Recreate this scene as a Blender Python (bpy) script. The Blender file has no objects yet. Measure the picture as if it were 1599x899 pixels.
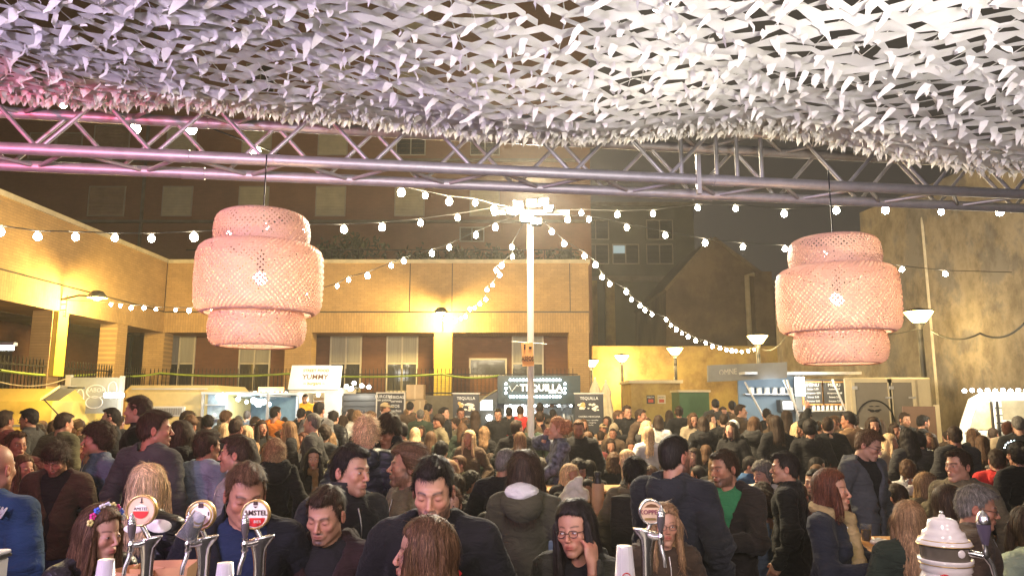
import bpy, math, random
import numpy as np
from mathutils import Vector, Matrix

S = bpy.context.scene
COL = S.collection
R = math.radians
rnd = random.Random(7)

# ------------------------------------------------------------------ camera
HAZE = .0019
F, CX, CY, PITCH = 1155.0, 799.5, 449.5, R(8.83)
CAMZ = 1.95
cd = bpy.data.cameras.new("camera")
cd.sensor_width = 36.0
cd.lens = F / 1599 * 36
cd.clip_start = 0.05
cd.clip_end = 500
cam = bpy.data.objects.new("camera", cd)
COL.objects.link(cam)
cam.location = (0, 0, CAMZ)
cam.rotation_euler = (R(90) + PITCH, 0, 0)
S.camera = cam
S.view_settings.view_transform = 'Standard'
S.view_settings.look = 'None'
S.view_settings.exposure = 0.78
S.view_settings.gamma = 1.0
S.cycles.max_bounces = 5
S.cycles.diffuse_bounces = 3
S.cycles.glossy_bounces = 3
S.cycles.transmission_bounces = 4
S.cycles.sample_clamp_indirect = 4
S.cycles.use_denoising = True
S.cycles.caustics_reflective = False
S.cycles.caustics_refractive = False


def P(px, py, Y):
    """world point on the plane y = Y seen at photo pixel px, py"""
    xc, yc = (px - CX) / F, (CY - py) / F
    t = Y / (math.cos(PITCH) - yc * math.sin(PITCH))
    return Vector((xc * t, Y, CAMZ + t * (math.sin(PITCH) + yc * math.cos(PITCH))))


# ------------------------------------------------------------------ night sky
w = bpy.data.worlds.new("World")
S.world = w
w.use_nodes = True
w.node_tree.nodes['Background'].inputs[0].default_value = (0.027, 0.023, 0.020, 1)
w.node_tree.nodes['Background'].inputs[1].default_value = 1.05

# ------------------------------------------------------------------ materials
MATS = {}


def srgb(h):
    h = h.lstrip('#')
    c = [int(h[i:i + 2], 16) / 255 for i in (0, 2, 4)]
    return tuple((x / 12.92 if x < .04045 else ((x + .055) / 1.055) ** 2.4) for x in c)


class NT:
    def __init__(s, name):
        s.m = bpy.data.materials.new(name)
        s.m.use_nodes = True
        s.t = s.m.node_tree
        s.b = s.t.nodes['Principled BSDF']
        s.o = s.t.nodes['Material Output']

    def n(s, typ, **kw):
        x = s.t.nodes.new(typ)
        for k, v in kw.items():
            if k in x.inputs:
                x.inputs[k].default_value = v
            else:
                setattr(x, k, v)
        return x

    def l(s, a, b):
        s.t.links.new(a, b)


def coord(q, scale=(1, 1, 1), kind='Object'):
    c = q.n('ShaderNodeTexCoord')
    m = q.n('ShaderNodeMapping')
    m.inputs['Scale'].default_value = scale
    q.l(c.outputs[kind], m.inputs['Vector'])
    return m.outputs['Vector']


def mat(name, col, rough=.6, metal=0, var=.25, scale=6, bump=.0, bscale=60, stretch=(1, 1, 1), spec=.5, emit=None, es=0, kind='Object',
        col2=None, alpha=None, trans=0, sheen=0, detail=5):
    """solid colour with noise variation and optional bump"""
    if name in MATS:
        return MATS[name]
    q = NT(name)
    b = q.b
    b.inputs['Roughness'].default_value = rough
    b.inputs['Metallic'].default_value = metal
    b.inputs['Specular IOR Level'].default_value = spec
    if trans:
        b.inputs['Transmission Weight'].default_value = trans
    if sheen:
        b.inputs['Sheen Weight'].default_value = sheen
    col = tuple(col)[:3]
    if var:
        v = coord(q, stretch, kind)
        nz = q.n('ShaderNodeTexNoise', Scale=scale, Detail=detail, Roughness=.65)
        q.l(v, nz.inputs['Vector'])
        rp = q.n('ShaderNodeValToRGB')
        rp.color_ramp.elements[0].position = .3
        rp.color_ramp.elements[1].position = .7
        c2 = col2 or tuple(min(1, c * (1 + var)) for c in col)
        c1 = tuple(c * (1 - var) for c in col)
        rp.color_ramp.elements[0].color = (*c1, 1)
        rp.color_ramp.elements[1].color = (*c2, 1)
        q.l(nz.outputs['Fac'], rp.inputs['Fac'])
        q.l(rp.outputs['Color'], b.inputs['Base Color'])
        mr = q.n('ShaderNodeMapRange')
        mr.inputs['To Min'].default_value = max(0, rough - .12)
        mr.inputs['To Max'].default_value = min(1, rough + .12)
        q.l(nz.outputs['Fac'], mr.inputs['Value'])
        q.l(mr.outputs['Result'], b.inputs['Roughness'])
    else:
        b.inputs['Base Color'].default_value = (*col, 1)
    if bump:
        v = coord(q, stretch, kind)
        n2 = q.n('ShaderNodeTexNoise', Scale=bscale, Detail=4)
        q.l(v, n2.inputs['Vector'])
        bp = q.n('ShaderNodeBump', Strength=bump, Distance=.01)
        q.l(n2.outputs['Fac'], bp.inputs['Height'])
        q.l(bp.outputs['Normal'], b.inputs['Normal'])
    if emit:
        b.inputs['Emission Color'].default_value = (*emit, 1)
        b.inputs['Emission Strength'].default_value = es
    MATS[name] = q.m
    return q.m


def emis(name, col, s):
    if name in MATS:
        return MATS[name]
    q = NT(name)
    q.b.inputs['Base Color'].default_value = (.8, .8, .8, 1)
    q.b.inputs['Emission Color'].default_value = (*col, 1)
    q.b.inputs['Emission Strength'].default_value = s
    MATS[name] = q.m
    return q.m


def objmat(name, rough=.8, strands=False, weave=120, bump=.3, sheen=0., spec=.3, camo=False, wear=.3):
    """base colour from the object's own colour (obj.color)"""
    if name in MATS:
        return MATS[name]
    q = NT(name)
    oi = q.n('ShaderNodeObjectInfo')
    if strands:
        v = coord(q, (1, 1, .05))
        nz = q.n('ShaderNodeTexNoise', Scale=170, Detail=4)
        nz.inputs['Roughness'].default_value = .7
    else:
        v = coord(q, (1, 1, 1))
        nz = q.n('ShaderNodeTexNoise', Scale=(4 if not camo else 22), Detail=6)
    q.l(v, nz.inputs['Vector'])
    mr = q.n('ShaderNodeMapRange')
    mr.inputs['From Min'].default_value = .3
    mr.inputs['From Max'].default_value = .7
    mr.inputs['To Min'].default_value = 1 - wear if not strands else .45
    mr.inputs['To Max'].default_value = 1 + wear if not strands else 1.7
    if camo:
        mr.inputs['To Min'].default_value = .5
        mr.inputs['To Max'].default_value = 6
    q.l(nz.outputs['Fac'], mr.inputs['Value'])
    mx = q.n('ShaderNodeVectorMath', operation='SCALE')
    q.l(oi.outputs['Color'], mx.inputs[0])
    q.l(mr.outputs['Result'], mx.inputs['Scale'])
    if strands:      # every lock has its own shade
        at = q.n('ShaderNodeAttribute', attribute_name='Col')
        mm = q.n('ShaderNodeVectorMath', operation='MULTIPLY')
        q.l(mx.outputs['Vector'], mm.inputs[0])
        q.l(at.outputs['Color'], mm.inputs[1])
        mx = mm
    q.l(mx.outputs['Vector'], q.b.inputs['Base Color'])
    q.b.inputs['Roughness'].default_value = rough
    q.b.inputs['Specular IOR Level'].default_value = spec
    if sheen:
        q.b.inputs['Sheen Weight'].default_value = sheen
        q.b.inputs['Sheen Roughness'].default_value = .5
    n2 = q.n('ShaderNodeTexNoise', Scale=(150 if strands else weave), Detail=3)
    q.l(v, n2.inputs['Vector'])
    bp = q.n('ShaderNodeBump', Strength=bump, Distance=.004)
    q.l(n2.outputs['Fac'], bp.inputs['Height'])
    if not strands:   # gathered creases in the cloth
        v3 = coord(q, (1, 1, 2.2))
        n3 = q.n('ShaderNodeTexNoise', Scale=7, Detail=3, Distortion=1.2)
        q.l(v3, n3.inputs['Vector'])
        b3 = q.n('ShaderNodeBump', Strength=.55, Distance=.05)
        q.l(n3.outputs['Fac'], b3.inputs['Height'])
        q.l(b3.outputs['Normal'], bp.inputs['Normal'])
    q.l(bp.outputs['Normal'], q.b.inputs['Normal'])
    MATS[name] = q.m
    return q.m


def brick(name, c1, c2, mort, bw=.25, bh=.065, axis='X', vertical=False, bump=.3, var=.25):
    """fine brickwork far away: joints in relief; axis = horizontal direction of the wall"""
    q = NT(name)
    g = q.n('ShaderNodeNewGeometry')
    sp = q.n('ShaderNodeSeparateXYZ')
    q.l(g.outputs['Position'], sp.inputs[0])
    cb = q.n('ShaderNodeCombineXYZ')
    h, v = sp.outputs[axis], sp.outputs['Z']
    if vertical:
        h, v = v, h
    q.l(h, cb.inputs[0])
    q.l(v, cb.inputs[1])
    bt = q.n('ShaderNodeTexBrick', Scale=1.0)
    bt.inputs['Brick Width'].default_value = bw
    bt.inputs['Row Height'].default_value = bh
    bt.inputs['Mortar Size'].default_value = .007
    bt.inputs['Mortar Smooth'].default_value = .3
    bt.inputs['Color1'].default_value = (*c1, 1)
    bt.inputs['Color2'].default_value = (*c2, 1)
    bt.inputs['Mortar'].default_value = (*mort, 1)
    q.l(cb.outputs[0], bt.inputs['Vector'])
    nz = q.n('ShaderNodeTexNoise', Scale=.9, Detail=8)
    nz.inputs['Roughness'].default_value = .7
    q.l(g.outputs['Position'], nz.inputs['Vector'])
    mr = q.n('ShaderNodeMapRange')
    mr.inputs['From Min'].default_value = .25
    mr.inputs['From Max'].default_value = .75
    mr.inputs['To Min'].default_value = 1 - var
    mr.inputs['To Max'].default_value = 1 + var
    q.l(nz.outputs['Fac'], mr.inputs['Value'])
    mx = q.n('ShaderNodeVectorMath', operation='SCALE')
    q.l(bt.outputs['Color'], mx.inputs[0])
    q.l(mr.outputs['Result'], mx.inputs['Scale'])
    q.l(mx.outputs['Vector'], q.b.inputs['Base Color'])
    q.b.inputs['Roughness'].default_value = .85
    bp = q.n('ShaderNodeBump', Strength=bump, Distance=.01)
    q.l(bt.outputs['Fac'], bp.inputs['Height'])
    bp.invert = True
    q.l(bp.outputs['Normal'], q.b.inputs['Normal'])
    MATS[name] = q.m
    return q.m


def plaster(name, base, patch, dark, s=.6):
    """old rendered wall with flaking patches, stains and streaks"""
    q = NT(name)
    g = q.n('ShaderNodeNewGeometry')
    mp = q.n('ShaderNodeMapping')
    q.l(g.outputs['Position'], mp.inputs['Vector'])
    n1 = q.n('ShaderNodeTexNoise', Scale=s, Detail=12)
    n1.inputs['Roughness'].default_value = .68
    q.l(mp.outputs[0], n1.inputs['Vector'])
    r1 = q.n('ShaderNodeValToRGB')
    e = r1.color_ramp.elements
    e[0].position, e[0].color = .46, (*base, 1)
    e[1].position, e[1].color = .52, (*patch, 1)
    a = e.new(.63)
    a.color = (*[x * .62 for x in patch], 1)
    q.l(n1.outputs['Fac'], r1.inputs['Fac'])
    m2 = q.n('ShaderNodeMapping')
    m2.inputs['Scale'].default_value = (1., 1., .75)
    q.l(g.outputs['Position'], m2.inputs['Vector'])
    n2 = q.n('ShaderNodeTexNoise', Scale=1.3, Detail=10)
    n2.inputs['Roughness'].default_value = .75
    q.l(m2.outputs[0], n2.inputs['Vector'])
    r2 = q.n('ShaderNodeValToRGB')
    r2.color_ramp.elements[0].position = .33
    r2.color_ramp.elements[0].color = (*dark, 1)
    r2.color_ramp.elements[1].position = .55
    r2.color_ramp.elements[1].color = (1, 1, 1, 1)
    q.l(n2.outputs['Fac'], r2.inputs['Fac'])
    mx = q.n('ShaderNodeMix', data_type='RGBA', blend_type='MULTIPLY')
    mx.inputs[0].default_value = .9
    q.l(r1.outputs[0], mx.inputs[6])
    q.l(r2.outputs[0], mx.inputs[7])
    q.l(mx.outputs[2], q.b.inputs['Base Color'])
    q.b.inputs['Roughness'].default_value = .95
    bp = q.n('ShaderNodeBump', Strength=.7, Distance=.04)
    q.l(n1.outputs['Fac'], bp.inputs['Height'])
    q.l(bp.outputs['Normal'], q.b.inputs['Normal'])
    MATS[name] = q.m
    return q.m


# ------------------------------------------------------------------ object helpers
def link(o, parent=None):
    COL.objects.link(o)
    if parent is not None:
        o.parent = parent
    return o


def tag(o, label=None, cat=None, group=None, kind=None):
    if label: o['label'] = label
    if cat: o['category'] = cat
    if group: o['group'] = group
    if kind: o['kind'] = kind
    return o


def thing(name, label, cat, loc=(0, 0, 0), rz=0, group=None):
    o = bpy.data.objects.new(name, None)
    o.empty_display_size = .1
    o.location = loc
    o.rotation_euler = (0, 0, rz)
    link(o)
    return tag(o, label, cat, group)


def npmesh(name, V, Q, mats=None, col=None, smooth=True, tri=False):
    """fast mesh from numpy verts (n,3) and faces (m,4) or (m,3)"""
    me = bpy.data.meshes.new(name)
    V = np.asarray(V, np.float32)
    Q = np.asarray(Q, np.int32)
    k = Q.shape[1] if len(Q) else 4
    me.vertices.add(len(V))
    me.vertices.foreach_set('co', V.ravel())
    me.loops.add(Q.size)
    me.loops.foreach_set('vertex_index', Q.ravel())
    me.polygons.add(len(Q))
    me.polygons.foreach_set('loop_start', np.arange(0, Q.size, k, dtype=np.int32))
    me.polygons.foreach_set('use_smooth', np.full(len(Q), smooth))
    me.update(calc_edges=True)
    me.validate()
    if col is not None:
        a = me.color_attributes.new('Col', 'FLOAT_COLOR', 'POINT')
        c = np.ones((len(V), 4), np.float32)
        c[:, :3] = col
        a.data.foreach_set('color', c.ravel())
    for m in (mats or []):
        me.materials.append(m)
    return me


def objof(name, me, parent=None, color=None):
    o = bpy.data.objects.new(name, me)
    if color is not None:
        o.color = (*color[:3], 1)
    return link(o, parent)


class MB:
    """collects shapes, then builds ONE mesh object"""

    def __init__(s):
        s.v, s.f, s.sm = [], [], []

    def add(s, vs, fs, M=None, smooth=False):
        b = len(s.v)
        if M is not None:
            vs = [M @ Vector(v) for v in vs]
        s.v += [tuple(v) for v in vs]
        s.f += [tuple(b + i for i in f) for f in fs]
        s.sm += [smooth] * len(fs)
        return s

    def box(s, c, d, M=None, bev=0):
        x, y, z = (k / 2 for k in d)
        if bev:
            b = min(bev, x * .9, y * .9, z * .9)
            vs = []
            idx = {}
            for sx in (-1, 1):
                for sy in (-1, 1):
                    for sz in (-1, 1):
                        for a in range(3):
                            q = [sx * (x - b), sy * (y - b), sz * (z - b)]
                            q[a] += (sx, sy, sz)[a] * b
                            idx[(sx, sy, sz, a)] = len(vs)
                            vs.append((c[0] + q[0], c[1] + q[1], c[2] + q[2]))
            fs = []
            sg = (-1, 1)
            for a in range(3):
                u, v = [k for k in range(3) if k != a]
                for t in sg:
                    ring = []
                    for (p, q) in ((-1, -1), (1, -1), (1, 1), (-1, 1)):
                        k = [0, 0, 0]
                        k[a], k[u], k[v] = t, p, q
                        ring.append(idx[(*k, a)])
                    if (t > 0) == (a == 1): ring.reverse()
                    fs.append(ring)
            for a in range(3):
                u, v = [k for k in range(3) if k != a]
                for p in sg:
                    for q in sg:
                        k0 = [0, 0, 0]
                        k0[a], k0[u], k0[v] = -1, p, q
                        k1 = list(k0)
                        k1[a] = 1
                        fs.append([idx[(*k0, u)], idx[(*k1, u)], idx[(*k1, v)], idx[(*k0, v)]])
            for k in [(a, b2, c2) for a in sg for b2 in sg for c2 in sg]:
                fs.append([idx[(*k, 0)], idx[(*k, 1)], idx[(*k, 2)]])
            return s.add(vs, fs, M)
        vs = [(c[0] + i * x, c[1] + j * y, c[2] + k * z) for i in (-1, 1) for j in (-1, 1) for k in (-1, 1)]
        return s.add(vs, [(0, 1, 3, 2), (4, 6, 7, 5), (0, 4, 5, 1), (2, 3, 7, 6), (0, 2, 6, 4), (1, 5, 7, 3)], M)

    def bb(s, lo, hi, M=None, bev=0):
        return s.box([(a + b) / 2 for a, b in zip(lo, hi)], [abs(b - a) for a, b in zip(lo, hi)], M, bev)

    def tube(s, pts, r, n=8, cap=True, M=None, closed=False):
        pts = [Vector(p) for p in pts]
        rs = r if isinstance(r, (list, tuple)) else [r] * len(pts)
        vs, fs = [], []
        up = None
        m = len(pts)
        for i, p in enumerate(pts):
            if closed:
                d = pts[(i + 1) % m] - pts[i - 1]
            else:
                d = (pts[min(i + 1, m - 1)] - pts[max(i - 1, 0)])
            d = d.normalized() if d.length > 1e-9 else Vector((0, 0, 1))
            if up is None:
                up = Vector((0, 0, 1)) if abs(d.z) < .9 else Vector((1, 0, 0))
            a = d.cross(up)
            a = a.normalized() if a.length > 1e-6 else d.orthogonal().normalized()
            b = a.cross(d).normalized()
            up = b
            for k in range(n):
                t = 2 * math.pi * k / n
                vs.append(p + (a * math.cos(t) + b * math.sin(t)) * rs[i])
        segs = m if closed else m - 1
        for i in range(segs):
            j = (i + 1) % m
            for k in range(n):
                fs.append((i * n + k, i * n + (k + 1) % n, j * n + (k + 1) % n, j * n + k))
        s.add(vs, fs, M, True)
        if cap and not closed:
            s.add(vs[:n], [tuple(range(n))], M)
            s.add(vs[-n:], [tuple(reversed(range(n)))], M)
        return s

    def lathe(s, prof, n=24, M=None, smooth=True, c=(0, 0, 0)):
        vs, fs = [], []
        for (r, z) in prof:
            for k in range(n):
                t = 2 * math.pi * k / n
                vs.append((c[0] + r * math.cos(t), c[1] + r * math.sin(t), c[2] + z))
        for i in range(len(prof) - 1):
            for k in range(n):
                fs.append((i * n + k, i * n + (k + 1) % n, (i + 1) * n + (k + 1) % n, (i + 1) * n + k))
        return s.add(vs, fs, M, smooth)

    def sphere(s, c, r, n=12, m=8, sc=(1, 1, 1), M=None):
        prof = [(max(1e-5, math.sin(math.pi * i / m)) * r, -math.cos(math.pi * i / m) * r) for i in range(m + 1)]
        vs, fs = [], []
        for (q, z) in prof:
            for k in range(n):
                t = 2 * math.pi * k / n
                vs.append((c[0] + q * math.cos(t) * sc[0], c[1] + q * math.sin(t) * sc[1], c[2] + z * sc[2]))
        for i in range(m):
            for k in range(n):
                fs.append((i * n + k, i * n + (k + 1) % n, (i + 1) * n + (k + 1) % n, (i + 1) * n + k))
        return s.add(vs, fs, M, True)

    def prism(s, poly, y0, y1, M=None):
        """poly: (x,z) counter-clockwise seen from -y, extruded in y"""
        n = len(poly)
        vs = [(x, y0, z) for x, z in poly] + [(x, y1, z) for x, z in poly]
        fs = [tuple(range(n)), tuple(reversed(range(n, 2 * n)))]
        fs += [(i, n + i, n + (i + 1) % n, (i + 1) % n) for i in range(n)]
        return s.add(vs, fs, M)

    def mesh(s, name, m):
        me = bpy.data.meshes.new(name)
        me.from_pydata(s.v, [], s.f)
        me.polygons.foreach_set('use_smooth', s.sm)
        me.materials.append(m)
        me.update()
        return me

    def build(s, name, m, parent=None, color=None):
        return objof(name, s.mesh(name, m), parent, color)


def text(name, body, size, loc, m, parent=None, rot=(math.pi / 2, 0, 0), extrude=.003, align='CENTER', sx=1, bold=0.0):
    c = bpy.data.curves.new('t', 'FONT')
    c.body = body
    c.size = size
    c.extrude = extrude
    c.offset = bold
    c.align_x = align
    c.align_y = 'CENTER'
    c.resolution_u = 2
    t = bpy.data.objects.new('t', c)
    COL.objects.link(t)
    bpy.context.view_layer.update()
    dg = bpy.context.evaluated_depsgraph_get()
    me = bpy.data.meshes.new_from_object(t.evaluated_get(dg))
    bpy.data.objects.remove(t)
    bpy.data.curves.remove(c)
    me.materials.clear()
    me.materials.append(m)
    o = bpy.data.objects.new(name, me)
    link(o, parent)
    o.location = loc
    o.rotation_euler = rot
    o.scale = (sx, 1, 1)
    return o


def lamp(name, typ, loc, energy, col, parent=None, size=.1, target=None, spot=70, blend=.6):
    d = bpy.data.lights.new(name, typ)
    d.energy = energy
    d.color = col
    if typ == 'AREA':
        d.size = size
    else:
        d.shadow_soft_size = size
    if typ == 'SPOT':
        d.spot_size = R(spot)
        d.spot_blend = blend
    o = bpy.data.objects.new(name, d)
    link(o, parent)
    o.location = loc
    if target is not None:
        o.rotation_euler = (Vector(target) - Vector(loc)).to_track_quat('-Z', 'Y').to_euler()
    return o

# ================================================================== people: implicit surfaces meshed with surface nets
f32 = np.float32


def snet(fn, lo, hi, h):
    n = [max(4, int(math.ceil((b - a) / h)) + 1) for a, b in zip(lo, hi)]
    ax = [(lo[i] + h * np.arange(n[i])).astype(f32) for i in range(3)]
    X, Y, Z = np.meshgrid(*ax, indexing='ij')
    d = fn(X, Y, Z).astype(f32)
    ins = d < 0
    nx, ny, nz = n
    cnt = np.zeros((nx - 1, ny - 1, nz - 1), f32)
    acc = [np.zeros_like(cnt) for _ in range(3)]
    cs = [(a, b, c) for a in (0, 1) for b in (0, 1) for c in (0, 1)]

    def sl(A, a, b, c):
        return A[a:nx - 1 + a, b:ny - 1 + b, c:nz - 1 + c]
    for a in cs:
        for k in range(3):
            if a[k]: continue
            b = list(a)
            b[k] = 1
            da, db = sl(d, *a), sl(d, *b)
            cr = (da < 0) != (db < 0)
            t = np.where(cr, da / np.where(cr, da - db, 1), 0)
            cnt += cr
            for j in range(3):
                if j == k: acc[j] += np.where(cr, t, 0)
                else: acc[j] += cr * a[j]
    act = cnt > 0
    ids = np.full(act.shape, -1, np.int32)
    idx = np.argwhere(act)
    ids[act] = np.arange(len(idx))
    c = cnt[act]
    V = np.stack([lo[j] + h * (idx[:, j] + acc[j][act] / c) for j in range(3)], 1)
    Q = []
    for k in range(3):
        u, v = [(1, 2), (2, 0), (0, 1)][k]
        A = [slice(1, n[j] - 1) for j in range(3)]
        A[k] = slice(0, n[k] - 1)
        B = list(A)
        B[k] = slice(1, n[k])
        sa, sb = ins[tuple(A)], ins[tuple(B)]
        e = np.argwhere(sa != sb)
        if not len(e): continue
        inside_first = sa[tuple(e.T)]
        base = e.copy()
        base[:, u] += 1
        base[:, v] += 1
        q = []
        for du, dv in ((-1, -1), (0, -1), (0, 0), (-1, 0)):
            w_ = base.copy()
            w_[:, u] += du
            w_[:, v] += dv
            q.append(ids[tuple(w_.T)])
        q = np.stack(q, 1)
        q[~inside_first] = q[~inside_first][:, ::-1]
        Q.append(q)
    Q = np.concatenate(Q) if Q else np.zeros((0, 4), np.int32)
    return V, Q


def su(a, b, k):
    h = np.clip(.5 + .5 * (b - a) / k, 0, 1)
    return b * (1 - h) + a * h - k * h * (1 - h)


def ss(a, b, k):  # a minus b
    return -su(-a, b, k)


def si(a, b, k):
    return -su(-a, -b, k)


def ell(X, Y, Z, c, r):
    x, y, z = X - c[0], Y - c[1], Z - c[2]
    k0 = np.sqrt((x / r[0]) ** 2 + (y / r[1]) ** 2 + (z / r[2]) ** 2)
    k1 = np.sqrt((x / r[0] ** 2) ** 2 + (y / r[1] ** 2) ** 2 + (z / r[2] ** 2) ** 2) + 1e-6
    return k0 * (k0 - 1) / k1


def cap(X, Y, Z, a, b, ra, rb=None, ys=1.):
    rb = ra if rb is None else rb
    ax_, ay, az = a[0], a[1] * ys, a[2]
    bx, by, bz = b[0] - a[0], (b[1] - a[1]) * ys, b[2] - a[2]
    px, py, pz = X - ax_, Y * ys - ay, Z - az
    L = bx * bx + by * by + bz * bz
    t = np.clip((px * bx + py * by + pz * bz) / L, 0, 1)
    return np.sqrt((px - t * bx) ** 2 + (py - t * by) ** 2 + (pz - t * bz) ** 2) - (ra + (rb - ra) * t)


def vnoise(p, seed=0):
    """value noise, p (n,3) -> (n,) in -1..1"""
    p = np.asarray(p, np.float64)
    i = np.floor(p).astype(np.int64)
    f = p - i
    f = f * f * (3 - 2 * f)

    def hsh(a, b, c):
        k = (a * 374761393 + b * 668265263 + c * 2147483647 + seed * 1274126177) & 0xffffffff
        k = ((k ^ (k >> 13)) * 1274126177) & 0xffffffff
        k = k ^ (k >> 16)
        return (k & 0xffff) / 32767.5 - 1
    r = 0
    for a in (0, 1):
        for b in (0, 1):
            for c in (0, 1):
                w_ = (f[:, 0] if a else 1 - f[:, 0]) * (f[:, 1] if b else 1 - f[:, 1]) * (f[:, 2] if c else 1 - f[:, 2])
                r = r + w_ * hsh(i[:, 0] + a, i[:, 1] + b, i[:, 2] + c)
    return r


def normals(V, Q):
    n = np.zeros_like(V)
    fn_ = np.cross(V[Q[:, 2]] - V[Q[:, 0]], V[Q[:, 3]] - V[Q[:, 1]])
    for k in range(4):
        np.add.at(n, Q[:, k], fn_)
    return n / (np.linalg.norm(n, axis=1, keepdims=True) + 1e-9)


def smooth(a, b, x):
    t = np.clip((x - a) / (b - a), 0, 1)
    return t * t * (3 - 2 * t)


# ---- head: origin between the ears, face towards -y
def head_sdf(sex, wide=1., nose=1., jaw=1., fat=0.):
    m = sex == 'm'

    def f(X, Y, Z):
        d = ell(X, Y, Z, (0, .014, .036), (.074 * wide, .094, .084))
        d = su(d, ell(X, Y, Z, (0, -.026, -.03), ((.060 if m else .057) * wide + fat * .008, .058, .078)), .03)
        A = abs(X)
        jr = .017 if m else .010
        d = su(d, cap(A, Y, Z, (.047 * jaw * wide, .0, -.062), (.015, -.068, -.100), jr + fat * .008, jr), .03)
        d = su(d, ell(X, Y, Z, (0, -.073, -.100), (.021 if m else .016, .017, .017)), .022)
        d = su(d, ell(A, Y, Z, (.040 * wide, -.062, -.024), (.02, .018, .018)), .022)
        if m:
            d = su(d, cap(A, Y, Z, (.004, -.086, .020), (.040, -.074, .020), .009, .007), .016)
        d = ss(d, ell(A, Y, Z, (.031, -.104, -.001), (.021, .021, .014)), .012)
        d = su(d, ell(A, Y, Z, (.031, -.071, -.001), (.0165, .0145, .0125)), .006)
        # nose
        d = su(d, cap(X, Y, Z, (0, -.084, .008), (0, -.103 - .004 * nose, -.030), .007, .0095 * nose), .010)
        d = su(d, ell(A, Y, Z, (.0105 * nose, -.097, -.035), (.008, .010, .0075)), .006)
        d = ss(d, ell(A, Y, Z, (.0065, -.103, -.043), (.0035, .006, .004)), .003)
        # mouth
        d = su(d, ell(X, Y, Z, (0, -.076, -.064), (.030, .020, .020)), .012)
        lr = .0055 if m else .0068
        d = su(d, cap(A, Y, Z, (.002, -.0945, -.0575), (.018, -.087, -.0605), lr, .003), .004)
        d = su(d, cap(A, Y, Z, (.0, -.0935, -.0695), (.015, -.087, -.0665), lr + .001, .004), .004)
        d = ss(d, cap(A, Y, Z, (0, -.101, -.0632), (.021, -.092, -.0636), .0028), .003)
        d = ss(d, ell(X, Y, Z, (0, -.096, -.083), (.016, .008, .006)), .008)
        # ears
        e = ell(A, Y - .35 * (A - .078) , Z, (.079 * wide, .014, -.010), (.0075, .019, .031))
        e = ss(e, ell(A, Y - .35 * (A - .078), Z, (.088 * wide, .010, -.006), (.008, .010, .018)), .005)
        d = su(d, e, .006)
        # neck
        nr = .056 if m else .046
        d = su(d, cap(X, Y, Z, (0, .020, -.05), (0, .035, -.20), nr, nr + .004), .025)
        if m:
            d = su(d, ell(X, Y, Z, (0, -.022, -.135), (.012, .012, .018)), .015)
        return d
    return f


HEADS = {}
HP = [('m', 1, 1, 1, 0), ('m', 1.04, 1.15, 1.08, .6), ('m', .97, 1.1, .95, -.2), ('m', 1.02, .95, 1.1, .2), ('m', 1.0, 1.2, 1.0, 0),
      ('f', .98, .85, .92, 0), ('f', 1.0, .9, .98, .3), ('f', .96, .9, .88, -.2), ('f', 1.03, .8, 1.0, .5)]


def head_mesh(k, h):
    key = (k, h)
    if key not in HEADS:
        HEADS[key] = snet(head_sdf(*HP[k]), (-.104, -.128, -.215), (.105, .13, .135), h)
    return HEADS[key]


# ---- hair
HAIRS = {}


def hairline(X, Y, hl, temple, low):
    z = np.interp(Y, [-.10, -.075, -.045, -.02, .0, .03, .07, .12], [hl, hl - .004, hl - .02, .010, -.012 + low * .3, -.03 + low, -.07 + low, -.088 + low]).astype(f32)
    z = z + temple * np.clip((abs(X) - .02) / .03, 0, 1) * (Y < -.02) * np.clip((-.02 - Y) / .03, 0, 1)
    return z


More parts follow.
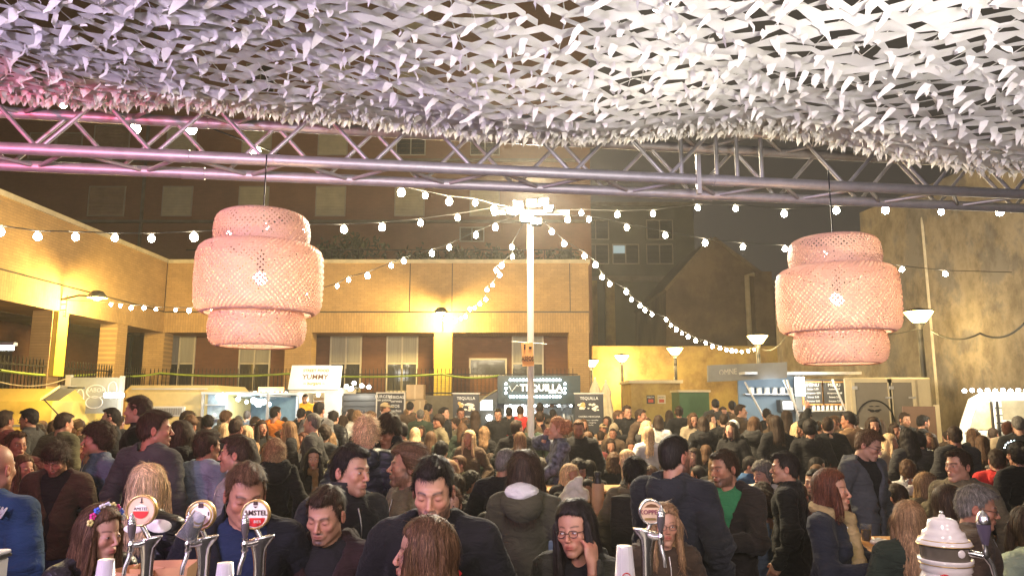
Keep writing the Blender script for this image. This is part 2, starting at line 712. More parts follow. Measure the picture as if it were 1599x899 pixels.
def hair_mesh(style, h):
    key = (style, h)
    if key in HAIRS: return HAIRS[key]
    lo, hi = [-.125, -.125, -.12], [.126, .15, .165]
    long_ = 0

    def f(X, Y, Z):
        g = {'short': (.080, .018, 0), 'buzz': (.066, .016, 0), 'receding': (.084, .028, 0), 'messy': (.060, 0, -.01), 'swept': (.078, .010, -.03),
             'curly': (.058, 0, -.03), 'mop': (.040, -.004, -.03)}.get(style, (.086, .0, -.02) if long_ or style in ('bun', 'puff', 'ponytail') else (.064, .0, -.02))
        th = {'short': .0085, 'buzz': .0055, 'receding': .008, 'messy': .022, 'swept': .022, 'curly': .038, 'mop': .024, 'puff': .009, 'bun': .009}.get(style, .016)
        side = {'short': .004, 'buzz': .0035, 'receding': .004, 'swept': .014, 'messy': .015, 'curly': .03, 'mop': .016, 'puff': .005, 'bun': .005}.get(style, .012)
        d = ell(X, Y, Z, (0, .016, .038), (.0755 + side, .095 + th * .9, .086 + th))
        d = su(d, ell(X, Y, Z, (0, .038, -.01), (.066 + side, .070 + th * .7, .075)), .02)
        if style in ('short', 'receding'):
            d = su(d, ell(X, Y, Z, (0, -.045, .088), (.052, .042, .030)), .015)
        if style == 'swept':
            d = su(d, ell(X, Y, Z, (0, -.05, .088), (.06, .05, .034)), .015)
        if style == 'mop':
            d = su(d, ell(X, Y, Z, (0, -.062, .066), (.072, .042, .035)), .02)
        hz = hairline(X, Y, *g)
        d = si(d, (hz - Z) * .8, .008)
        if long_ or style in ('ponytail', 'bun'):
            pass
        if long_:
            L = long_
            wx = .088 if style != 'wavy' and style != 'afro' else .102
            flare = .0 if style == 'bob' else .012
            c = cap(X, Y, Z, (0, .030, .03), (0, .062, -L), wx, wx + flare, 1.12)
            c = si(c, Z - .07, .02)
            c = si(c, -L - Z + .0, .03)
            # front locks
            lk = cap(abs(X), Y, Z, (.074, -.035, .02), (.082, -.055, -L * .8), .020, .026)
            c = su(c, lk, .03)
            fw = .060 if style != 'bob' else .058
            face = np.maximum(np.maximum(abs(X) - fw - .0 * Z, Y + .018), Z - .098 + .75 * abs(X))
            c = ss(c, face, .010)
            face2 = ell(X, Y, Z, (0, -.06, -.14), (.058, .085, .09))
            c = ss(c, face2, .015)
            d = su(d, c, .015)
            # centre/side parting
            d = ss(d, cap(X, Y, Z, (.012, -.09, .075), (.006, .04, .148), .005), .008)
        if style in ('ponytail',):
            t = cap(X, Y, Z, (0, .105, .050), (0, .155, .015), .018, .030)
            t = su(t, cap(X, Y, Z, (0, .155, .015), (.01, .150, -.20), .034, .016), .03)
            d = su(d, t, .015)
        if style in ('bun', 'puff'):
            rr = .036 if style == 'bun' else .062
            d = su(d, ell(X, Y, Z, (0, .112, .055 if style == 'bun' else .02), (rr, rr, rr * (1 if style == 'bun' else 1.3))), .012)
        return d
    if style in ('long', 'wavy', 'straight'):
        long_ = {'long': .26, 'wavy': .24, 'straight': .30}[style]
    if style in ('bob', 'afro'): long_ = .13 if style == 'bob' else .15
    if long_:
        lo = [-.17, -.13, -long_ - .12]
        hi = [.171, .22, .165]
    if style == 'ponytail':
        lo, hi = [-.12, -.12, -.26], [.12, .21, .16]
    if style == 'puff' or style == 'bun':
        hi = [.12, .20, .16]
    if style == 'curly':
        lo, hi = [-.14, -.15, -.14], [.14, .17, .18]
    V, Q = snet(f, lo, hi, h)
    n = normals(V, Q)
    if style in ('curly', 'afro', 'wavy', 'puff'):
        a = {'curly': .009, 'afro': .006, 'puff': .009, 'wavy': .007}[style]
        s = 42 if style != 'wavy' else 26
        V = V + n * (a * vnoise(V * s, 3) + a * .6 * vnoise(V * s * 2.1, 4))[:, None]
    elif style in ('short', 'receding', 'messy', 'swept', 'mop'):
        a = {'short': .0035, 'receding': .003, 'messy': .008, 'swept': .006, 'mop': .006}[style]
        q = V.copy()
        q[:, 1] *= .45
        V = V + n * (a * vnoise(q * 75, 5) + a * vnoise(q * 38, 6))[:, None]
    elif style == 'buzz':
        V = V + n * (.001 * vnoise(V * 120, 7))[:, None]
    else:
        ang = np.arctan2(V[:, 0], V[:, 1] - .02)
        q = np.stack([ang * 9, V[:, 2] * 4 + ang * 2, np.zeros(len(V))], 1)
        q2 = np.stack([ang * 26, V[:, 2] * 6, np.ones(len(V))], 1)
        wgt = smooth(.12, .02, V[:, 2])
        V = V + n * ((.0055 * vnoise(q, 8) + .0035 * vnoise(q2, 9)) * (.35 + .65 * wgt))[:, None]
        # ragged ends
        V[:, 2] += np.where(V[:, 2] < -long_ + .03, .02 * vnoise(q2, 10), 0)
    HAIRS[key] = (V, Q)
    return V, Q


def strands(V, Q, style, n, seed, wdt=.0016):
    """fine hair locks combed over the hair volume"""
    rg = np.random.default_rng(seed)
    N = normals(V, Q)
    fi = rg.integers(0, len(Q), n)
    w1, w2 = rg.random(n)[:, None], rg.random(n)[:, None]
    a, b, c, d = [V[Q[fi, k]] for k in range(4)]
    p = (a * (1 - w1) + b * w1) * (1 - w2) + (d * (1 - w1) + c * w1) * w2
    nn = N[Q[fi, 0]]
    if style in ('long', 'wavy', 'straight', 'bob', 'afro', 'ponytail'):
        g = np.tile([0, .0, -1.], (n, 1))
        top = p[:, 2] > .09
        g[top] = np.stack([np.sign(p[top, 0]) * 1.0, p[top, 1] * 2, -.3 + 0 * p[top, 0]], 1)
        L = rg.uniform(.05, .12, n)
        L[top] *= .45
        L[(p[:, 1] < -.035) & (np.abs(p[:, 0]) < .075)] *= .18
        lift = .003
        if style == 'ponytail':
            f = p[:, 1] < .10
            g[f] = np.array([0, 1., .25])
        if style == 'afro': L, lift = L * .35, .012
    elif style in ('bun', 'puff'):
        g = np.tile([0, 1., .1], (n, 1))
        L = rg.uniform(.03, .06, n)
        lift = .005
    elif style == 'swept':
        g = np.tile([0, 1., -.25], (n, 1)) + np.stack([np.sign(p[:, 0]) * .2, 0 * p[:, 0], 0 * p[:, 0]], 1)
        L = rg.uniform(.04, .08, n)
        lift = .007
    else:
        cr = np.array([.01, .05, .12])
        g = p - cr
        L = rg.uniform(.016, .040, n) * (1.5 if style in ('mop', 'messy') else 1)
        lift = {'buzz': .0015, 'short': .008, 'receding': .004, 'mop': .007, 'messy': .011, 'curly': .012}.get(style, .006)
    g = g + rg.normal(0, .10 if style not in ('afro', 'curly', 'messy', 'puff') else .6, (n, 3)) * np.linalg.norm(g, axis=1, keepdims=True)
    t = g - nn * (g * nn).sum(1, keepdims=True)
    t /= np.linalg.norm(t, axis=1, keepdims=True) + 1e-9
    sd = np.cross(t, nn)
    m = 4
    VV = np.zeros((n, m * 2, 3))
    rnd_ = rg.random(n)[:, None]
    for k in range(m):
        u = k / (m - 1)
        ce = p + t * (L[:, None] * u) + nn * (.0012 + lift * rnd_ * u ** 2 - L[:, None] ** 2 * u * u * (2.2 if lift < .01 else .5)) + sd * (rg.normal(0, .0018, (n, 1)))
        ww = wdt * (1 - .7 * u)
        VV[:, 2 * k] = ce - sd * ww
        VV[:, 2 * k + 1] = ce + sd * ww
    base = (np.arange(n) * m * 2)[:, None]
    F_ = np.concatenate([base + np.array([2 * k, 2 * k + 1, 2 * k + 3, 2 * k + 2]) for k in range(m - 1)])
    return VV.reshape(-1, 3), F_


# ---- hand: wrist at 0, fingers along +z, palm normal +y, thumb on +x
HANDS = {}


def hand_mesh(curl, h):
    key = (curl, h)
    if key in HANDS: return HANDS[key]
    segs = []
    for sx, L, dc, a in ((.030, .072, 0, .05), (.010, .080, .05, .0), (-.010, .075, .1, -.03), (-.029, .060, .18, -.1)):
        p = np.array([sx, .004, .088])
        ang = curl * .5
        r = .0088
        for k, fr in enumerate((.45, .31, .24)):
            ang += (curl + dc * .6) * (.5 if k == 0 else .75)
            q = p + L * fr * np.array([a * math.cos(ang), math.sin(ang), math.cos(ang)])
            segs.append((p, q, r, r - .001))
            p, r = q, r - .001
    t0, t1 = np.array([.026, .006, .022]), np.array([.050, .020 + .012 * curl, .052])
    t2 = t1 + np.array([.012 - .016 * curl, .012 + .02 * curl, .030])
    th = [(t0, t1, .0135, .0105), (t1, t2, .0105, .0085)]

    def f(X, Y, Z):
        d = ell(X, Y, Z, (0, 0, .048), (.043, .017, .052))
        d = su(d, cap(X, Y, Z, (-.024, 0, .07), (.024, 0, .076), .0125), .012)
        d = su(d, cap(X, Y, Z, (0, 0, -.07), (0, 0, .01), .027, .024), .02)
        for a, b, r1, r2 in th: d = su(d, cap(X, Y, Z, a, b, r1, r2), .006)
        for a, b, r1, r2 in segs: d = su(d, cap(X, Y, Z, a, b, r1, r2), .0018)
        return d
    HANDS[key] = snet(f, (-.055, -.035, -.075), (.085, .10, .185), h)
    return HANDS[key]


def rotm(yaw=0, pitch=0, roll=0):
    cy, sy, cp, sp, cr, sr = math.cos(yaw), math.sin(yaw), math.cos(pitch), math.sin(pitch), math.cos(roll), math.sin(roll)
    Rz = np.array([[cy, -sy, 0], [sy, cy, 0], [0, 0, 1]])
    Rx = np.array([[1, 0, 0], [0, cp, -sp], [0, sp, cp]])
    Ry = np.array([[cr, 0, sr], [0, 1, 0], [-sr, 0, cr]])
    return Rz @ Rx @ Ry


def bend_head(V, yaw, pitch, roll=0, lo=-.19, hi=-.09):
    """turn head verts about the neck, easing off down the neck"""
    w_ = smooth(lo, hi, V[:, 2])
    piv = np.array([0, .022, -.09])
    out = np.empty_like(V)
    k = 12
    for i in range(k + 1):
        m = (np.round(w_ * k) == i)
        if m.any():
            pass
    # continuous: evaluate rotation per vertex with scaled angles
    a, b, c = yaw * w_, pitch * w_, roll * w_
    p = V - piv
    x, y, z = p[:, 0], p[:, 1], p[:, 2]
    x, z = x * np.cos(c) + z * np.sin(c), -x * np.sin(c) + z * np.cos(c)
    y, z = y * np.cos(b) - z * np.sin(b), y * np.sin(b) + z * np.cos(b)
    x, y = x * np.cos(a) - y * np.sin(a), x * np.sin(a) + y * np.cos(a)
    return np.stack([x, y, z], 1) + piv


SKINS = [np.array(c) * np.array([.82, .74, .68]) for c in ((.50, .27, .18), (.43, .22, .14), (.55, .32, .22), (.38, .19, .12), (.60, .37, .27))]


def skin_cols(V, tone, hair, beard, sex, seed, brow=1., stub=.5):
    n = len(V)
    c = np.tile(tone, (n, 1))
    x, y, z = np.abs(V[:, 0]), V[:, 1], V[:, 2]
    front = smooth(-.03, -.06, y)
    mot = vnoise(V * 45, seed) * .06 + vnoise(V * 110, seed + 1) * .04
    c = c * (1 + mot)[:, None]
    red = (np.exp(-((x - .042) ** 2 + (z + .03) ** 2) / .0006) * .35 + np.exp(-(x ** 2 + (z + .03) ** 2) / .00025) * .35) * front
    c = c * (1 + red[:, None] * np.array([.25, -.22, -.25]))
    ear = smooth(.070, .078, x) * (z < .03) * (z > -.05)
    c = c * (1 + ear[:, None] * np.array([.1, -.15, -.15]))
    hr = np.array(hair)
    # lower face hair
    if sex == 'm':
        reg = smooth(-.040, -.050, z + .012 * (y > -.085)) * smooth(.035, .01, y) * smooth(-.128, -.118, z)
        reg = np.where(y > -.045, smooth(.005, -.015, z) * smooth(.022, .006, y) * smooth(.060, .066, x + 0 * z) * smooth(-.125, -.11, z) + smooth(-.045, -.06, z) * smooth(.02, .0, y) * smooth(-.128, -.118, z), reg)
        reg = np.clip(reg, 0, 1)
        lips = np.exp(-((x / .022) ** 4 + ((z + .0635) / .010) ** 4)) * (y < -.078)
        goat = np.exp(-((x / .030) ** 4)) * reg
        moust = np.exp(-((x / .027) ** 4 + ((z + .051) / .007) ** 4)) * (y < -.082)
        nz = .75 + .25 * vnoise(V * np.array([220, 220, 90]), seed + 2)
        if beard == 2: a = np.clip(np.maximum(reg, moust), 0, 1) * (1 - lips) * .93
        elif beard == 1: a = np.clip(np.maximum(goat * smooth(-.072, -.082, z), moust) , 0, 1) * (1 - lips) * .9 + reg * .15 * (1 - lips)
        else: a = reg * .13 * stub * (1 - lips)
        a = np.clip(a * nz, 0, 1)[:, None]
        c = c * (1 - a) + hr * .8 * a
    lipw = np.exp(-((x / .021) ** 4 + ((z + .0635) / (.0095 if sex == 'm' else .0115)) ** 4)) * (y < -.080)
    lc = tone * np.array([.85, .5, .55]) if sex == 'm' else tone * np.array([.95, .38, .42])
    c = c * (1 - .8 * lipw[:, None]) + lc * .8 * lipw[:, None]
    dark = np.exp(-((x / .021) ** 4 + ((z + .0634) / .0022) ** 2)) * (y < -.085)  # dark line coloured in for shade in the groove between the lips
    c = c * (1 - .6 * dark[:, None])
    # brows
    bz = .0195 + .005 * np.sin(np.clip((x - .012) / .036, 0, 1) * 2.6)
    if sex == 'f': bz = bz + .002
    bw = (.0042 if sex == 'm' else .0028) * brow
    br = np.exp(-((z - bz) / bw) ** 2) * smooth(.010, .015, x) * smooth(.052, .045, x) * (y < -.05)
    br = np.clip(br * 1.15, 0, 1) * .9
    c = c * (1 - br[:, None]) + hr * .6 * br[:, None]
    # socket tint
    so = np.exp(-(((x - .031) / .018) ** 2 + ((z + .002) / .011) ** 2)) * (y < -.05)
    c = c * (1 - so[:, None] * np.array([.22, .32, .3]))
    return np.clip(c, .002, 1)


def eye_patch(side, look, closed):
    """almond patches lying just proud of the lid"""
    cx, cy, cz = .031 * side, -.071, -.001
    rx, ry, rz = .0172, .0153, .0133
    nu, nv = 15, 7
    V, C, Q = [], [], []
    op = .0 if closed else 1
    for j in range(nv):
        for i in range(nu):
            u = -1 + 2 * i / (nu - 1)
            v = -1 + 2 * j / (nv - 1)
            hw = math.radians(44)
            top = math.radians(24) * (1 - u * u) ** .7 if not closed else math.radians(-14) * (1 - u * u) + math.radians(2)
            bot = math.radians(-15) * (1 - u * u) ** .8 if not closed else math.radians(-24) * (1 - u * u) + math.radians(2)
            e = bot + (top - bot) * (v + 1) / 2
            a = u * hw
            x = math.sin(a) * math.cos(e) * rx
            y = -math.cos(a) * math.cos(e) * ry
            z = math.sin(e) * rz
            V.append((cx + x, cy + y, cz + z))
            ia, ie = a - look[0], e - look[1]
            dd = math.hypot(ia, ie)
            if closed: col = (.02, .012, .01)
            elif v > .62 or abs(u) > .93: col = (.015, .01, .008)
            elif v < -.8: col = (.25, .12, .09)
            elif dd < math.radians(9): col = (.008, .006, .005)
            elif dd < math.radians(18): col = (.06, .03, .015)
            else: col = (.55, .48, .44)
            C.append(col)
    for j in range(nv - 1):
        for i in range(nu - 1):
            k = j * nu + i
            Q.append((k, k + 1, k + nu + 1, k + nu))
    return np.array(V), np.array(Q), np.array(C)


# ---- body frame: z up, template 1.75 tall, head centre at z=1.63, face -y
HC = np.array([0, -.022, 1.590])


def ik(Sh, T, l1, l2, pole):
    Sh, T = np.array(Sh, float), np.array(T, float)
    d = T - Sh
    L = np.linalg.norm(d)
    L2 = min(L, (l1 + l2) * .995)
    u = d / L
    T = Sh + u * L2
    a = (l1 * l1 - l2 * l2 + L2 * L2) / (2 * L2)
    h = math.sqrt(max(0, l1 * l1 - a * a))
    p = np.array(pole, float)
    p = p - u * p.dot(u)
    p /= np.linalg.norm(p) + 1e-9
    return Sh + u * a + p * h, T


SHW = {'m': .188, 'f': .162}


def arms_of(sex, wl, wr):
    """wl / wr: wrist targets of the person's arm at -x / +x"""
    s = SHW[sex]
    out = []
    for sd, wt in ((-1, wl), (1, wr)):
        if wt is None: wt = (.25 * sd, -.06, .90)
        Sh = (s * sd, .012, 1.385)
        pole = (.55 * sd, .55, -.75)
        E, T = ik(Sh, wt, .285, .255, pole)
        out.append((np.array(Sh), E, T))
    return out


def torso_sdf(sex, arms, off=0., zc=.86, bulk=0., sleeves=True, neck_r=.066, neck_z=1.45, legs=False):
    m = sex == 'm'
    s = SHW[sex]

    def f(X, Y, Z):
        d = cap(X, Y, Z, (0, .0, 1.02), (0, .002, 1.30), (.150 if m else .132) + bulk, (.158 if m else .132) + bulk * .8, 1.42)
        d = su(d, cap(X, Y, Z, (0, .01, .70), (0, .0, 1.02), .172 + bulk, (.15 if m else .128) + bulk, 1.35), .05)
        if not m:
            d = su(d, ell(abs(X), Y, Z, (.07, -.075, 1.245), (.062, .055, .062)), .04)
        else:
            d = su(d, ell(abs(X), Y, Z, (.075, -.055, 1.30), (.075, .05, .07)), .05)
        d = su(d, cap(abs(X), Y, Z, (.03, .018, 1.395), (s - .02, .014, 1.385), .062, .058), .05)
        d = su(d, cap(abs(X), Y, Z, (.0, .028, 1.475), (s * .8, .015, 1.405), .054, .040), .035)
        if off: d = d - off
        if sleeves:
            for Sh, E, T in arms:
                u = (T - E) / (np.linalg.norm(T - E) + 1e-9)
                e = cap(X, Y, Z, Sh, E, .060 + off + bulk * .4, .050 + off + bulk * .3)
                e = su(e, cap(X, Y, Z, E, T - u * .005, .050 + off + bulk * .3, .037 + off), .03)
                d = su(d, e, .035)
        d = si(d, zc - Z, .02)
        d = ss(d, cap(X, Y, Z, (0, .022, neck_z), (0, .0, neck_z + .25), neck_r, neck_r + .02), .012)
        return d
    return f


def collar_sdf(kind):
    """extra shapes round the neck for jackets"""
    def f(X, Y, Z, d):
        if kind in ('hood', 'furhood'):
            b = .0 if kind == 'hood' else .018
            o = ell(X, Y, Z, (0, .115, 1.415), (.125 + b, .062 + b, .105 + b))
            o = su(o, cap(abs(X), Y, Z, (.075, .07, 1.475), (.055, -.065, 1.41), .036 + b, .022), .035)
            o = ss(o, ell(X, Y, Z, (0, .085, 1.50), (.09, .075, .07)), .015)
            d = su(d, o, .02)
        if kind in ('collar', 'zip', 'high'):
            hgt = {'collar': 1.492, 'zip': 1.505, 'high': 1.54}[kind]
            rr = np.sqrt((X * 1.0) ** 2 + ((Y - .018 + (Z - 1.45) * .3) * 1.05) ** 2)
            o = np.maximum(abs(rr - .076) - .009, np.maximum(Z - hgt, 1.40 - Z))
            d = su(d, o, .012)
        return d
    return f


def jacket_mesh(sex, arms, h, style='collar', zc=.80, bulk=0., openw=0., off=.012, seed=0, puffer=False, seated=False):
    base = torso_sdf(sex, arms, off=off, zc=zc, bulk=bulk, neck_r=.068 if style != 'high' else .064)
    co = collar_sdf(style)

    def f(X, Y, Z):
        d = co(X, Y, Z, base(X, Y, Z))
        d = ss(d, cap(X, Y, Z, (0, .02, 1.45), (0, -.01, 1.65), .062, .07), .008)
        if openw:
            slope = .35 if openw > 0 else 0
            hw = np.clip((Z - 1.16) * slope, 0, .09) + (abs(openw) if openw > .01 else .004)
            wedge = np.maximum(abs(X) - hw, Y + .015)
            wedge = np.maximum(wedge, (1.12 if openw <= .011 else .2) - Z)
            d = ss(d, wedge, .012)
        return d
    pts = np.array([p for a in arms for p in a])
    lo = [min(-.27, pts[:, 0].min() - .09), min(-.19, pts[:, 1].min() - .08), zc - .03]
    hi = [max(.27, pts[:, 0].max() + .09), max(.23, pts[:, 1].max() + .08), 1.62]
    lo[2] = min(lo[2], pts[:, 2].min() - .08)
    hi[2] = max(hi[2], pts[:, 2].max() + .08)
    V, Q = snet(f, lo, hi, h)
    n = normals(V, Q)
    q = V.copy()
    q[:, 2] *= 1.6
    # folds: long soft creases plus fine ones gathered round the elbows and waist
    dE = np.minimum(np.linalg.norm(V - arms[0][1], axis=1), np.linalg.norm(V - arms[1][1], axis=1))
    g = np.exp(-(dE / .10) ** 2) + .6 * np.exp(-((V[:, 2] - 1.02) / .10) ** 2) + .25
    q = V + .035 * vnoise(V * 6, seed)[:, None]
    q = q + .05 * np.stack([vnoise(V * 4 + 7, seed + 5)] * 3, 1)
    fold = ((1 - np.abs(vnoise(np.stack([q[:, 0] * 8 + q[:, 2] * 3, q[:, 1] * 8, q[:, 2] * 17], 1), seed + 1)) * 2.4) * .019) * g
    fold += (1 - np.abs(vnoise(np.stack([q[:, 0] * 16 - q[:, 2] * 6, q[:, 1] * 14, q[:, 2] * 26], 1), seed + 6)) * 2.4) * .006 * g
    fold += vnoise(V * 6, seed + 2) * .012
    if puffer:
        band = np.abs(np.sin(V[:, 2] * math.pi / .075)) ** .5
        fold = fold * .4 + (band - .7) * .022
        fold += vnoise(V * 30, seed + 3) * .0025
    if style == 'furhood':
        r = np.exp(-((V[:, 2] - 1.47) / .05) ** 2) * smooth(-.06, .03, V[:, 1])
        fold = fold + r * (.014 * vnoise(V * 70, seed + 4) + .010 * vnoise(V * 140, 9))
    V = V + n * fold[:, None]
    return V, Q


def trousers_mesh(sex, h, seated=False, seat=.45):
    hipz = .90

    def f(X, Y, Z):
        d = None
        for sd in (-1, 1):
            if seated:
                k = (.10 * sd, -.42, hipz + .0)
                e = cap(X, Y, Z, (.09 * sd, .02, hipz + .03), k, .088, .066)
                e = su(e, cap(X, Y, Z, k, (.10 * sd, -.44, hipz - seat), .062, .048), .03)
            else:
                e = cap(X, Y, Z, (.088 * sd, .01, .86), (.10 * sd, .0, .48), .094, .066)
                e = su(e, cap(X, Y, Z, (.10 * sd, .0, .48), (.11 * sd, .02, .08), .064, .050), .03)
            d = e if d is None else su(d, e, .03)
        d = su(d, ell(X, Y, Z, (0, .012, .90), (.155, .115, .11)), .04)
        return d
    lo = (-.24, -.54 if seated else -.14, (hipz - seat - .06) if seated else .03)
    return snet(f, lo, (.24, .17, 1.03), h)


SHOE = {}


def shoe_mesh(h=.016):
    if 's' not in SHOE:
        def f(X, Y, Z):
            d = ell(X, Y, Z, (0, -.05, .03), (.048, .135, .045))
            d = su(d, cap(X, Y, Z, (0, .03, .04), (0, .035, .10), .045, .043), .03)
            return np.maximum(d, -Z)
        V, Q = snet(f, (-.07, -.20, -.01), (.07, .10, .13), h)
        SHOE['s'] = npmesh('shoe', V, Q, [objmat('shoe_leather', .5, bump=.1)])
    return SHOE['s']

# ================================================================== person assembler
M_SKIN = None


def skin_mat():
    q = NT('skin')
    a = q.n('ShaderNodeAttribute', attribute_name='Col')
    q.l(a.outputs['Color'], q.b.inputs['Base Color'])
    q.b.inputs['Roughness'].default_value = .48
    q.b.inputs['Specular IOR Level'].default_value = .4
    q.b.inputs['Subsurface Weight'].default_value = .0
    v = coord(q)
    n = q.n('ShaderNodeTexNoise', Scale=260, Detail=3)
    q.l(v, n.inputs['Vector'])
    bp = q.n('ShaderNodeBump', Strength=.12, Distance=.002)
    q.l(n.outputs['Fac'], bp.inputs['Height'])
    q.l(bp.outputs['Normal'], q.b.inputs['Normal'])
    return q.m


M_SKIN = skin_mat()
M_HAIR = objmat('hair_strands', .62, strands=True, bump=.6, spec=.22)
FAB = {'cloth': objmat('wool_cloth', .92, weave=260, bump=.4, sheen=.05, wear=.35, spec=.2),
       'puffer': objmat('padded_nylon', .42, weave=90, bump=.2, wear=.22),
       'leather': objmat('soft_leather', .38, weave=70, bump=.35, wear=.3),
       'floral': objmat('patterned_cloth', .7, weave=200, bump=.2, camo=True)}
M_GLASS_RIM = mat('spectacle_rim', (.02, .018, .016), .3, metal=.3, var=0)
M_ZIP = mat('zip_metal', (.45, .42, .38), .35, metal=1, var=0)
HC_ = {'black': (.017, .012, .010), 'darkbrown': (.040, .023, .014), 'brown': (.10, .052, .027), 'lightbrown': (.24, .14, .07), 'blond': (.58, .40, .22),
       'red': (.36, .17, .085), 'auburn': (.085, .028, .015), 'grey': (.13, .115, .10)}
CL = {'black': (.014, .013, .013), 'charcoal': (.035, .033, .032), 'navy': (.022, .025, .035), 'brown': (.075, .048, .030), 'olive': (.075, .068, .038),
      'grey': (.14, .135, .13), 'maroon': (.09, .018, .018), 'denim': (.13, .17, .25), 'white': (.62, .60, .56), 'beige': (.38, .30, .2), 'blue': (.03, .075, .17),
      'red': (.55, .035, .03), 'green': (.04, .20, .09), 'orange': (.80, .24, .04), 'yellow': (.85, .50, .05), 'khaki': (.16, .13, .075), 'pale green': (.34, .40, .30),
      'dark green': (.03, .042, .028), 'tan': (.26, .15, .075), 'light grey': (.33, .32, .31)}
PEOPLE_GROUP = 'people crowding the night market'
OCC = []
JCACHE = {}
FEET = {}

POSE = {
    'down': (None, None, None, .35),
    'hold': ((.13, -.30, 1.14), (-.45, -.75, .25), (-.8, .2, -.1), .95),
    'holdhigh': ((.17, -.30, 1.26), (-.25, -.45, .75), (-.8, .3, .1), .95),
    'pocket': ((.225, -.12, .98), (-.35, -.6, -.6), (-.8, .4, 0), .6),
    'chest': ((.10, -.24, 1.24), (-.75, -.25, .45), (0, .9, .2), .7),
    'ear': ((.155, -.115, 1.50), (-.38, .25, .88), (-.85, .3, -.1), .55),
    'up': ((.20, -.20, 1.80), (.05, -.1, 1), (0, -1, 0), .2),
    'phone': ((.09, -.30, 1.20), (-.3, -.5, .75), (-.2, .9, .4), .7),
    'offer': ((.085, -.33, 1.30), (-.45, -.8, .15), (-.7, .4, .3), .8),
    'table': ((.15, -.36, 1.04), (-.3, -.9, -.15), (0, .1, -1), .3),
    'lap': ((.12, -.30, 1.00), (-.5, -.75, -.1), (-.3, .1, -.9), .5),
}


def pose(p, sd):
    w_, u, n, c = POSE[p] if isinstance(p, str) else p
    if w_ is not None: w_ = (w_[0] * sd, w_[1], w_[2])
    if u is not None: u, n = (u[0] * sd, u[1], u[2]), (n[0] * sd, n[1], n[2])
    return w_, u, n, c


def add_hand(parts, arm, pz, sd, hres, tone):
    Sh, E, T = arm
    _, u, n, c = pz
    if u is None:
        u, n = T - E, np.array([-sd, 0, 0.])
    u = np.array(u, float)
    u /= np.linalg.norm(u)
    n = np.array(n, float)
    n = n - u * n.dot(u)
    n /= np.linalg.norm(n) + 1e-9
    x = np.cross(n, u)
    V, Q = hand_mesh(c, hres)
    V = V.copy()
    if sd < 0:
        V[:, 0] *= -1
        x = -x
        # mirrored frame: keep thumb towards +n x u of the mirror
        Q = Q[:, ::-1]
        x = -np.cross(u, n) if False else np.cross(n, u)
        V2 = V[:, :1] * x + V[:, 1:2] * n + V[:, 2:3] * u
    else:
        V2 = V[:, :1] * x + V[:, 1:2] * n + V[:, 2:3] * u
    C = np.tile(tone, (len(V), 1)) * (1 + .08 * vnoise(V * 60, 2))[:, None]
    kn = np.exp(-((V[:, 2] - .09) / .02) ** 2)[:, None] * np.array([.12, -.1, -.1])
    parts.append((V2 + T, Q, C * (1 + kn)))


def cat(parts):
    V, Q, C, b = [], [], [], 0
    for v, q, c in parts:
        V.append(v)
        Q.append(q + b)
        C.append(c)
        b += len(v)
    return np.concatenate(V), np.concatenate(Q), np.concatenate(C)


def sew_eyes(parts):
    V, Q, C = cat(parts)
    if len(parts) == 1: return V, Q, C
    n0 = len(parts[0][0])
    head = parts[0][0]
    b, ex_ = n0, []
    for v, q, c in parts[1:]:
        i0, i1 = 6, 7      # lower lid verts in the middle of the patch
        j0 = np.argmin(np.linalg.norm(head - v[i0], axis=1))
        j1 = np.argmin(np.linalg.norm(head - v[i1] + np.array([0, 0, .0045]), axis=1))
        if j1 == j0: j1 = (j0 + 1) % n0
        ex_.append((b + i0, b + i1, j1, j0))
        b += len(v)
    return V, np.concatenate([Q, np.array(ex_)]), C


def join_body(parts, ar, tone):
    """run the forearm, upper arm and shoulder under the sleeve so that head and hands are one skin"""
    V, Q, C = cat(parts)
    nh = len(parts[0][0])
    off = nh
    nV, nQ, nC = [V], [Q], [C]
    b = len(V)
    n = 8
    hv = parts[0][0]
    for (Sh, E, T), hp in zip(ar, parts[1:]):
        u = (E - T) / (np.linalg.norm(E - T) + 1e-9)
        path = [T + u * .05, T + (E - T) * .4, E, Sh * .5 + E * .5, Sh, Sh * .45 + np.array([0, .03, 1.43]) * .55, np.array([0, .032, 1.44])]
        rad = [.026, .032, .036, .042, .044, .04, .04]
        rings = []
        for k, p in enumerate(path):
            d = path[min(k + 1, 6)] - path[max(k - 1, 0)]
            d = d / (np.linalg.norm(d) + 1e-9)
            a = np.cross(d, [0, 1, 0.2])
            a /= np.linalg.norm(a) + 1e-9
            c = np.cross(a, d)
            th = np.arange(n) * 2 * math.pi / n
            rings.append(p + (np.cos(th)[:, None] * a + np.sin(th)[:, None] * c) * rad[k])
        R_ = np.concatenate(rings)
        q = []
        for k in range(6):
            for j in range(n):
                q.append((b + k * n + j, b + k * n + (j + 1) % n, b + (k + 1) * n + (j + 1) % n, b + (k + 1) * n + j))
        hand = hp[0]
        hn = [off + int(np.argmin(((hand - rings[0][j]) ** 2).sum(1))) for j in range(n)]
        nn = [int(np.argmin(((hv - rings[6][j]) ** 2).sum(1))) for j in range(n)]
        for j in range(n):
            j2 = (j + 1) % n
            if hn[j] != hn[j2]: q.append((b + j2, b + j, hn[j], hn[j2]))
            if nn[j] != nn[j2]: q.append((b + 6 * n + j, b + 6 * n + j2, nn[j2], nn[j]))
        nV.append(R_)
        nQ.append(np.array(q))
        nC.append(np.tile(tone, (len(R_), 1)))
        off += len(hand)
        b += len(R_)
    return np.concatenate(nV), np.concatenate(nQ), np.concatenate(nC)


NP = [0]


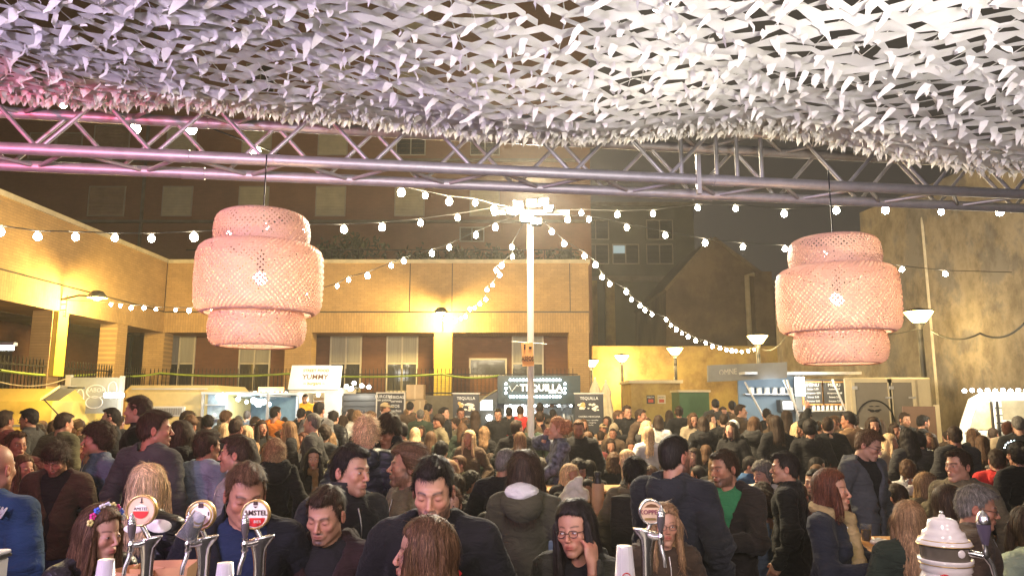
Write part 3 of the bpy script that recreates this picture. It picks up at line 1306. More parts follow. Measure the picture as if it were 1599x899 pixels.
# head heights read off the photograph, hair to chin
HT = {-8: 76, 152: 92, 232: 76, 384: 93, 337: 50, 374: 57, 322: 50, 515: 89, 543: 76, 640: 66, 680: 97, 672: 116, 572: 49, 612: 46, 491: 38, 430: 42, 786: 50, 820: 66, 872: 34, 904: 92,
      990: 50, 1050: 65, 1135: 58, 1228: 53, 1192: 42, 1292: 67, 1418: 74, 1512: 73, 1497: 53, 1444: 42, 1345: 46, 1036: 74, 1580: 42, 1588: 44, 1556: 41, 1604: 66, 95: 50, 146: 46, 36: 46,
      26: 42, 158: 46, 240: 52, 220: 40, 284: 44}


def person(px, ytop, h, yaw, sex='m', hair='short', hc='darkbrown', top='collar', tc='black', fab='cloth', hyaw=None, pitch=0, roll=0, label=None, where='',
           arms=('down', 'down'), beard=0, glasses=0, seated=None, shirt=None, head=None, tone=None, bulk=0., openw=0., zc=.80, Y=None, hscale=1., closed=False,
           puffer=False, bottom=None, scarf=None, extra=None, seed=None, lod=None, xyz=None, group=PEOPLE_GROUP, stub=.5, look=(0, 0), zipper=True, zt=None):
    NP[0] += 1
    i = NP[0]
    seed = i * 7 if seed is None else seed
    r = random.Random(seed)
    if xyz is None and label and px in HT:
        h, Y, zt = HT[px], None, None
    if Y is None: Y = F * .25 / h * 1.03
    bulk += .008
    if xyz is None:
        tp = P(px, ytop, Y)
        tp.y = Y
        hx = tp.x
        ztop = tp.z if zt is None else zt
    else:
        hx, Y, ztop = xyz
    if hair in ('curly', 'messy', 'mop', 'afro'): ztop -= .02
    if seated is None: seated = ztop < 1.42
    s = .97 if seated else max(.82, min(1.12, ztop / 1.723))
    dz = ztop / s - 1.723
    hy = yaw if hyaw is None else hyaw
    rel = (hy - yaw + 180) % 360 - 180
    rel = max(-75, min(75, rel))
    if lod is None: lod = 0 if h >= 38 else (1 if h >= 18 else 2)
    hh, jh, rh, nh = [(.0044, .0135, .0058, .0052), (.0075, .024, .011, .008), (.011, .032, .015, .011)][lod]
    if head is None: head = r.choice([0, 1, 2, 3, 4]) if sex == 'm' else r.choice([5, 6, 7, 8])
    tone_ = SKINS[r.randrange(5) if tone is None else tone]
    hcol = np.array(HC_[hc] if isinstance(hc, str) else hc)
    rgb = CL[tc] if isinstance(tc, str) else tc
    if max(rgb) < .3: rgb = tuple(v * (.72 if lod == 0 else 1.15) + sum(rgb) / 3 * .04 for v in rgb)
    # root: the head sits a little in front of the feet axis
    yw = R(yaw)
    root = thing('person', label or '', 'person', (hx, Y, 0), yw, group)
    root.scale = (s, s, s)
    OCC.append((hx, Y, .3))
    dzv = Vector((0, 0, dz))
    # --- body: head, neck and hands on one skin
    V, Q = head_mesh(head, hh)
    V = V * np.array([r.uniform(.97, 1.03), r.uniform(.98, 1.02), r.uniform(.97, 1.03)]) * hscale
    if hair in ('long', 'wavy', 'straight', 'bob', 'afro', 'mop'):
        ear = (np.abs(V[:, 0]) > .066) & (V[:, 2] < .05) & (V[:, 2] > -.06) & (V[:, 1] > -.03)
        V[ear, 0] = np.sign(V[ear, 0]) * (.066 + (np.abs(V[ear, 0]) - .066) * .12)
    parts = [(V, Q, skin_cols(V, tone_, hcol, beard, sex, seed, stub=stub))]
    if lod < 2:
        for sd in (-1, 1):
            parts.append(eye_patch(sd, look, closed))
    Vh, Qh, Ch = sew_eyes(parts)
    Vh = bend_head(Vh, R(rel), R(pitch), R(roll)) + HC
    parts = [(Vh, Qh, Ch)]
    pz = [pose(arms[0], -1), pose(arms[1], 1)]
    ar = arms_of(sex, pz[0][0], pz[1][0])
    for k, sd in ((0, -1), (1, 1)):
        add_hand(parts, ar[k], pz[k], sd, nh, tone_)
    V, Q, C = join_body(parts, ar, tone_)
    objof('body', npmesh('body', V, Q, [M_SKIN], C), root).location = dzv
    # --- hair
    if hair and hair != 'bald':
        V, Q = hair_mesh(hair, rh)
        ns = (4200, 700, 110)[lod] * (2 if hair in ('long', 'wavy', 'straight', 'afro', 'ponytail') else 1)
        if hair == 'buzz': ns //= 2
        sv, sq = strands(V, Q, hair, ns, seed, (.0013, .0022, .004)[lod])
        rg_ = np.random.default_rng(seed + 5)
        ang_ = np.arctan2(V[:, 0], V[:, 1] - .02)
        hb = .85 + .35 * vnoise(np.stack([ang_ * 14, V[:, 2] * 5, V[:, 1] * 12], 1), seed)
        hs = np.repeat(np.clip(rg_.lognormal(0, .38, ns), .35, 2.4), 8)
        hcl = np.concatenate([hb, hs])[:, None] * np.ones((1, 3))
        Q = np.concatenate([Q, sq + len(V)])
        V = np.concatenate([V, sv])
        V = V * hscale
        lw = (-.42, -.08) if hair in ('long', 'wavy', 'straight', 'ponytail') else (-.25, -.13)
        V = bend_head(V, R(rel), R(pitch), R(roll), *lw) + HC
        o = objof('hair', npmesh('hair', V, Q, [M_HAIR], hcl), root, tuple(hcol))
        o.location = dzv
    # --- clothes
    key = (sex, top, str(arms), round(bulk, 2), round(openw, 3), round(zc, 2), lod, puffer, seated, 0 if lod else seed)
    if key not in JCACHE:
        V, Q = jacket_mesh(sex, ar, jh, top, zc, bulk, openw, seed=seed, puffer=puffer)
        fm = FAB['puffer'] if puffer and fab == 'cloth' else FAB[fab]
        zl = None
        if lod == 0 and top != 'plain' and not openw:
            m = (np.abs(V[:, 0]) < .012) & (V[:, 1] < -.03) & (V[:, 2] < 1.42) & (V[:, 2] > zc + .03)
            c = V[m]
            if len(c) > 5:
                bz = np.arange(zc + .05, 1.42, .04)
                zl = [(0, c[np.argmin(np.abs(c[:, 2] - z)), 1] - .004, z) for z in bz]
        JCACHE[key] = (npmesh('jacket', V, Q, [fm]), zl)
    me, zl = JCACHE[key]
    nm = {'plain': 'sweater', 'hood': 'hoodie', 'furhood': 'parka', 'collar': 'jacket', 'zip': 'jacket', 'high': 'coat'}[top]
    o = objof(nm, me, root, rgb)
    if me.materials[0] != FAB[fab] and not puffer:
        o.material_slots[0].link = 'OBJECT'
        o.material_slots[0].material = FAB[fab]
    o.location = dzv
    if zl and zipper:
        objof('zip', MB().tube(zl, .0035, 5).mesh('zip', M_ZIP), o)
    if shirt is not None or openw:
        k2 = ('shirt', sex, lod)
        if k2 not in FEET:
            a0 = arms_of(sex, None, None)
            V, Q = snet(torso_sdf(sex, a0, off=-.008, zc=.86, sleeves=False, neck_r=.055, neck_z=1.462), (-.24, -.18, .84), (.24, .20, 1.53), max(jh, .014))
            FEET[k2] = npmesh('shirt', V, Q, [FAB['cloth']])
        objof('shirt', FEET[k2], root, CL[shirt] if isinstance(shirt, str) else (shirt or (.05, .05, .05))).location = dzv
    # --- legs
    knee = .90 + dz - .10
    k3 = ('legs', sex, seated, round(knee, 1) if seated else 0, lod > 0)
    if k3 not in FEET:
        V, Q = trousers_mesh(sex, .026 if lod == 0 else .034, seated, max(.2, round(knee, 1)))
        FEET[k3] = npmesh('trousers', V, Q, [FAB['cloth']])
    bt = CL[bottom] if bottom else r.choice([(.02, .025, .04), (.015, .015, .016), (.03, .028, .025), (.035, .05, .09)])
    objof('trousers', FEET[k3], root, bt).location = dzv if seated else Vector((0, 0, min(0, dz)))
    for sd in (-1, 1):
        so = objof('shoe', shoe_mesh(), root, (.02, .018, .016))
        so.location = (.105 * sd, -.44 if seated else 0, .0)
    # --- extras in the head frame
    bend = lambda v: bend_head(np.array(v, float), R(rel), R(pitch), R(roll)) + HC
    if glasses:
        for kx, m_ in ((1, M_GLASS_RIM),):
            g = MB()
            top_ = glasses == 2
            for sd in (-1, 1):
                pts = []
                for k in range(16):
                    t = 2 * math.pi * k / 16
                    cx_, cz_ = math.cos(t), math.sin(t)
                    ex = .0215 * math.copysign(abs(cx_) ** .7, cx_)
                    ez = .0150 * math.copysign(abs(cz_) ** .7, cz_)
                    if top_: pts.append((.031 * sd + ex, -.085 + .3 * ez, .085 + ez))
                    else: pts.append((.031 * sd + ex, -.1 - .0 + .25 * abs(ex + .0) , -.002 + ez))
                g.tube(pts, .0016, 5, closed=True)
                zz = .085 if top_ else .003
                g.tube([(.052 * sd, -.094 + (.01 if top_ else 0), zz), (.076 * sd, -.05, zz), (.082 * sd, .01, zz - .002)], .0016, 5)
            g.tube([(-.010, -.101, .0), (0, -.104, .003), (.010, -.101, .0)] if not top_ else [(-.01, -.085, .088), (.01, -.085, .088)], .0016, 5)
            g.v = [tuple(v) for v in bend(g.v)]
            g.build('eyeglasses', m_, root).location = dzv
    if scarf:
        def sf(X, Y_, Z):
            rr = np.sqrt(X ** 2 + ((Y_ - .012) * 1.05) ** 2)
            d = np.sqrt((rr - .082) ** 2 + ((Z - 1.455 - .2 * (Y_)) * .8) ** 2) - .034
            d = su(d, cap(X, Y_, Z, (.03, -.10, 1.43), (.045, -.155, 1.02), .036, .045, .8), .03)
            return d
        V, Q = snet(sf, (-.16, -.26, .95), (.16, .16, 1.54), .014)
        n_ = normals(V, Q)
        V = V + n_ * (.010 * vnoise(V * np.array([14, 14, 34]), seed) + .004 * vnoise(V * 60, 3))[:, None]
        objof('scarf', npmesh('scarf', V, Q, [FAB['cloth']]), root, CL[scarf] if isinstance(scarf, str) else scarf).location = dzv
    SEATR.append(root) if seated else None
    ctx = dict(root=root, dz=dz, s=s, arms=ar, bend=bend, pos=(hx, Y), yaw=yw, dzv=dzv)

    def world(p):
        p = Vector(p) + dzv
        return Matrix.Translation((hx, Y, 0)) @ Matrix.Rotation(yw, 4, 'Z') @ Matrix.Scale(s, 4) @ p
    ctx['world'] = world
    if extra: extra(ctx)
    if seated:
        SEATS.append((hx, Y, yw, (.81 + dz) * s))
    if not label:
        hw = {'short': 'short {} hair', 'buzz': 'cropped {} hair', 'receding': 'receding {} hair', 'messy': 'tousled {} hair', 'swept': 'swept-back {} hair',
              'curly': 'curly {} hair', 'mop': 'mop of {} hair', 'bald': 'bald head', 'long': 'long {} hair', 'straight': 'long straight {} hair', 'wavy': 'wavy {} hair',
              'bob': '{} bob', 'afro': 'frizzy {} hair', 'ponytail': '{} ponytail', 'bun': '{} hair in a bun', 'puff': '{} hair tied back', None: 'covered head'}[hair]
        hn = {'darkbrown': 'dark brown', 'lightbrown': 'light brown'}.get(hc, hc)
        hw = hw.format(hn)
        a = abs((hy + 180) % 360 - 180)
        fc = 'facing the bar' if a < 40 else ('turned ' + ('right' if 0 < ((hy + 180) % 360 - 180) else 'left') if a < 125 else 'seen from behind')
        cn = tc if isinstance(tc, str) else 'dark'
        gn = {'sweater': 'sweater', 'hoodie': 'hooded jacket', 'parka': 'fur-hooded parka', 'jacket': 'jacket', 'coat': 'coat'}[nm]
        root['label'] = f"{'man' if sex == 'm' else 'woman'} with {hw}, {cn} {gn}, {fc}" + (', ' + where if where else '')
    return ctx


SEATS = []
SEATR = []


def place_prop(name, label, cat_, loc, rz=0, group=None):
    return thing(name, label, cat_, loc, rz, group)

# ================================================================== the place
def solid(name, m, lo, hi, parent=None, bev=0):
    return MB().bb(lo, hi, None, bev).build(name, m, parent)


M_BRICK_TAN = brick('tan_brick', (.47, .30, .145), (.41, .26, .125), (.30, .20, .11), .25, .075)
M_BRICK_SOLDIER = brick('tan_brick_upright', (.47, .30, .145), (.40, .255, .125), (.29, .195, .11), .25, .09, vertical=True)
M_BRICK_TANY = brick('tan_brick_side', (.47, .30, .145), (.41, .26, .125), (.30, .20, .11), .25, .075, axis='Y')
M_BRICK_SOLY = brick('tan_brick_side_upright', (.47, .30, .145), (.40, .255, .125), (.29, .195, .11), .25, .09, axis='Y', vertical=True)
M_BRICK_RED = brick('red_brown_brick', (.17, .075, .045), (.14, .06, .038), (.12, .075, .05), .25, .07)
M_BRICK_REDY = brick('red_brown_brick_side', (.17, .075, .045), (.14, .06, .038), (.12, .075, .05), .25, .07, axis='Y')
M_BRICK_FAR = brick('far_brick', (.34, .17, .10), (.30, .15, .09), (.24, .14, .09), .25, .075, var=.18)
M_COPING = mat('pale_coping', (.55, .48, .36), .8, var=.2, scale=3)
M_SHUTTER = mat('roller_blind', (.62, .56, .42), .7, var=.12, scale=2)
M_SHUTTER_D = mat('roller_blind_brown', (.38, .27, .19), .7, var=.2, scale=2)
M_FRAME_W = mat('pale_window_frame', (.50, .45, .38), .5, var=.1)
M_ALU = mat('aluminium', (.52, .50, .50), .46, metal=.55, var=.12, scale=14, bump=.05)
M_IRON = mat('black_iron', (.02, .018, .017), .5, metal=.3, var=.2)
M_GLASSDARK = mat('dark_window_glass', (.05, .05, .05), .08, var=0, spec=.8)
M_CURTAIN = mat('net_curtain', (.32, .30, .27), .8, var=.15, scale=3, stretch=(8, 1, .3))
M_CONC = mat('concrete', (.22, .19, .15), .9, var=.3, scale=2, bump=.2)
M_GREENCABLE = mat('green_cable', (.22, .30, .04), .6, var=.3, scale=6)
M_BLACKCABLE = mat('black_cable', (.015, .015, .015), .6, var=0)
M_WHITE = mat('white_paint', (.72, .69, .64), .45, var=.1, scale=3)
M_CREAM = mat('cream_paint', (.62, .52, .34), .45, var=.1, scale=3)
M_DARKPANEL = mat('dark_panel', (.03, .03, .032), .45, var=.3, scale=3)
M_WOOD = mat('orange_varnished_wood', (.55, .26, .07), .4, var=.35, scale=5, stretch=(1, 12, 1), bump=.1)
M_CARD = mat('brown_cardboard', (.42, .28, .15), .85, var=.12, scale=4)
M_ROOFTILE = mat('old_roof', (.10, .075, .055), .9, var=.4, scale=9, bump=.4)
M_LEAF = mat('dark_leaves', (.05, .06, .025), .6, var=.5, scale=3)
M_CHALK = mat('chalk_white', (.75, .73, .68), .8, var=0)
M_CANVAS = mat('folded_canvas', (.55, .46, .30), .9, var=.2, scale=4, bump=.2)
M_OLDPL = plaster('old_plaster', (.12, .108, .105), (.185, .155, .125), (.42, .38, .35), .45)
M_OLDPL2 = plaster('gable_plaster', (.12, .085, .06), (.09, .06, .045), (.55, .5, .45), .5)
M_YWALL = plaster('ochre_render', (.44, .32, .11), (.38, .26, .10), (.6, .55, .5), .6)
E_BULB = emis('festoon_bulb_glow', (1, .84, .56), 105)
E_FLOOD = emis('floodlight_glow', (1, .93, .78), 170)
E_SOD = emis('sodium_lantern_glow', (1, .66, .16), 26)
E_WHITE = emis('white_tube_glow', (.95, 1, .97), 14)
E_COOL = emis('cool_led_glow', (.72, .95, 1), 12)

# ground
g = NT('market_asphalt')
gp = g.n('ShaderNodeNewGeometry')
gn = g.n('ShaderNodeTexNoise', Scale=1.2, Detail=10)
g.l(gp.outputs['Position'], gn.inputs['Vector'])
gr = g.n('ShaderNodeValToRGB')
gr.color_ramp.elements[0].color = (.035, .032, .03, 1)
gr.color_ramp.elements[1].color = (.08, .07, .06, 1)
g.l(gn.outputs['Fac'], gr.inputs['Fac'])
g.l(gr.outputs[0], g.b.inputs['Base Color'])
g.b.inputs['Roughness'].default_value = .75
mb = MB()
mb.add([(-120, -40, 0), (120, -40, 0), (120, 160, 0), (-120, 160, 0)], [(0, 1, 2, 3)])
tag(mb.build('ground', g.m), kind='structure')


def window(parent, cx, y, z0, w_, h, shutter=None, curtain=True, mull=1, transom=.45, frame=M_FRAME_W, depth=.12):
    """window on a wall whose outer face is y (facing -y)"""
    f = MB()
    t = .06
    f.bb((cx - w_ / 2, y - .03, z0), (cx - w_ / 2 + t, y + .05, z0 + h))
    f.bb((cx + w_ / 2 - t, y - .03, z0), (cx + w_ / 2, y + .05, z0 + h))
    f.bb((cx - w_ / 2 + t, y - .03, z0), (cx + w_ / 2 - t, y + .05, z0 + t))
    f.bb((cx - w_ / 2 + t, y - .03, z0 + h - t), (cx + w_ / 2 - t, y + .05, z0 + h))
    if not shutter:
        for k in range(mull):
            x = cx - w_ / 2 + w_ * (k + 1) / (mull + 1)
            f.bb((x - .03, y - .025, z0 + t), (x + .03, y + .045, z0 + h - t))
        if transom:
            f.bb((cx - w_ / 2 + t, y - .02, z0 + h * transom - .03), (cx + w_ / 2 - t, y + .04, z0 + h * transom + .03))
    o = f.build('window', frame, parent)
    if shutter:
        b = MB()
        n = max(6, int(h / .16))
        for k in range(n):
            b.bb((cx - w_ / 2 + t, y - .012, z0 + t + (h - 2 * t) * k / n), (cx + w_ / 2 - t, y + .03, z0 + t + (h - 2 * t) * (k + 1) / n - .012))
        tag(b.build('blind', shutter, o), kind='stuff')
    else:
        solid('pane', M_GLASSDARK, (cx - w_ / 2 + t, y + .02, z0 + t), (cx + w_ / 2 - t, y + .03, z0 + h - t), o)
        if curtain:
            cb = MB()
            n = int(w_ / .12)
            xs = [cx - w_ / 2 + t + (w_ - 2 * t) * k / n for k in range(n + 1)]
            vs = []
            for k, x in enumerate(xs):
                yy = y + .012 - (.008 if k % 2 else 0)
                vs += [(x, yy, z0 + h * (transom or 0) + .04), (x, yy, z0 + h - t)]
            cb.add(vs, [(2 * k, 2 * k + 2, 2 * k + 3, 2 * k + 1) for k in range(n)], None, True)
            cb.build('curtain', M_CURTAIN, o)
    return o


# ---------------- rear arcade wing (faces the camera)
YB = 26.0
zE, zS, zT = P(700, 519, YB).z, P(700, 488, YB).z, P(700, 411, YB).z
XL, XR = P(256, 500, YB).x, P(920, 500, YB).x
rear = thing('brick_building', 'tan brick arcade building with a deep blank parapet and shaded windows behind the stalls', 'building', (0, YB, 0))
rear.location = (0, 0, 0)
solid('upper_parapet', M_BRICK_TAN, (XL, YB, zS + .05), (XR, YB + 1.5, zT), rear)
solid('joint_strip', M_DARKPANEL, (XL, YB + .03, zS), (XR, YB + 1.5, zS + .05), rear)
solid('soldier_course', M_BRICK_SOLDIER, (XL, YB - .02, zE), (XR, YB + 1.5, zS), rear)
solid('coping', M_COPING, (XL - .1, YB - .06, zT), (XR + .06, YB + 1.6, zT + .13), rear)
for px in (341, 640, 706, 890):   # expansion joints in the parapet
    x = P(px, 450, YB).x
    solid('movement_joint', M_DARKPANEL, (x - .015, YB - .004, zS + .05), (x + .015, YB + .01, zT), rear)
for px0, px1 in ((222, 254), (444, 485), (677, 706), (889, 920)):
    a, b = P(px0, 560, YB).x, P(px1, 560, YB).x
    solid('pillar', M_BRICK_TAN, (a, YB + .02, 0), (b, YB + .7, zE), rear)
solid('wall', M_BRICK_RED, (XL - 1, YB + 1.5, 0), (XR, YB + 1.8, zE), rear)
solid('soffit', M_CONC, (XL - 1, YB + 1.5, zE), (XR, YB + 1.8, zE + .3), rear)
solid('end_wall', M_BRICK_TANY, (XR - .35, YB + 1.8, 0), (XR, YB + 9, zT), rear)
solid('roof', M_CONC, (XL - 9, YB + 1.6, zT - .4), (XR - .35, YB + 9, zT - .1), rear)
for px in (280, 398, 540, 628, 824):
    c = P(px, 560, YB + 1.5)
    window(rear, c.x, YB + 1.47, P(px, 612, YB + 1.5).z, 1.18, P(px, 523, YB + 1.5).z - P(px, 612, YB + 1.5).z, mull=1, transom=.5)
c = P(762, 575, YB + 1.5)
window(rear, c.x, YB + 1.47, P(762, 588, YB + 1.5).z, 1.4, .68, mull=0, transom=0, curtain=False)
# terrace wall + fence in front of the arcade
YF = 25.2
zf0, zf1 = P(600, 617, YF).z, P(600, 575, YF).z
tag(solid('terrace_wall', M_CONC, (XL - .3, YF - .1, 0), (XR - .4, YF + .25, zf0)), 'low concrete terrace wall under the railings behind the stalls', 'wall')
fen = thing('railing', 'black iron railing with spiked bars in front of the rear arcade', 'railing')
solid('rail', M_IRON, (XL, YF - .02, zf0 + .06), (XR - .5, YF + .02, zf0 + .10), fen)
solid('rail', M_IRON, (XL, YF - .02, zf1 - .22), (XR - .5, YF + .02, zf1 - .18), fen)
bar0 = None
nb = int((XR - .5 - XL) / .135)
for k in range(nb):
    x = XL + .05 + k * .135
    if bar0 is None:
        m_ = MB()
        m_.bb((-.011, -.011, zf0), (.011, .011, zf1 - .04))
        m_.tube([(0, 0, zf1 - .04), (0, 0, zf1 + .02)], [.016, .002], 4)
        bar0 = m_.mesh('bar', M_IRON)
    o = objof('bar', bar0, fen)
    o.location = (x, YF, 0)

# ---------------- left wing, running towards the camera
XW = XL + .0
yn = 9.0
left = thing('brick_wing', 'tan brick wing along the left side with a lit overhanging parapet', 'building')
solid('upper_parapet', M_BRICK_TANY, (XW - 1.5, yn, zS + .05), (XW, YB - .06, zT), left)
solid('joint_strip', M_DARKPANEL, (XW - 1.5, yn, zS), (XW - .03, YB, zS + .05), left)
solid('soldier_course', M_BRICK_SOLY, (XW - 1.5, yn, zE), (XW + .02, YB - .02, zS), left)
solid('coping', M_COPING, (XW - 1.6, yn, zT), (XW + .06, YB - .06, zT + .13), left)
solid('wall', M_BRICK_REDY, (XW - 3.4, yn, 0), (XW - 3.0, YB + 1.5, zE), left)
solid('soffit', M_CONC, (XW - 3.0, yn, zE - .02), (XW - 1.5, YB + 1.4, zE + .2), left)
solid('roof', M_CONC, (XW - 9, yn, zT - .5), (XW - 1.5, YB, zT - .2), left)
for (y0, y1) in ((14.5, 15.1), (19.7, 20.2), (23.0, 23.6)):
    solid('pillar', M_BRICK_TANY, (XW - .55, y0, 0), (XW - .01, y1, zE), left)
for y0 in (12, 16.5, 21):
    o = MB().bb((XW - 3.0, y0, 1.6), (XW - 2.95, y0 + 1.6, 3.8)).build('door', M_DARKPANEL, left)
zw0 = 2.2
tag(solid('terrace_wall', M_CONC, (XW - .12, yn, 0), (XW - .02, YB - .9, zw0 - .1)), 'low concrete terrace wall along the left wing', 'wall')
fl = thing('railing', 'black iron railing along the left brick wing', 'railing')
solid('rail', M_IRON, (XW - .09, yn, zw0), (XW - .05, YB - .9, zw0 + .04), fl)
solid('rail', M_IRON, (XW - .09, yn, zf1 - .22), (XW - .05, YB - .9, zf1 - .18), fl)
for k in range(int((YB - .9 - yn) / .14)):
    o = objof('bar', bar0, fl)
    o.location = (XW - .07, yn + .1 + k * .14, 0)
# globe lamp under the left arcade
gl = P(90, 510, 18.5)
glx = thing('globe_lamp', 'unlit white globe lamp hanging under the left arcade', 'lamp', (XW - 1.6, 18.5, 0))
glx.location = (0, 0, 0)
gx = P(90, 510, 21.0)
MB().sphere((gx.x, gx.y, gx.z), .22, 20, 14).build('globe', M_WHITE, glx)
MB().tube([(gx.x, gx.y, gx.z + .22), (gx.x, gx.y, zE)], .02, 6).build('stem', M_IRON, glx)


# sagging green cable
def cable(name, label, pts, r, m, sag=.25, n=14, catg='cable'):
    q = []
    for a, b in zip(pts[:-1], pts[1:]):
        a, b = Vector(a), Vector(b)
        for k in range(n):
            t = k / n
            p = a.lerp(b, t)
            p.z -= sag * 4 * t * (1 - t)
            q.append(p)
    q.append(Vector(pts[-1]))
    return tag(MB().tube(q, r, 6).build(name, m), label, catg)


cable('green_cable', 'yellow-green cable tied along the rear railing', [P(0, 578, 17.5), P(160, 583, 23.5), P(250, 582, 25.0), P(450, 583, 25.0), P(690, 584, 25.0), P(780, 586, 25.0)], .035, M_GREENCABLE, .10)
cable('wall_cable', 'thin cable sagging across the left arcade', [P(0, 596, 15), P(110, 588, 19)], .012, M_CANVAS, .15)

# ---------------- tall apartment block behind
YA = 38.0
apt = thing('apartment_building', 'tall red-brown brick apartment block with rows of closed roller blinds', 'building')
xa0, xa1 = -42.0, P(922, 300, YA).x
solid('wall', M_BRICK_FAR, (xa0, YA, 0), (xa1, YA + 12, 24), apt)
for px in (168, 278, 397, 517, 640, 757):
    for row, (t, b) in enumerate(((291, 338), (196, 243), (100, 146), (8, 52))):
        zt, zb = P(px, t, YA).z, P(px, b, YA).z
        x = P(px, 300, YA).x
        wide = 1.95 if px == 168 else 1.6
        if row == 1 and px in (757, 640) or row == 2 and px == 397:
            window(apt, x, YA - .02, zb, wide, zt - zb, mull=1, transom=0, curtain=False)
        else:
            window(apt, x, YA - .02, zb, wide, zt - zb, shutter=M_SHUTTER_D if px == 168 else M_SHUTTER)
c = P(737, 366, YA)
window(apt, c.x, YA - .02, c.z - .4, 1.3, .8, mull=1, transom=0, curtain=False)
for px in (60, 100):
    for (t, b) in ((205, 255), (110, 160)):
        window(apt, P(px, 300, YA).x, YA - .02, P(px, b, YA).z, 1.5, 1.7, shutter=M_SHUTTER_D)
# balcony slabs at the left
for py in (345, 250, 155):
    z = P(100, py, YA).z
    solid('ledge', M_CONC, (xa0, YA - .25, z - .12), (xa1 - .2, YA, z), apt)
solid('downpipe', M_CONC, (P(225, 300, YA).x - .06, YA - .15, 2), (P(225, 300, YA).x + .06, YA, 24), apt)


# roof terrace shrubs
def shrub(cx, cy, z, w_, h, name='shrub', label='', seed=0, n=420, leaf=.13, group=None):
    rr = random.Random(seed)
    root = thing(name, label, 'shrub', (0, 0, 0), 0, group)
    st = MB()
    mb = MB()
    cl = [(cx + rr.uniform(-.4, .4) * w_, cy + rr.uniform(-.25, .25) * w_, z + h * rr.uniform(.3, .8), rr.uniform(.18, .32) * w_) for _ in range(7)]
    for c in cl:
        st.tube([(cx + (c[0] - cx) * .3, cy, z), (c[0], c[1], c[2])], [.025, .01], 5)
    for k in range(n):
        c = rr.choice(cl)
        d = Vector((rr.gauss(0, 1), rr.gauss(0, 1), rr.gauss(0, 1))).normalized() * c[3] * rr.uniform(.4, 1.25)
        p = Vector(c[:3]) + d
        a, b = Vector((rr.gauss(0, 1), rr.gauss(0, 1), rr.gauss(0, 1))).normalized() * leaf, Vector((rr.gauss(0, 1), rr.gauss(0, 1), rr.gauss(0, 1))).normalized() * leaf * .5
        mb.add([p - a, p + b, p + a, p - b], [(0, 1, 2, 3)])
    st.build('stem', M_ROOFTILE, root)
    tag(mb.build('foliage', M_LEAF, root), kind='stuff')
    return root


for k, (px, wd, ht, lb) in enumerate(((515, 1.7, 1.1, 'dark bushy shrub on the roof terrace beside the left lantern'), (573, 2.0, 1.5, 'tallest dark shrub on the roof terrace behind the light strings'),
                                      (655, 1.6, .9, 'low dark shrub in the middle of the roof terrace'), (725, 1.8, .7, 'small spreading shrub on the terrace under the framed window'),
                                      (790, 1.5, .9, 'dark shrub on the terrace left of the white pole'), (868, 1.6, .8, 'dark shrub on the terrace at the right end of the roof'))):
    c = P(px, 405, YB + 2.5)
    shrub(c.x, YB + 2.5, zT - .1, wd, ht + .3, label=lb, seed=k, group='shrubs on the roof terrace')
rl = thing('terrace_rail', 'thin metal handrail along the roof terrace', 'railing')
solid('handrail', M_IRON, (XL, YB + 1.35, zT + .75), (XR, YB + 1.38, zT + .79), rl)
for k in range(15):
    x = XL + (XR - XL) * (k + .5) / 15
    solid('post', M_IRON, (x - .015, YB + 1.35, zT + .13), (x + .015, YB + 1.38, zT + .75), rl)

# ---------------- grey-green block far right of centre
YG = 46.0
far = thing('grey_building', 'dim grey-green building with one blue-lit window behind the street lamps', 'building')
M_GREYB = mat('grey_green_render', (.12, .12, .085), .9, var=.25, scale=.6, kind='Object')
x0, x1 = P(905, 400, YG).x, P(1085, 400, YG).x
solid('wall', M_GREYB, (x0, YG, 0), (x1, YG + 8, P(900, 318, YG).z), far)
solid('cornice', M_CONC, (x0, YG - .3, P(900, 440, YG).z), (x1, YG, P(900, 432, YG).z), far)
solid('coping', M_CONC, (x0, YG - .25, P(900, 322, YG).z), (x1, YG, P(900, 317, YG).z), far)
for px, lit in ((930, 0), (977, 1), (1030, 0)):
    for py in (398, 360 if px != 977 else 352):
        if px == 977 and py != 398: continue
        c = P(px, py, YG)
        o = window(far, c.x, YG - .02, c.z - .6, 1.7, 1.3, mull=1, transom=0, curtain=False)
    if lit:
        c = P(px, 398, YG)
        solid('lit_blind', emis('tv_blue_room', (.25, .5, .6), .35), (c.x - .78, YG - .03, c.z + .1), (c.x - .05, YG - .01, c.z + .6), o)
for px in (925, 952):
    a = P(px, 500, YG)
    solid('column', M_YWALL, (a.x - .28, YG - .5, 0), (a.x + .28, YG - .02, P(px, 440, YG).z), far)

# gabled old house
YH = 36.0
gab = thing('gabled_house', 'old gable-ended house with bare brown plaster beside the right lantern', 'house')
poly = [P(px, py, YH) for px, py in ((1040, 640), (1230, 640), (1230, 462), (1112, 374), (1040, 455))]
MB().prism([(p.x, p.z if i > 1 else 0) for i, p in enumerate(poly)], YH, YH + 9).build('wall', M_OLDPL2, gab)
pe, pl_, pr = P(1112, 374, YH), P(1040, 455, YH), P(1230, 462, YH)
for a, b in ((pl_, pe), (pe, pr)):
    n = Vector((-(b.z - a.z), 0, b.x - a.x)).normalized() * .16
    MB().prism([(a.x, a.z), (b.x, b.z), (b.x + n.x, b.z + n.z), (a.x + n.x, a.z + n.z)], YH - .15, YH + 9.1).build('roof', M_ROOFTILE, gab)
solid('chimney', M_OLDPL2, (P(1172, 400, YH - .3).x, YH - .6, 0), (P(1200, 400, YH - .3).x, YH - .02, P(1180, 425, YH - .4).z), gab)
pp = P(1166, 430, YH - 1)
fo = MB().tube([(pp.x, YH - 1, 0), (pp.x, YH - 1, pp.z), (pp.x + .35, YH - 1, pp.z + .05)], .12, 10).build('flue_pipe', M_CONC, gab)

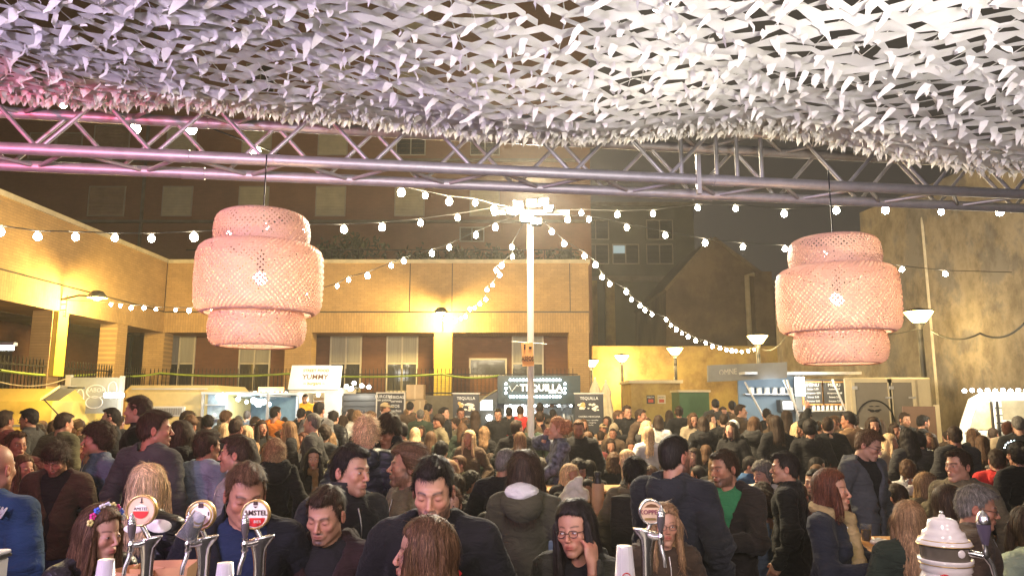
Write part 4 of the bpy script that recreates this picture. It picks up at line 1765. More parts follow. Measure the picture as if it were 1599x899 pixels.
# ochre yard walls beneath
YY = 33.0
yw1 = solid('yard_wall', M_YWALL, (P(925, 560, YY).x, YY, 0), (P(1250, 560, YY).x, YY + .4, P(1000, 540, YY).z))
tag(yw1, 'ochre rendered yard wall lit by the street lamps', 'wall')
# ---------------- high old wall along the right
XR0, YR0, XR1, YR1 = P(1210, 500, 29.5).x, 29.5, 10.9, 8.0
wl = thing('old_wall', 'high stained old wall with flaking ochre plaster along the right side', 'wall')
pts = [(1210, 484, 29.5), (1285, 462, 0), (1352, 402, 0), (1353, 330, 0)]


def on_wall(px):
    """depth where the ray of column px meets the right wall line"""
    k = (px - CX) / F
    # X = XR0 + (XR1-XR0)*t ; Y = YR0 + (YR1-YR0)*t ; X ~ k*Y*(cos pitch approx)
    lo, hi = YR1, YR0
    for _ in range(40):
        m = (lo + hi) / 2
        t = (m - YR0) / (YR1 - YR0)
        X = XR0 + (XR1 - XR0) * t
        if P(px, 480, m).x > X: hi = m
        else: lo = m
    return (lo + hi) / 2


top = []
for px, py in ((1210, 484), (1262, 462), (1352, 402), (1353, 332), (1440, 300), (1599, 235)):
    Y = on_wall(px)
    q = P(px, py, Y)
    t = (Y - YR0) / (YR1 - YR0)
    top.append((XR0 + (XR1 - XR0) * t, Y, q.z))
top.append((XR1, YR1, top[-1][2]))
vs, fs = [], []
dx = Vector((YR0 - YR1, XR1 - XR0, 0)).normalized() * .5
for (x, y, z) in top:
    vs += [(x, y, 0), (x, y, z), (x + dx.x, y + dx.y, z), (x + dx.x, y + dx.y, 0)]
for i in range(len(top) - 1):
    b = 4 * i
    for k in range(4):
        fs.append((b + k, b + 4 + k, b + 4 + (k + 1) % 4, b + (k + 1) % 4))
fs += [(0, 1, 2, 3), tuple(len(vs) - 4 + k for k in (3, 2, 1, 0))]
MB().add(vs, fs).build('masonry', M_OLDPL, wl)
Yp = on_wall(1441)
pa, pb = P(1441, 340, Yp - .25), P(1447, 600, Yp - .25)
MB().tube([(pa.x + .25, Yp - .1, pa.z), (pa.x, Yp - .3, pa.z - .05), (pa.x, Yp - .3, pa.z - .25), (pa.x, Yp - .3, .1)], .085, 10).build('drainpipe', mat('pale_pipe', (.42, .38, .33), .6), wl)
cable('wall_wire', 'dark cable looping along the old right wall', [P(1455, 516, 16.4), P(1530, 520, 14), P(1599, 505, 12.2)], .02, M_BLACKCABLE, .15)
cable('lamp_wire', 'thin wire strung from the right street lamp across the yard', [P(1435, 512, 17.3), P(1250, 470, 22), P(1190, 545, 24)], .01, M_BLACKCABLE, .5)

# ---------------- street lamps (sodium)
slp = None


def street_lamp(px, py, Y, label, e, energy):
    c = P(px, py, Y)
    t = thing('street_lamp', label, 'street lamp', (c.x, Y, 0), 0, 'sodium street lamps along the right side')
    z = c.z
    MB().tube([(0, 0, 0), (0, 0, 1), (0, 0, z - .28)], [.09, .07, .06], 10).build('post', M_IRON, t)
    MB().lathe([(.10, z - .12), (.15, z - .09), (.31, z + .13), (.30, z + .14), (.0001, z + .15)], 16).build('lantern_glass', E_SOD, t)
    MB().lathe([(.34, z + .142), (.34, z + .165), (.06, z + .23), (.0001, z + .24)], 16).build('lantern_cap', M_IRON, t)
    MB().lathe([(.05, z - .28), (.11, z - .15), (.13, z - .122), (.0001, z - .122)], 12).build('collar', M_IRON, t)
    l = lamp('lamp_light', 'POINT', (0, 0, z - .5), energy, (1, .73, .30), t, .2)
    return t


street_lamp(1435, 496, 17.2, 'nearest street lamp with a bright lantern before the old right wall', E_SOD, 170)
street_lamp(1183, 531, 23.6, 'street lamp beside the grey stall sign where the light string ends', E_SOD, 420)
street_lamp(1054, 549, 29.0, 'third street lamp in the row, before the gabled house', E_SOD, 480)
street_lamp(971, 560, 32.0, 'small street lamp near the green cabinet, second from the row end', E_SOD, 350)
street_lamp(923, 568, 30.5, 'farthest street lamp, beside the corner of the arcade building', E_SOD, 260)


# wall lamps on the arcade
def wall_lamp(loc, d, label, energy):
    t = thing('wall_lamp', label, 'wall lamp', (0, 0, 0), 0, 'wall lamps on the brick arcade')
    a = Vector(loc)
    b = a + Vector(d)
    MB().tube([a, a + Vector(d) * .5 + Vector((0, 0, .08)), b], .03, 8).build('arm', M_IRON, t)
    M = Matrix.Translation(b)
    MB().lathe([(.03, .18), (.14, .15), (.25, .02), (.26, -.03), (.245, -.03), (.23, .02), (.1, .12)], 20, M).build('shade', mat('lamp_shade_metal', (.12, .11, .09), .5, metal=.5), t)
    MB().sphere(b + Vector((0, 0, -.01)), .13, 14, 8, (1, 1, .6)).build('lamp_glass', E_SOD, t)
    lamp('lamp_light', 'POINT', b + Vector((0, 0, -.22)), energy, (1, .70, .20), t, .12)
    g_ = MB()
    for k in range(3):
        g_.tube([a + Vector((0, 0, -.45 + .16 * k)), a + Vector(d) * .18 + Vector((0, 0, -.45 + .16 * k))], .012, 5)
    g_.tube([a + Vector(d) * .18 + Vector((0, 0, -.5)), a + Vector(d) * .18 + Vector((0, 0, .1))], .012, 5)
    g_.build('bracket', M_IRON, t)
    return t


aL = Vector((XW, 19.95, P(163, 468, 19.95).z))
wall_lamp(aL, (1.0, .0, .08), 'lit wall lamp on a long arm above the left yellow-lit pilaster', 700)
aC = Vector((P(692, 488, YB).x, YB - .0, P(692, 494, YB).z))
wall_lamp(aC, (0, -.8, .05), 'lit dome wall lamp over the central yellow-lit pillar', 560)
# yellow of the sodium light is put into the left pilaster's colour
M_LAMPYELLOW = mat('pilaster_lamp_yellow', (.62, .46, .07), .7, var=.12, scale=3, bump=.1)
solid('pilaster', M_LAMPYELLOW, (XW - .0, 19.75, P(155, 587, 20).z), (XW + .12, 20.2, zE), left)
px0, px1 = P(678, 560, YB).x, P(706, 560, YB).x
solid('lit_pillar_face', brick('brick_lit_yellow', (.60, .45, .08), (.54, .40, .07), (.40, .30, .08), .25, .075), (px0 + .01, YB - .03, 1.5), (px1 - .01, YB + .02, zE), rear)  # tan pillar faced in yellow that carries the wall lamp's light

# ================================================================== truss, net, lanterns, pole, light strings
TA = P(-140, 225, 3.93)
dA = P(0, 231, 4.0)
TAz = dA.z
tb = P(1599, 306, 4.94)
ta = dA
tdir = Vector((tb.x - ta.x, tb.y - ta.y, 0)).normalized()
tperp = Vector((-tdir.y, tdir.x, 0))
T0 = Vector((ta.x, ta.y, TAz)) - tdir * 1.4
TL = 12.0
SZ = .333
tr = thing('lighting_truss', 'long aluminium box truss crossing above the crowd under the net', 'truss')


def tpt(u, a, b):
    """u along, a 0/1 front/back, b 0/1 bottom/top"""
    return T0 + tdir * u + tperp * (SZ * a) + Vector((0, 0, SZ * b))


for a in (0, 1):
    for b in (0, 1):
        MB().tube([tpt(0, a, b), tpt(TL / 2, a, b), tpt(TL, a, b)], .034, 16).build('chord', M_ALU, tr)
# sleeves
for u in (2.35, 5.7, 8.9):
    for a in (0, 1):
        for b in (0, 1):
            MB().tube([tpt(u - .07, a, b), tpt(u + .07, a, b)], .038, 14).build('sleeve', M_ALU, tr)
pit = .62
skip = (5.35, 6.05)
k = 0
u = .05
while u < TL - .4:
    for face in range(4):
        off = (0, .31, .16, .05)[face]
        m_ = u + off
        q = [((0, 0), (0, 1)), ((1, 0), (1, 1)), ((0, 0), (1, 0)), ((0, 1), (1, 1))][face]
        p0, p1, p2 = tpt(m_, *q[1]), tpt(m_ + pit / 2, *q[0]), tpt(m_ + pit, *q[1])
        if face == 0 and skip[0] < m_ + .3 < skip[1] - .1: continue
        for s_, e_ in ((p0, p1), (p1, p2)):
            MB().tube([s_ + (e_ - s_) * .04, e_ - (e_ - s_) * .04], .013, 8).build('brace', M_ALU, tr)
    u += pit
for u in (5.42, 5.66, 5.80, 5.97, 9.55, 9.95):
    MB().tube([tpt(u, 0, 0), tpt(u, 0, 1)], .014, 8).build('post', M_ALU, tr)
cl_ = tpt(5.52, 0, 0)
MB().box((cl_.x, cl_.y - .045, cl_.z + .02), (.028, .03, .26)).build('clamp', M_ALU, tr)
# a cable tie loop
for u, a in ((4.0, .02), (8.35, .08)):
    p = tpt(u, 0, 1)
    MB().tube([p + Vector((0, -.03, -.03)), p + Vector((-.03, -.04, -.09 - a)), p + Vector((.0, -.04, -.13 - a)), p + Vector((.03, -.04, -.09)), p + Vector((.04, -.03, -.02))], .004, 6).build('tie_loop', M_WHITE, tr)

# ---------------- camouflage net
EDGE = [(-400, 100), (0, 138), (150, 151), (300, 165), (450, 186), (600, 196), (750, 206), (900, 207), (1050, 203), (1200, 211), (1300, 228), (1400, 245), (1500, 256), (1599, 262), (2000, 290)]
YE = 3.78
ex = [P(a, b, YE).x for a, b in EDGE]
ez = [P(a, b, YE).z for a, b in EDGE]


def net_z(x, y):
    z = np.interp(x, ex, ez)
    z = z + (max(y, 3.15) - YE) * (.25 + .012 * math.sin(x * 1.1)) + min(0, y - 3.15) * .075
    z = z + .030 * math.sin(x * 2.3 + y * 1.1) + .022 * math.sin(x * 4.1 - y * 2.7) * min(1, (YE - y) * 1.2 + .2)
    if y < 1.2: z += (1.2 - y) ** 2 * .12
    return float(z)


q = NT('white_net_fabric')
q.b.inputs['Base Color'].default_value = (.80, .78, .76, 1)
q.b.inputs['Roughness'].default_value = .55
q.b.inputs['Specular IOR Level'].default_value = .35
tl_ = q.n('ShaderNodeBsdfTranslucent')
tl_.inputs['Color'].default_value = (.7, .68, .66, 1)
mxs = q.n('ShaderNodeMixShader')
mxs.inputs['Fac'].default_value = .38
q.l(q.b.outputs[0], mxs.inputs[1])
q.l(tl_.outputs[0], mxs.inputs[2])
q.l(mxs.outputs[0], q.o.inputs['Surface'])
M_NET = q.m
net = thing('camouflage_net', 'white cut-fabric camouflage net stretched overhead above the truss', 'net')
rn = random.Random(5)
ribb, flaps, cords = MB(), MB(), MB()
flist = []
dxn, dyn = .062, .066
xs0, xs1, ys0, ys1 = -4.6, 5.6, .2, 3.80
ny_ = int((ys1 - ys0) / dyn)
nx_ = int((xs1 - xs0) / dxn)
RV, RF = [], []
for j in range(ny_ + 1):
    y0 = ys0 + j * dyn
    prev = None
    ph = rn.random() * .3
    for i in range(nx_ + 1):
        par = (i + j) & 1
        x = xs0 + i * dxn + rn.gauss(0, .010)
        y = y0 + (dyn * .36 if par else -dyn * .36) + rn.gauss(0, .010)
        wd = rn.choice([.013, .019, .024, .033])
        tilt = rn.gauss(.003, .005)
        z = net_z(x, y)
        b = len(RV)
        tw = rn.uniform(-.008, .008)
        RV += [(x + tw, y - wd, z + tilt), (x, y, z + rn.uniform(-.004, .003)), (x - tw, y + wd, z - tilt)]
        if prev is not None and rn.random() > .03:
            RF += [(prev, b, b + 1, prev + 1), (prev + 1, b + 1, b + 2, prev + 2)]
        prev = b
        # hanging tongue at the nodes where rows meet
        if rn.random() < (.8 if par else .12):
            L = rn.uniform(.018, .056) * (.72 if y > 3.1 else 1)
            a = rn.gauss(-.35, .75)
            ca, sa = math.cos(a), math.sin(a)
            w0 = rn.uniform(.008, .016)
            lean = rn.gauss(-.5, .45)
            lean2 = rn.gauss(.0, .5)
            fv = []
            for k in range(4):
                t = k / 3
                ww = w0 * (1.0, .95, .55, .04)[k]
                cu = math.sin(t * 2.2) * .02 * rn.uniform(.4, 1.6)
                cx_ = x + lean * L * t * ca - cu * sa
                cy_ = y + lean2 * L * t + cu * ca
                cz_ = z - L * (t ** 1.1)
                tw2 = a + t * rn.uniform(-.7, .7)
                fv += [(cx_ - ww * math.cos(tw2), cy_ - ww * math.sin(tw2), cz_ + .004), (cx_ + ww * math.cos(tw2), cy_ + ww * math.sin(tw2), cz_ - .006)]
            flist.append((math.hypot(x, y) + abs(z - CAMZ), x, y, fv))
for k in range(1500):      # the frayed front edge hangs as a fringe
    x = rn.uniform(xs0, xs1)
    y = rn.choice([rn.uniform(3.70, 3.84), rn.uniform(3.4, 3.84)])
    z = net_z(x, y)
    L, w0, a, lean = rn.uniform(.025, .055), rn.uniform(.012, .022), rn.gauss(0, .8), rn.gauss(-.1, .4)
    fv = []
    for j in range(4):
        t = j / 3
        ww = w0 * (1, .8, .45, .03)[j]
        fv += [(x + lean * L * t - ww * math.cos(a), y - ww * math.sin(a), z - L * t + .004), (x + lean * L * t + ww * math.cos(a), y + ww * math.sin(a) + .01 * t, z - L * t - .004)]
    flist.append((math.hypot(x, y) + 9, x, y, fv))
ribb.add(RV, RF, None, True)
tag(ribb.build('cut_fabric', M_NET, net), kind='stuff')
ff = [(0, 1, 3, 2), (2, 3, 5, 4), (4, 5, 7, 6)]
inview = [f for f in flist if f[2] > 1.75 and abs(f[1]) < f[2] * .70]
inview.sort()
big = inview[:300]
bs = set(id(f) for f in big)
for f in big:
    objof('fabric_flap', MB().add(f[3], ff, None, True).mesh('fabric_flap', M_NET), net)
for f in flist:
    if id(f) not in bs: flaps.add(f[3], ff, None, True)
tag(flaps.build('small_flap', M_NET, net), kind='stuff')
for j in range(0, 60):
    x = xs0 + (xs1 - xs0) * j / 60
    cords.tube([(x + .02 * math.sin(k * 2.1 + j), ys0 + (ys1 - ys0) * k / 14, net_z(x, ys0 + (ys1 - ys0) * k / 14) + .012) for k in range(15)], .0022, 4, False)
tag(cords.build('net_cord', M_NET, net), kind='stuff')

# ---------------- woven pendant lanterns
M_BAMBOO = mat('woven_bamboo', (.66, .40, .27), .55, var=.18, scale=30, spec=.4)
q = NT('lantern_bamboo')
v = coord(q)
nz = q.n('ShaderNodeTexNoise', Scale=45, Detail=3)
q.l(v, nz.inputs['Vector'])
rp = q.n('ShaderNodeValToRGB')
rp.color_ramp.elements[0].color = (.42, .27, .24, 1)
rp.color_ramp.elements[1].color = (.62, .43, .38, 1)
q.l(nz.outputs['Fac'], rp.inputs['Fac'])
q.l(rp.outputs[0], q.b.inputs['Base Color'])
q.b.inputs['Roughness'].default_value = .5
tl_ = q.n('ShaderNodeBsdfTranslucent')
tl_.inputs['Color'].default_value = (.75, .50, .36, 1)
mxs = q.n('ShaderNodeMixShader')
mxs.inputs['Fac'].default_value = .3
q.l(q.b.outputs[0], mxs.inputs[1])
q.l(tl_.outputs[0], mxs.inputs[2])
q.l(mxs.outputs[0], q.o.inputs['Surface'])
M_BAMBOO = q.m
E_LAN = emis('lantern_bulb_glow', (1, .78, .5), 60)


def drum_profile(r, z0, z1, rb, rt=.0):
    """rounded drum side from the bottom up, ending turned in at top and bottom"""
    pr = []
    hgt = z1 - z0
    c = min(.07, hgt * .35)
    for k in range(6):
        t = k / 5 * math.pi / 2
        pr.append((r - rb * (1 - math.sin(t)), z0 + c * (1 - math.cos(t))))
    n = 8
    for k in range(1, n):
        pr.append((r + .004 * math.sin(math.pi * k / n), z0 + c + (hgt - 2 * c) * k / n))
    for k in range(6):
        t = (1 - k / 5) * math.pi / 2
        pr.append((r - rb * (1 - math.sin(t)), z1 - c * (1 - math.cos(t))))
    return pr


def lantern(cx, cy, ztop, sc, label, ztruss):
    t = thing('woven_lantern', label, 'pendant lamp', (cx, cy, ztop - .80 * sc), 0, 'woven bamboo lanterns hung from the truss')
    H = .80 * sc
    drums = [('top_drum', .278 * sc, .575 * sc, .80 * sc), ('middle_drum', .368 * sc, .195 * sc, .60 * sc), ('bottom_drum', .278 * sc, 0, .215 * sc)]
    for nm, r, z0, z1 in drums:
        pr = drum_profile(r, z0, z1, .055 * sc)
        s = [0]
        for a, b in zip(pr[:-1], pr[1:]): s.append(s[-1] + math.hypot(b[0] - a[0], b[1] - a[1]))
        n = int(2 * math.pi * r / .0275)
        for dr, off in ((1, .0022), (-1, -.0022)):
            mb = MB()
            wd = .0056
            rs, zs, tt = [], [], []
            m = 26
            for k in range(m + 1):
                d = s[-1] * k / m
                rr = np.interp(d, s, [p[0] for p in pr])
                zz = np.interp(d, s, [p[1] for p in pr])
                rs.append(rr)
                zs.append(zz)
                tt.append(d)
            base = []
            for k in range(m + 1):
                th = dr * tt[k] * .95 / r
                wv = .0018 * (1 if (k % 2) else -1)
                for e in (-1, 1):
                    a = th + e * wd / rs[k] * .72 * 1
                    zz = zs[k] - e * dr * wd * .70
                    R_ = rs[k] + off + wv
                    base.append((a, R_, zz))
            for i in range(n):
                a0 = 2 * math.pi * (i + rnd.uniform(-.16, .16)) / n
                vs = [(R_ * math.cos(a + a0), R_ * math.sin(a + a0), zz) for a, R_, zz in base]
                mb.add(vs, [(2 * k, 2 * k + 1, 2 * k + 3, 2 * k + 2) for k in range(m)], None, True)
            tag(mb.build(nm + '_weave', M_BAMBOO, t), kind='stuff')
        for z, rr in ((pr[0][1], pr[0][0]), (pr[-1][1], pr[-1][0])):
            mb = MB()
            mb.tube([(rr * math.cos(2 * math.pi * k / 40), rr * math.sin(2 * math.pi * k / 40), z) for k in range(40)], .007, 6, closed=True)
            mb.build('rim', M_BAMBOO, t)
    MB().tube([(0, 0, .52 * sc), (0, 0, ztruss - (ztop - H))], .004, 6).build('flex', M_BLACKCABLE, t)
    MB().tube([(0, 0, .45 * sc), (0, 0, .56 * sc)], .022, 10).build('bulb_holder', M_IRON, t)
    MB().sphere((0, 0, .41 * sc), .038, 16, 12).build('bulb', E_LAN, t)
    sp = MB()
    for k in range(3):
        a = k * 2.094
        sp.tube([(0, 0, .50 * sc), (math.cos(a) * .27 * sc, math.sin(a) * .27 * sc, .575 * sc)], .003, 5)
    sp.build('spider', M_IRON, t)
    lamp('lantern_light', 'POINT', (0, 0, .33 * sc), 9, (1, .66, .36), t, .05)
    return t


c = P(406, 437, 4.12)
zt_ = P(407, 337, 4.12).z
lantern(c.x, 4.12, zt_, .93, 'left woven bamboo lantern of three stacked drums hanging from the truss', TAz + .0)
c = P(1307, 467, 4.40)
zt_ = P(1305, 375, 4.40).z
lantern(c.x, 4.40, zt_, .93, 'right woven bamboo lantern of three stacked drums near the old wall', TAz + .0)

# ---------------- white pole with flood lights
YP = 11.5
pc = P(828, 400, YP)
ztp = P(828, 332, YP).z
pole = thing('light_pole', 'tall white pole carrying a cluster of glaring floodlights in the middle of the market', 'pole', (pc.x, YP, 0))
M_POLE = mat('white_powder_coat', (.72, .70, .70), .5, var=.06)
MB().tube([(0, 0, 0), (0, 0, ztp / 2), (0, 0, ztp)], .052, 20).build('mast', M_POLE, pole)
MB().bb((-.55, -.03, ztp - .03), (.62, .03, ztp + .03)).build('crossbar', M_POLE, pole)
for k, (dx_, dz_, yaw) in enumerate(((-.20, .10, 200), (.02, .12, 180), (.22, .14, 160), (-.08, -.14, 190), (.10, -.18, 170), (.30, .02, 150), (-.32, -.02, 215))):
    f_ = MB()
    M = Matrix.Translation((dx_, -.08, ztp + dz_)) @ Matrix.Rotation(R(yaw), 4, 'Z') @ Matrix.Rotation(R(28), 4, 'X')
    f_.box((0, 0, 0), (.17, .06, .13), M, .012)
    fo = f_.build('floodlight', M_IRON, pole)
    e_ = MB()
    e_.box((0, .034, 0), (.145, .008, .105), M)
    e_.build('floodlight_lens', E_FLOOD, fo)
lamp('flood_light', 'POINT', (0, -.32, ztp + .30), 1300, (1, .80, .48), pole, .12)
lamp('flood_light', 'POINT', (0, .32, ztp + .05), 1300, (1, .80, .48), pole, .12)
lamp('flood_light', 'SPOT', (0, -.35, ztp + .05), 1500, (1, .93, .80), pole, .10, (.5, -7.6, ztp - 1.0), 62, .9)
# toilet sign
sg = P(824, 553, YP - .07)
sgn = thing('toilet_sign', 'orange card sign reading ASEOS tied to the white pole', 'sign', (sg.x, YP - .07, sg.z))
M_ORCARD = mat('orange_card', (.85, .42, .16), .7, var=.06)
MB().box((0, 0, 0), (.18, .012, .36), Matrix.Rotation(R(-3), 4, 'Y')).build('card', M_ORCARD, sgn)
text('lettering', 'ASEOS', .105, (.0, -.009, -.07), M_IRON, sgn, sx=.62, bold=.002)
MB().box((.04, -.009, .10), (.045, .004, .035)).box((-.045, -.009, .10), (.022, .004, .055)).sphere((-.045, -.009, .145), .014, 8, 6).build('pictogram', M_IRON, sgn)
MB().tube([(-.25, .02, .2), (.30, .0, .16)], .004, 5).build('tie', M_CHALK, sgn)

# ---------------- festoon strings
bulb_me = MB().sphere((0, 0, -.055), .040, 12, 8, (1, 1, 1.12)).mesh('bulb', E_BULB)
sock_me = MB().tube([(0, 0, -.022), (0, 0, .012)], .017, 8).mesh('socket', M_WHITE)
hub = (828, 330, YP - .1)


def festoon(label, pts, y0, y1, ends=(None, None), scale=1.0, depth=None):
    """pts: photo positions of the bulbs from one end to the other, hung on a real wire between depths y0..y1"""
    n = len(pts)
    L = [0]
    W = []
    acc = [0]
    for a, b in zip(pts[:-1], pts[1:]): acc.append(acc[-1] + math.hypot(b[0] - a[0], b[1] - a[1]))
    # constant spacing along the wire in space: depth eases with distance
    root = thing('string_lights', label, 'string lights', (0, 0, 0), 0, 'strings of festoon bulbs')
    wire = []
    if ends[0]: wire.append(Vector(ends[0]))
    for k, (x, y) in enumerate(pts):
        t = acc[k] / max(1e-6, acc[-1])
        # perspective-correct interpolation
        Y = 1 / ((1 - t) / y0 + t / y1)
        if depth: Y = depth(t)
        p = P(x, y, Y)
        o = objof('bulb', bulb_me, root)
        o.location = p + Vector((0, 0, .05))
        o.scale = (scale * rnd.uniform(.86, 1.16),) * 3
        o.rotation_euler = (rnd.uniform(-.2, .2), rnd.uniform(-.2, .2), 0)
        s_ = objof('socket', sock_me, o)
        wire.append(p + Vector((0, 0, .062 * scale + .0)))
    if ends[1]: wire.append(Vector(ends[1]))
    MB().tube(wire, .007, 5).build('wire', M_BLACKCABLE, root)
    return root


H3 = P(*hub)
festoon('string of bulbs rising from the pole to the truss at the upper left', [(628, 299), (664, 306), (701, 313), (742, 317), (772, 325)], 8.6, 10.9, (P(590, 286, 8), H3))
festoon('long string of bulbs from the pole across to the far left of the brick wing',
        [(-60, 352), (0, 361), (57, 369), (117, 370), (180, 372), (237, 372), (302, 369), (358, 366), (415, 353), (477, 357), (536, 357), (597, 354), (656, 348), (714, 340), (772, 330)], 7.5, 11.3, (P(-140, 340, 7), H3))
festoon('string of bulbs sweeping from the pole down to the left wall lamp',
        [(173, 475), (188, 477), (205, 480), (225, 480), (243, 483), (274, 484), (296, 484), (330, 483), (365, 481), (400, 477), (440, 471), (480, 461), (527, 447), (544, 437), (573, 430), (611, 415), (630, 407), (674, 395), (701, 386), (743, 367), (773, 354)],
        19.6, 11.8, (aL, H3))
festoon('steep string of bulbs dropping from the pole to the central wall lamp',
        [(799, 386), (800, 401), (784, 414), (774, 422), (781, 429), (769, 445), (760, 452), (758, 467), (750, 474), (742, 481), (733, 482), (727, 494), (719, 497), (711, 501), (703, 504), (694, 500)], 12.2, 25.0, (H3, aC + Vector((0, -.8, 0))))
festoon('curving string of bulbs from the pole down to the right street lamp',
        [(861, 362), (880, 380), (912, 399), (930, 413), (940, 432), (952, 443), (978, 455), (986, 468), (1000, 477), (1007, 484), (1018, 491), (1040, 499), (1047, 508), (1056, 514), (1065, 520), (1075, 525), (1087, 531), (1102, 535), (1112, 540), (1124, 543), (1134, 546), (1143, 547), (1150, 548), (1158, 549), (1168, 548), (1178, 546)],
        11.9, 23.4, (H3, P(1183, 538, 23.6)))
festoon('string of bulbs from the pole running behind the right lantern to the old wall',
        [(887, 342), (920, 343), (979, 355), (1038, 367), (1101, 378), (1161, 385), (1226, 388), (1288, 396), (1349, 411), (1409, 420), (1475, 427)], 11.6, 14.0, (H3, P(1580, 425, 14.4)))
festoon('topmost string of bulbs from the pole to the right just under the truss',
        [(908, 333), (965, 335), (1020, 334), (1089, 325), (1148, 326), (1224, 333), (1305, 328), (1381, 327), (1471, 331), (1560, 330)], 11.4, 9.0, (H3, P(1640, 328, 8.8)))
festoon('near string of large bulbs at the upper left behind the truss', [(98, 163), (211, 201), (297, 199), (400, 238)], 5.2, 5.6, (P(20, 140, 5), P(470, 255, 5.8)), .9)
bl = P(1030, 6, 2.75)
wk = thing('work_lamp', 'bright white work lamp clipped up in the net near the top of the picture', 'lamp', (bl.x, bl.y, bl.z))
MB().sphere((0, 0, 0), .034, 14, 10).build('bulb', E_FLOOD, wk)
MB().tube([(0, 0, .04), (0, 0, .12)], .02, 8).build('bulb_holder', M_WHITE, wk)


# ---------------- stage lights clamped above the bar (behind and beside the camera)
def par(loc, target, col, e, label, spot=80, size=.12):
    t = thing('stage_light', label, 'stage light', (0, 0, 0), 0, 'stage lights over the bar')
    d = (Vector(target) - Vector(loc)).normalized()
    M = Matrix.Translation(loc) @ d.to_track_quat('-Z', 'Y').to_matrix().to_4x4()
    MB().lathe([(.02, .26), (.07, .22), (.10, .12), (.11, .0), (.105, .0), (.095, .12), (.0001, .2)], 20, M).build('housing', M_IRON, t)
    MB().tube([Vector(loc) + Vector((0, 0, .05)), Vector(loc) + Vector((0, 0, .45))], .012, 6).build('hanger', M_IRON, t)
    lamp('stage_beam', 'SPOT', Vector(loc) + d * .02, e, col, t, size, target, spot, .7)


par((-3.6, 1.6, 2.7), (-3.3, 4.2, 3.45), (1, .12, .30), 190, 'red stage light washing the left end of the truss', 95)
par((-2.4, .2, 2.5), (-1.2, 3.4, 3.3), (.80, .66, 1), 230, 'violet stage light aimed up at the net on the left', 110)
par((2.6, .2, 2.45), (2.2, 3.6, 3.3), (.80, .72, 1), 85, 'pale violet stage light aimed up at the net on the right', 110)
par((-1.5, -.3, 2.75), (-1.3, 3.2, 1.5), (1, .50, .62), 60, 'pink stage light over the left part of the bar', 90)
par((1.2, -.3, 2.75), (1.5, 3.4, 1.5), (1, .72, .60), 55, 'warm pink stage light over the right part of the bar', 95)
par((-3.2, 1.2, 2.75), (-.6, 3.6, 1.6), (.62, .35, 1), 70, 'violet stage light from the left end of the bar', 75)
par((.9, .9, 2.35), (.9, 3.7, 3.4), (1, .93, .84), 130, 'warm white light aimed up at the net over the bar', 120)
par((-.3, -.3, 2.5), (.2, 3.0, 3.3), (1, .90, .92), 115, 'second white light aimed up at the net from the back of the bar', 120)

# ---------------- thin night haze in the yard, glowing round the lamps
hz = bpy.data.materials.new('night_haze')
hz.use_nodes = True
ht = hz.node_tree
ht.nodes.clear()
ho = ht.nodes.new('ShaderNodeOutputMaterial')
hv = ht.nodes.new('ShaderNodeVolumePrincipled')
hv.inputs['Color'].default_value = (.9, .88, .85, 1)
hv.inputs['Density'].default_value = HAZE
hv.inputs['Anisotropy'].default_value = .45
ht.links.new(hv.outputs[0], ho.inputs['Volume'])
tag(MB().bb((-60, -10, -1), (60, 62, 26)).build('haze', hz), kind='stuff')

# ================================================================== stalls and food trucks
def led(parent, pos, r=.05, m=None, name='led_lamp'):
    return MB().sphere(pos, r, 12, 8).build(name, m or E_COOL, parent)


def box_px(px0, px1, py0, py1, Y, d, zlo=None):
    a, b = P(px0, py1, Y), P(px1, py0, Y)
    return (a.x, Y, a.z if zlo is None else zlo), (b.x, Y + d, b.z)


# ---- T1: white booth truck with lit hatch sign
Y1 = 20.0
t1 = thing('food_truck', 'white food booth with a glowing tilted sign board and a man serving inside', 'food truck')
a, b = P(450, 640, Y1), P(530, 586, Y1)
x0, x1 = a.x, b.x
zf, zt = .55, P(490, 612, Y1).z
for lo, hi, n, m in (((x0, Y1, .35), (x0 + .10, Y1 + 2.2, zt), 'side_wall', M_WHITE), ((x1 - .38, Y1, .35), (x1, Y1 + 2.2, zt), 'side_wall', M_WHITE),
                     ((x0 + .1, Y1 + 2.1, .35), (x1 - .38, Y1 + 2.2, zt), 'back_wall', M_CREAM), ((x0, Y1 - .02, zt), (x1, Y1 + 2.2, zt + .12), 'roof', M_WHITE),
                     ((x0 + .1, Y1, .35), (x1 - .38, Y1 + .08, 1.45), 'front_panel', M_WHITE), ((x0 + .1, Y1 - .25, 1.45), (x1 - .38, Y1 + .3, 1.5), 'counter', M_ALU),
                     ((x0 + .1, Y1 + .08, .35), (x1 - .38, Y1 + 2.1, .5), 'floor', M_ALU)):
    solid(n, m, lo, hi, t1)
M = Matrix.Translation((0, Y1 - .05, zt + .06)) @ Matrix.Rotation(R(-24), 4, 'X')
hb = MB()
hb.bb((x0 - .02, -.03, 0), (x1 + .02, .03, .72), M, .01)
hatch = hb.build('sign_board', mat('lit_white_board', (.85, .83, .75), .5, var=.04), t1)
for s_, z_, t_, c_ in (('STREET FOOD', .55, .11, 'orange_print'), ('YUMMY', .36, .20, 'brown_print'), ('~ burgers ~', .17, .12, 'orange_print')):
    mm = mat(c_, (.75, .26, .05) if c_[0] == 'o' else (.14, .06, .02), .6, var=0)
    o = text('lettering', s_, t_, (0, 0, 0), mm, t1, bold=.003)
    o.matrix_world = Matrix.Translation((0, 0, 0))
    o.matrix_basis = M @ Matrix.Translation(((x0 + x1) / 2, -.036, z_)) @ Matrix.Rotation(R(90), 4, 'X')
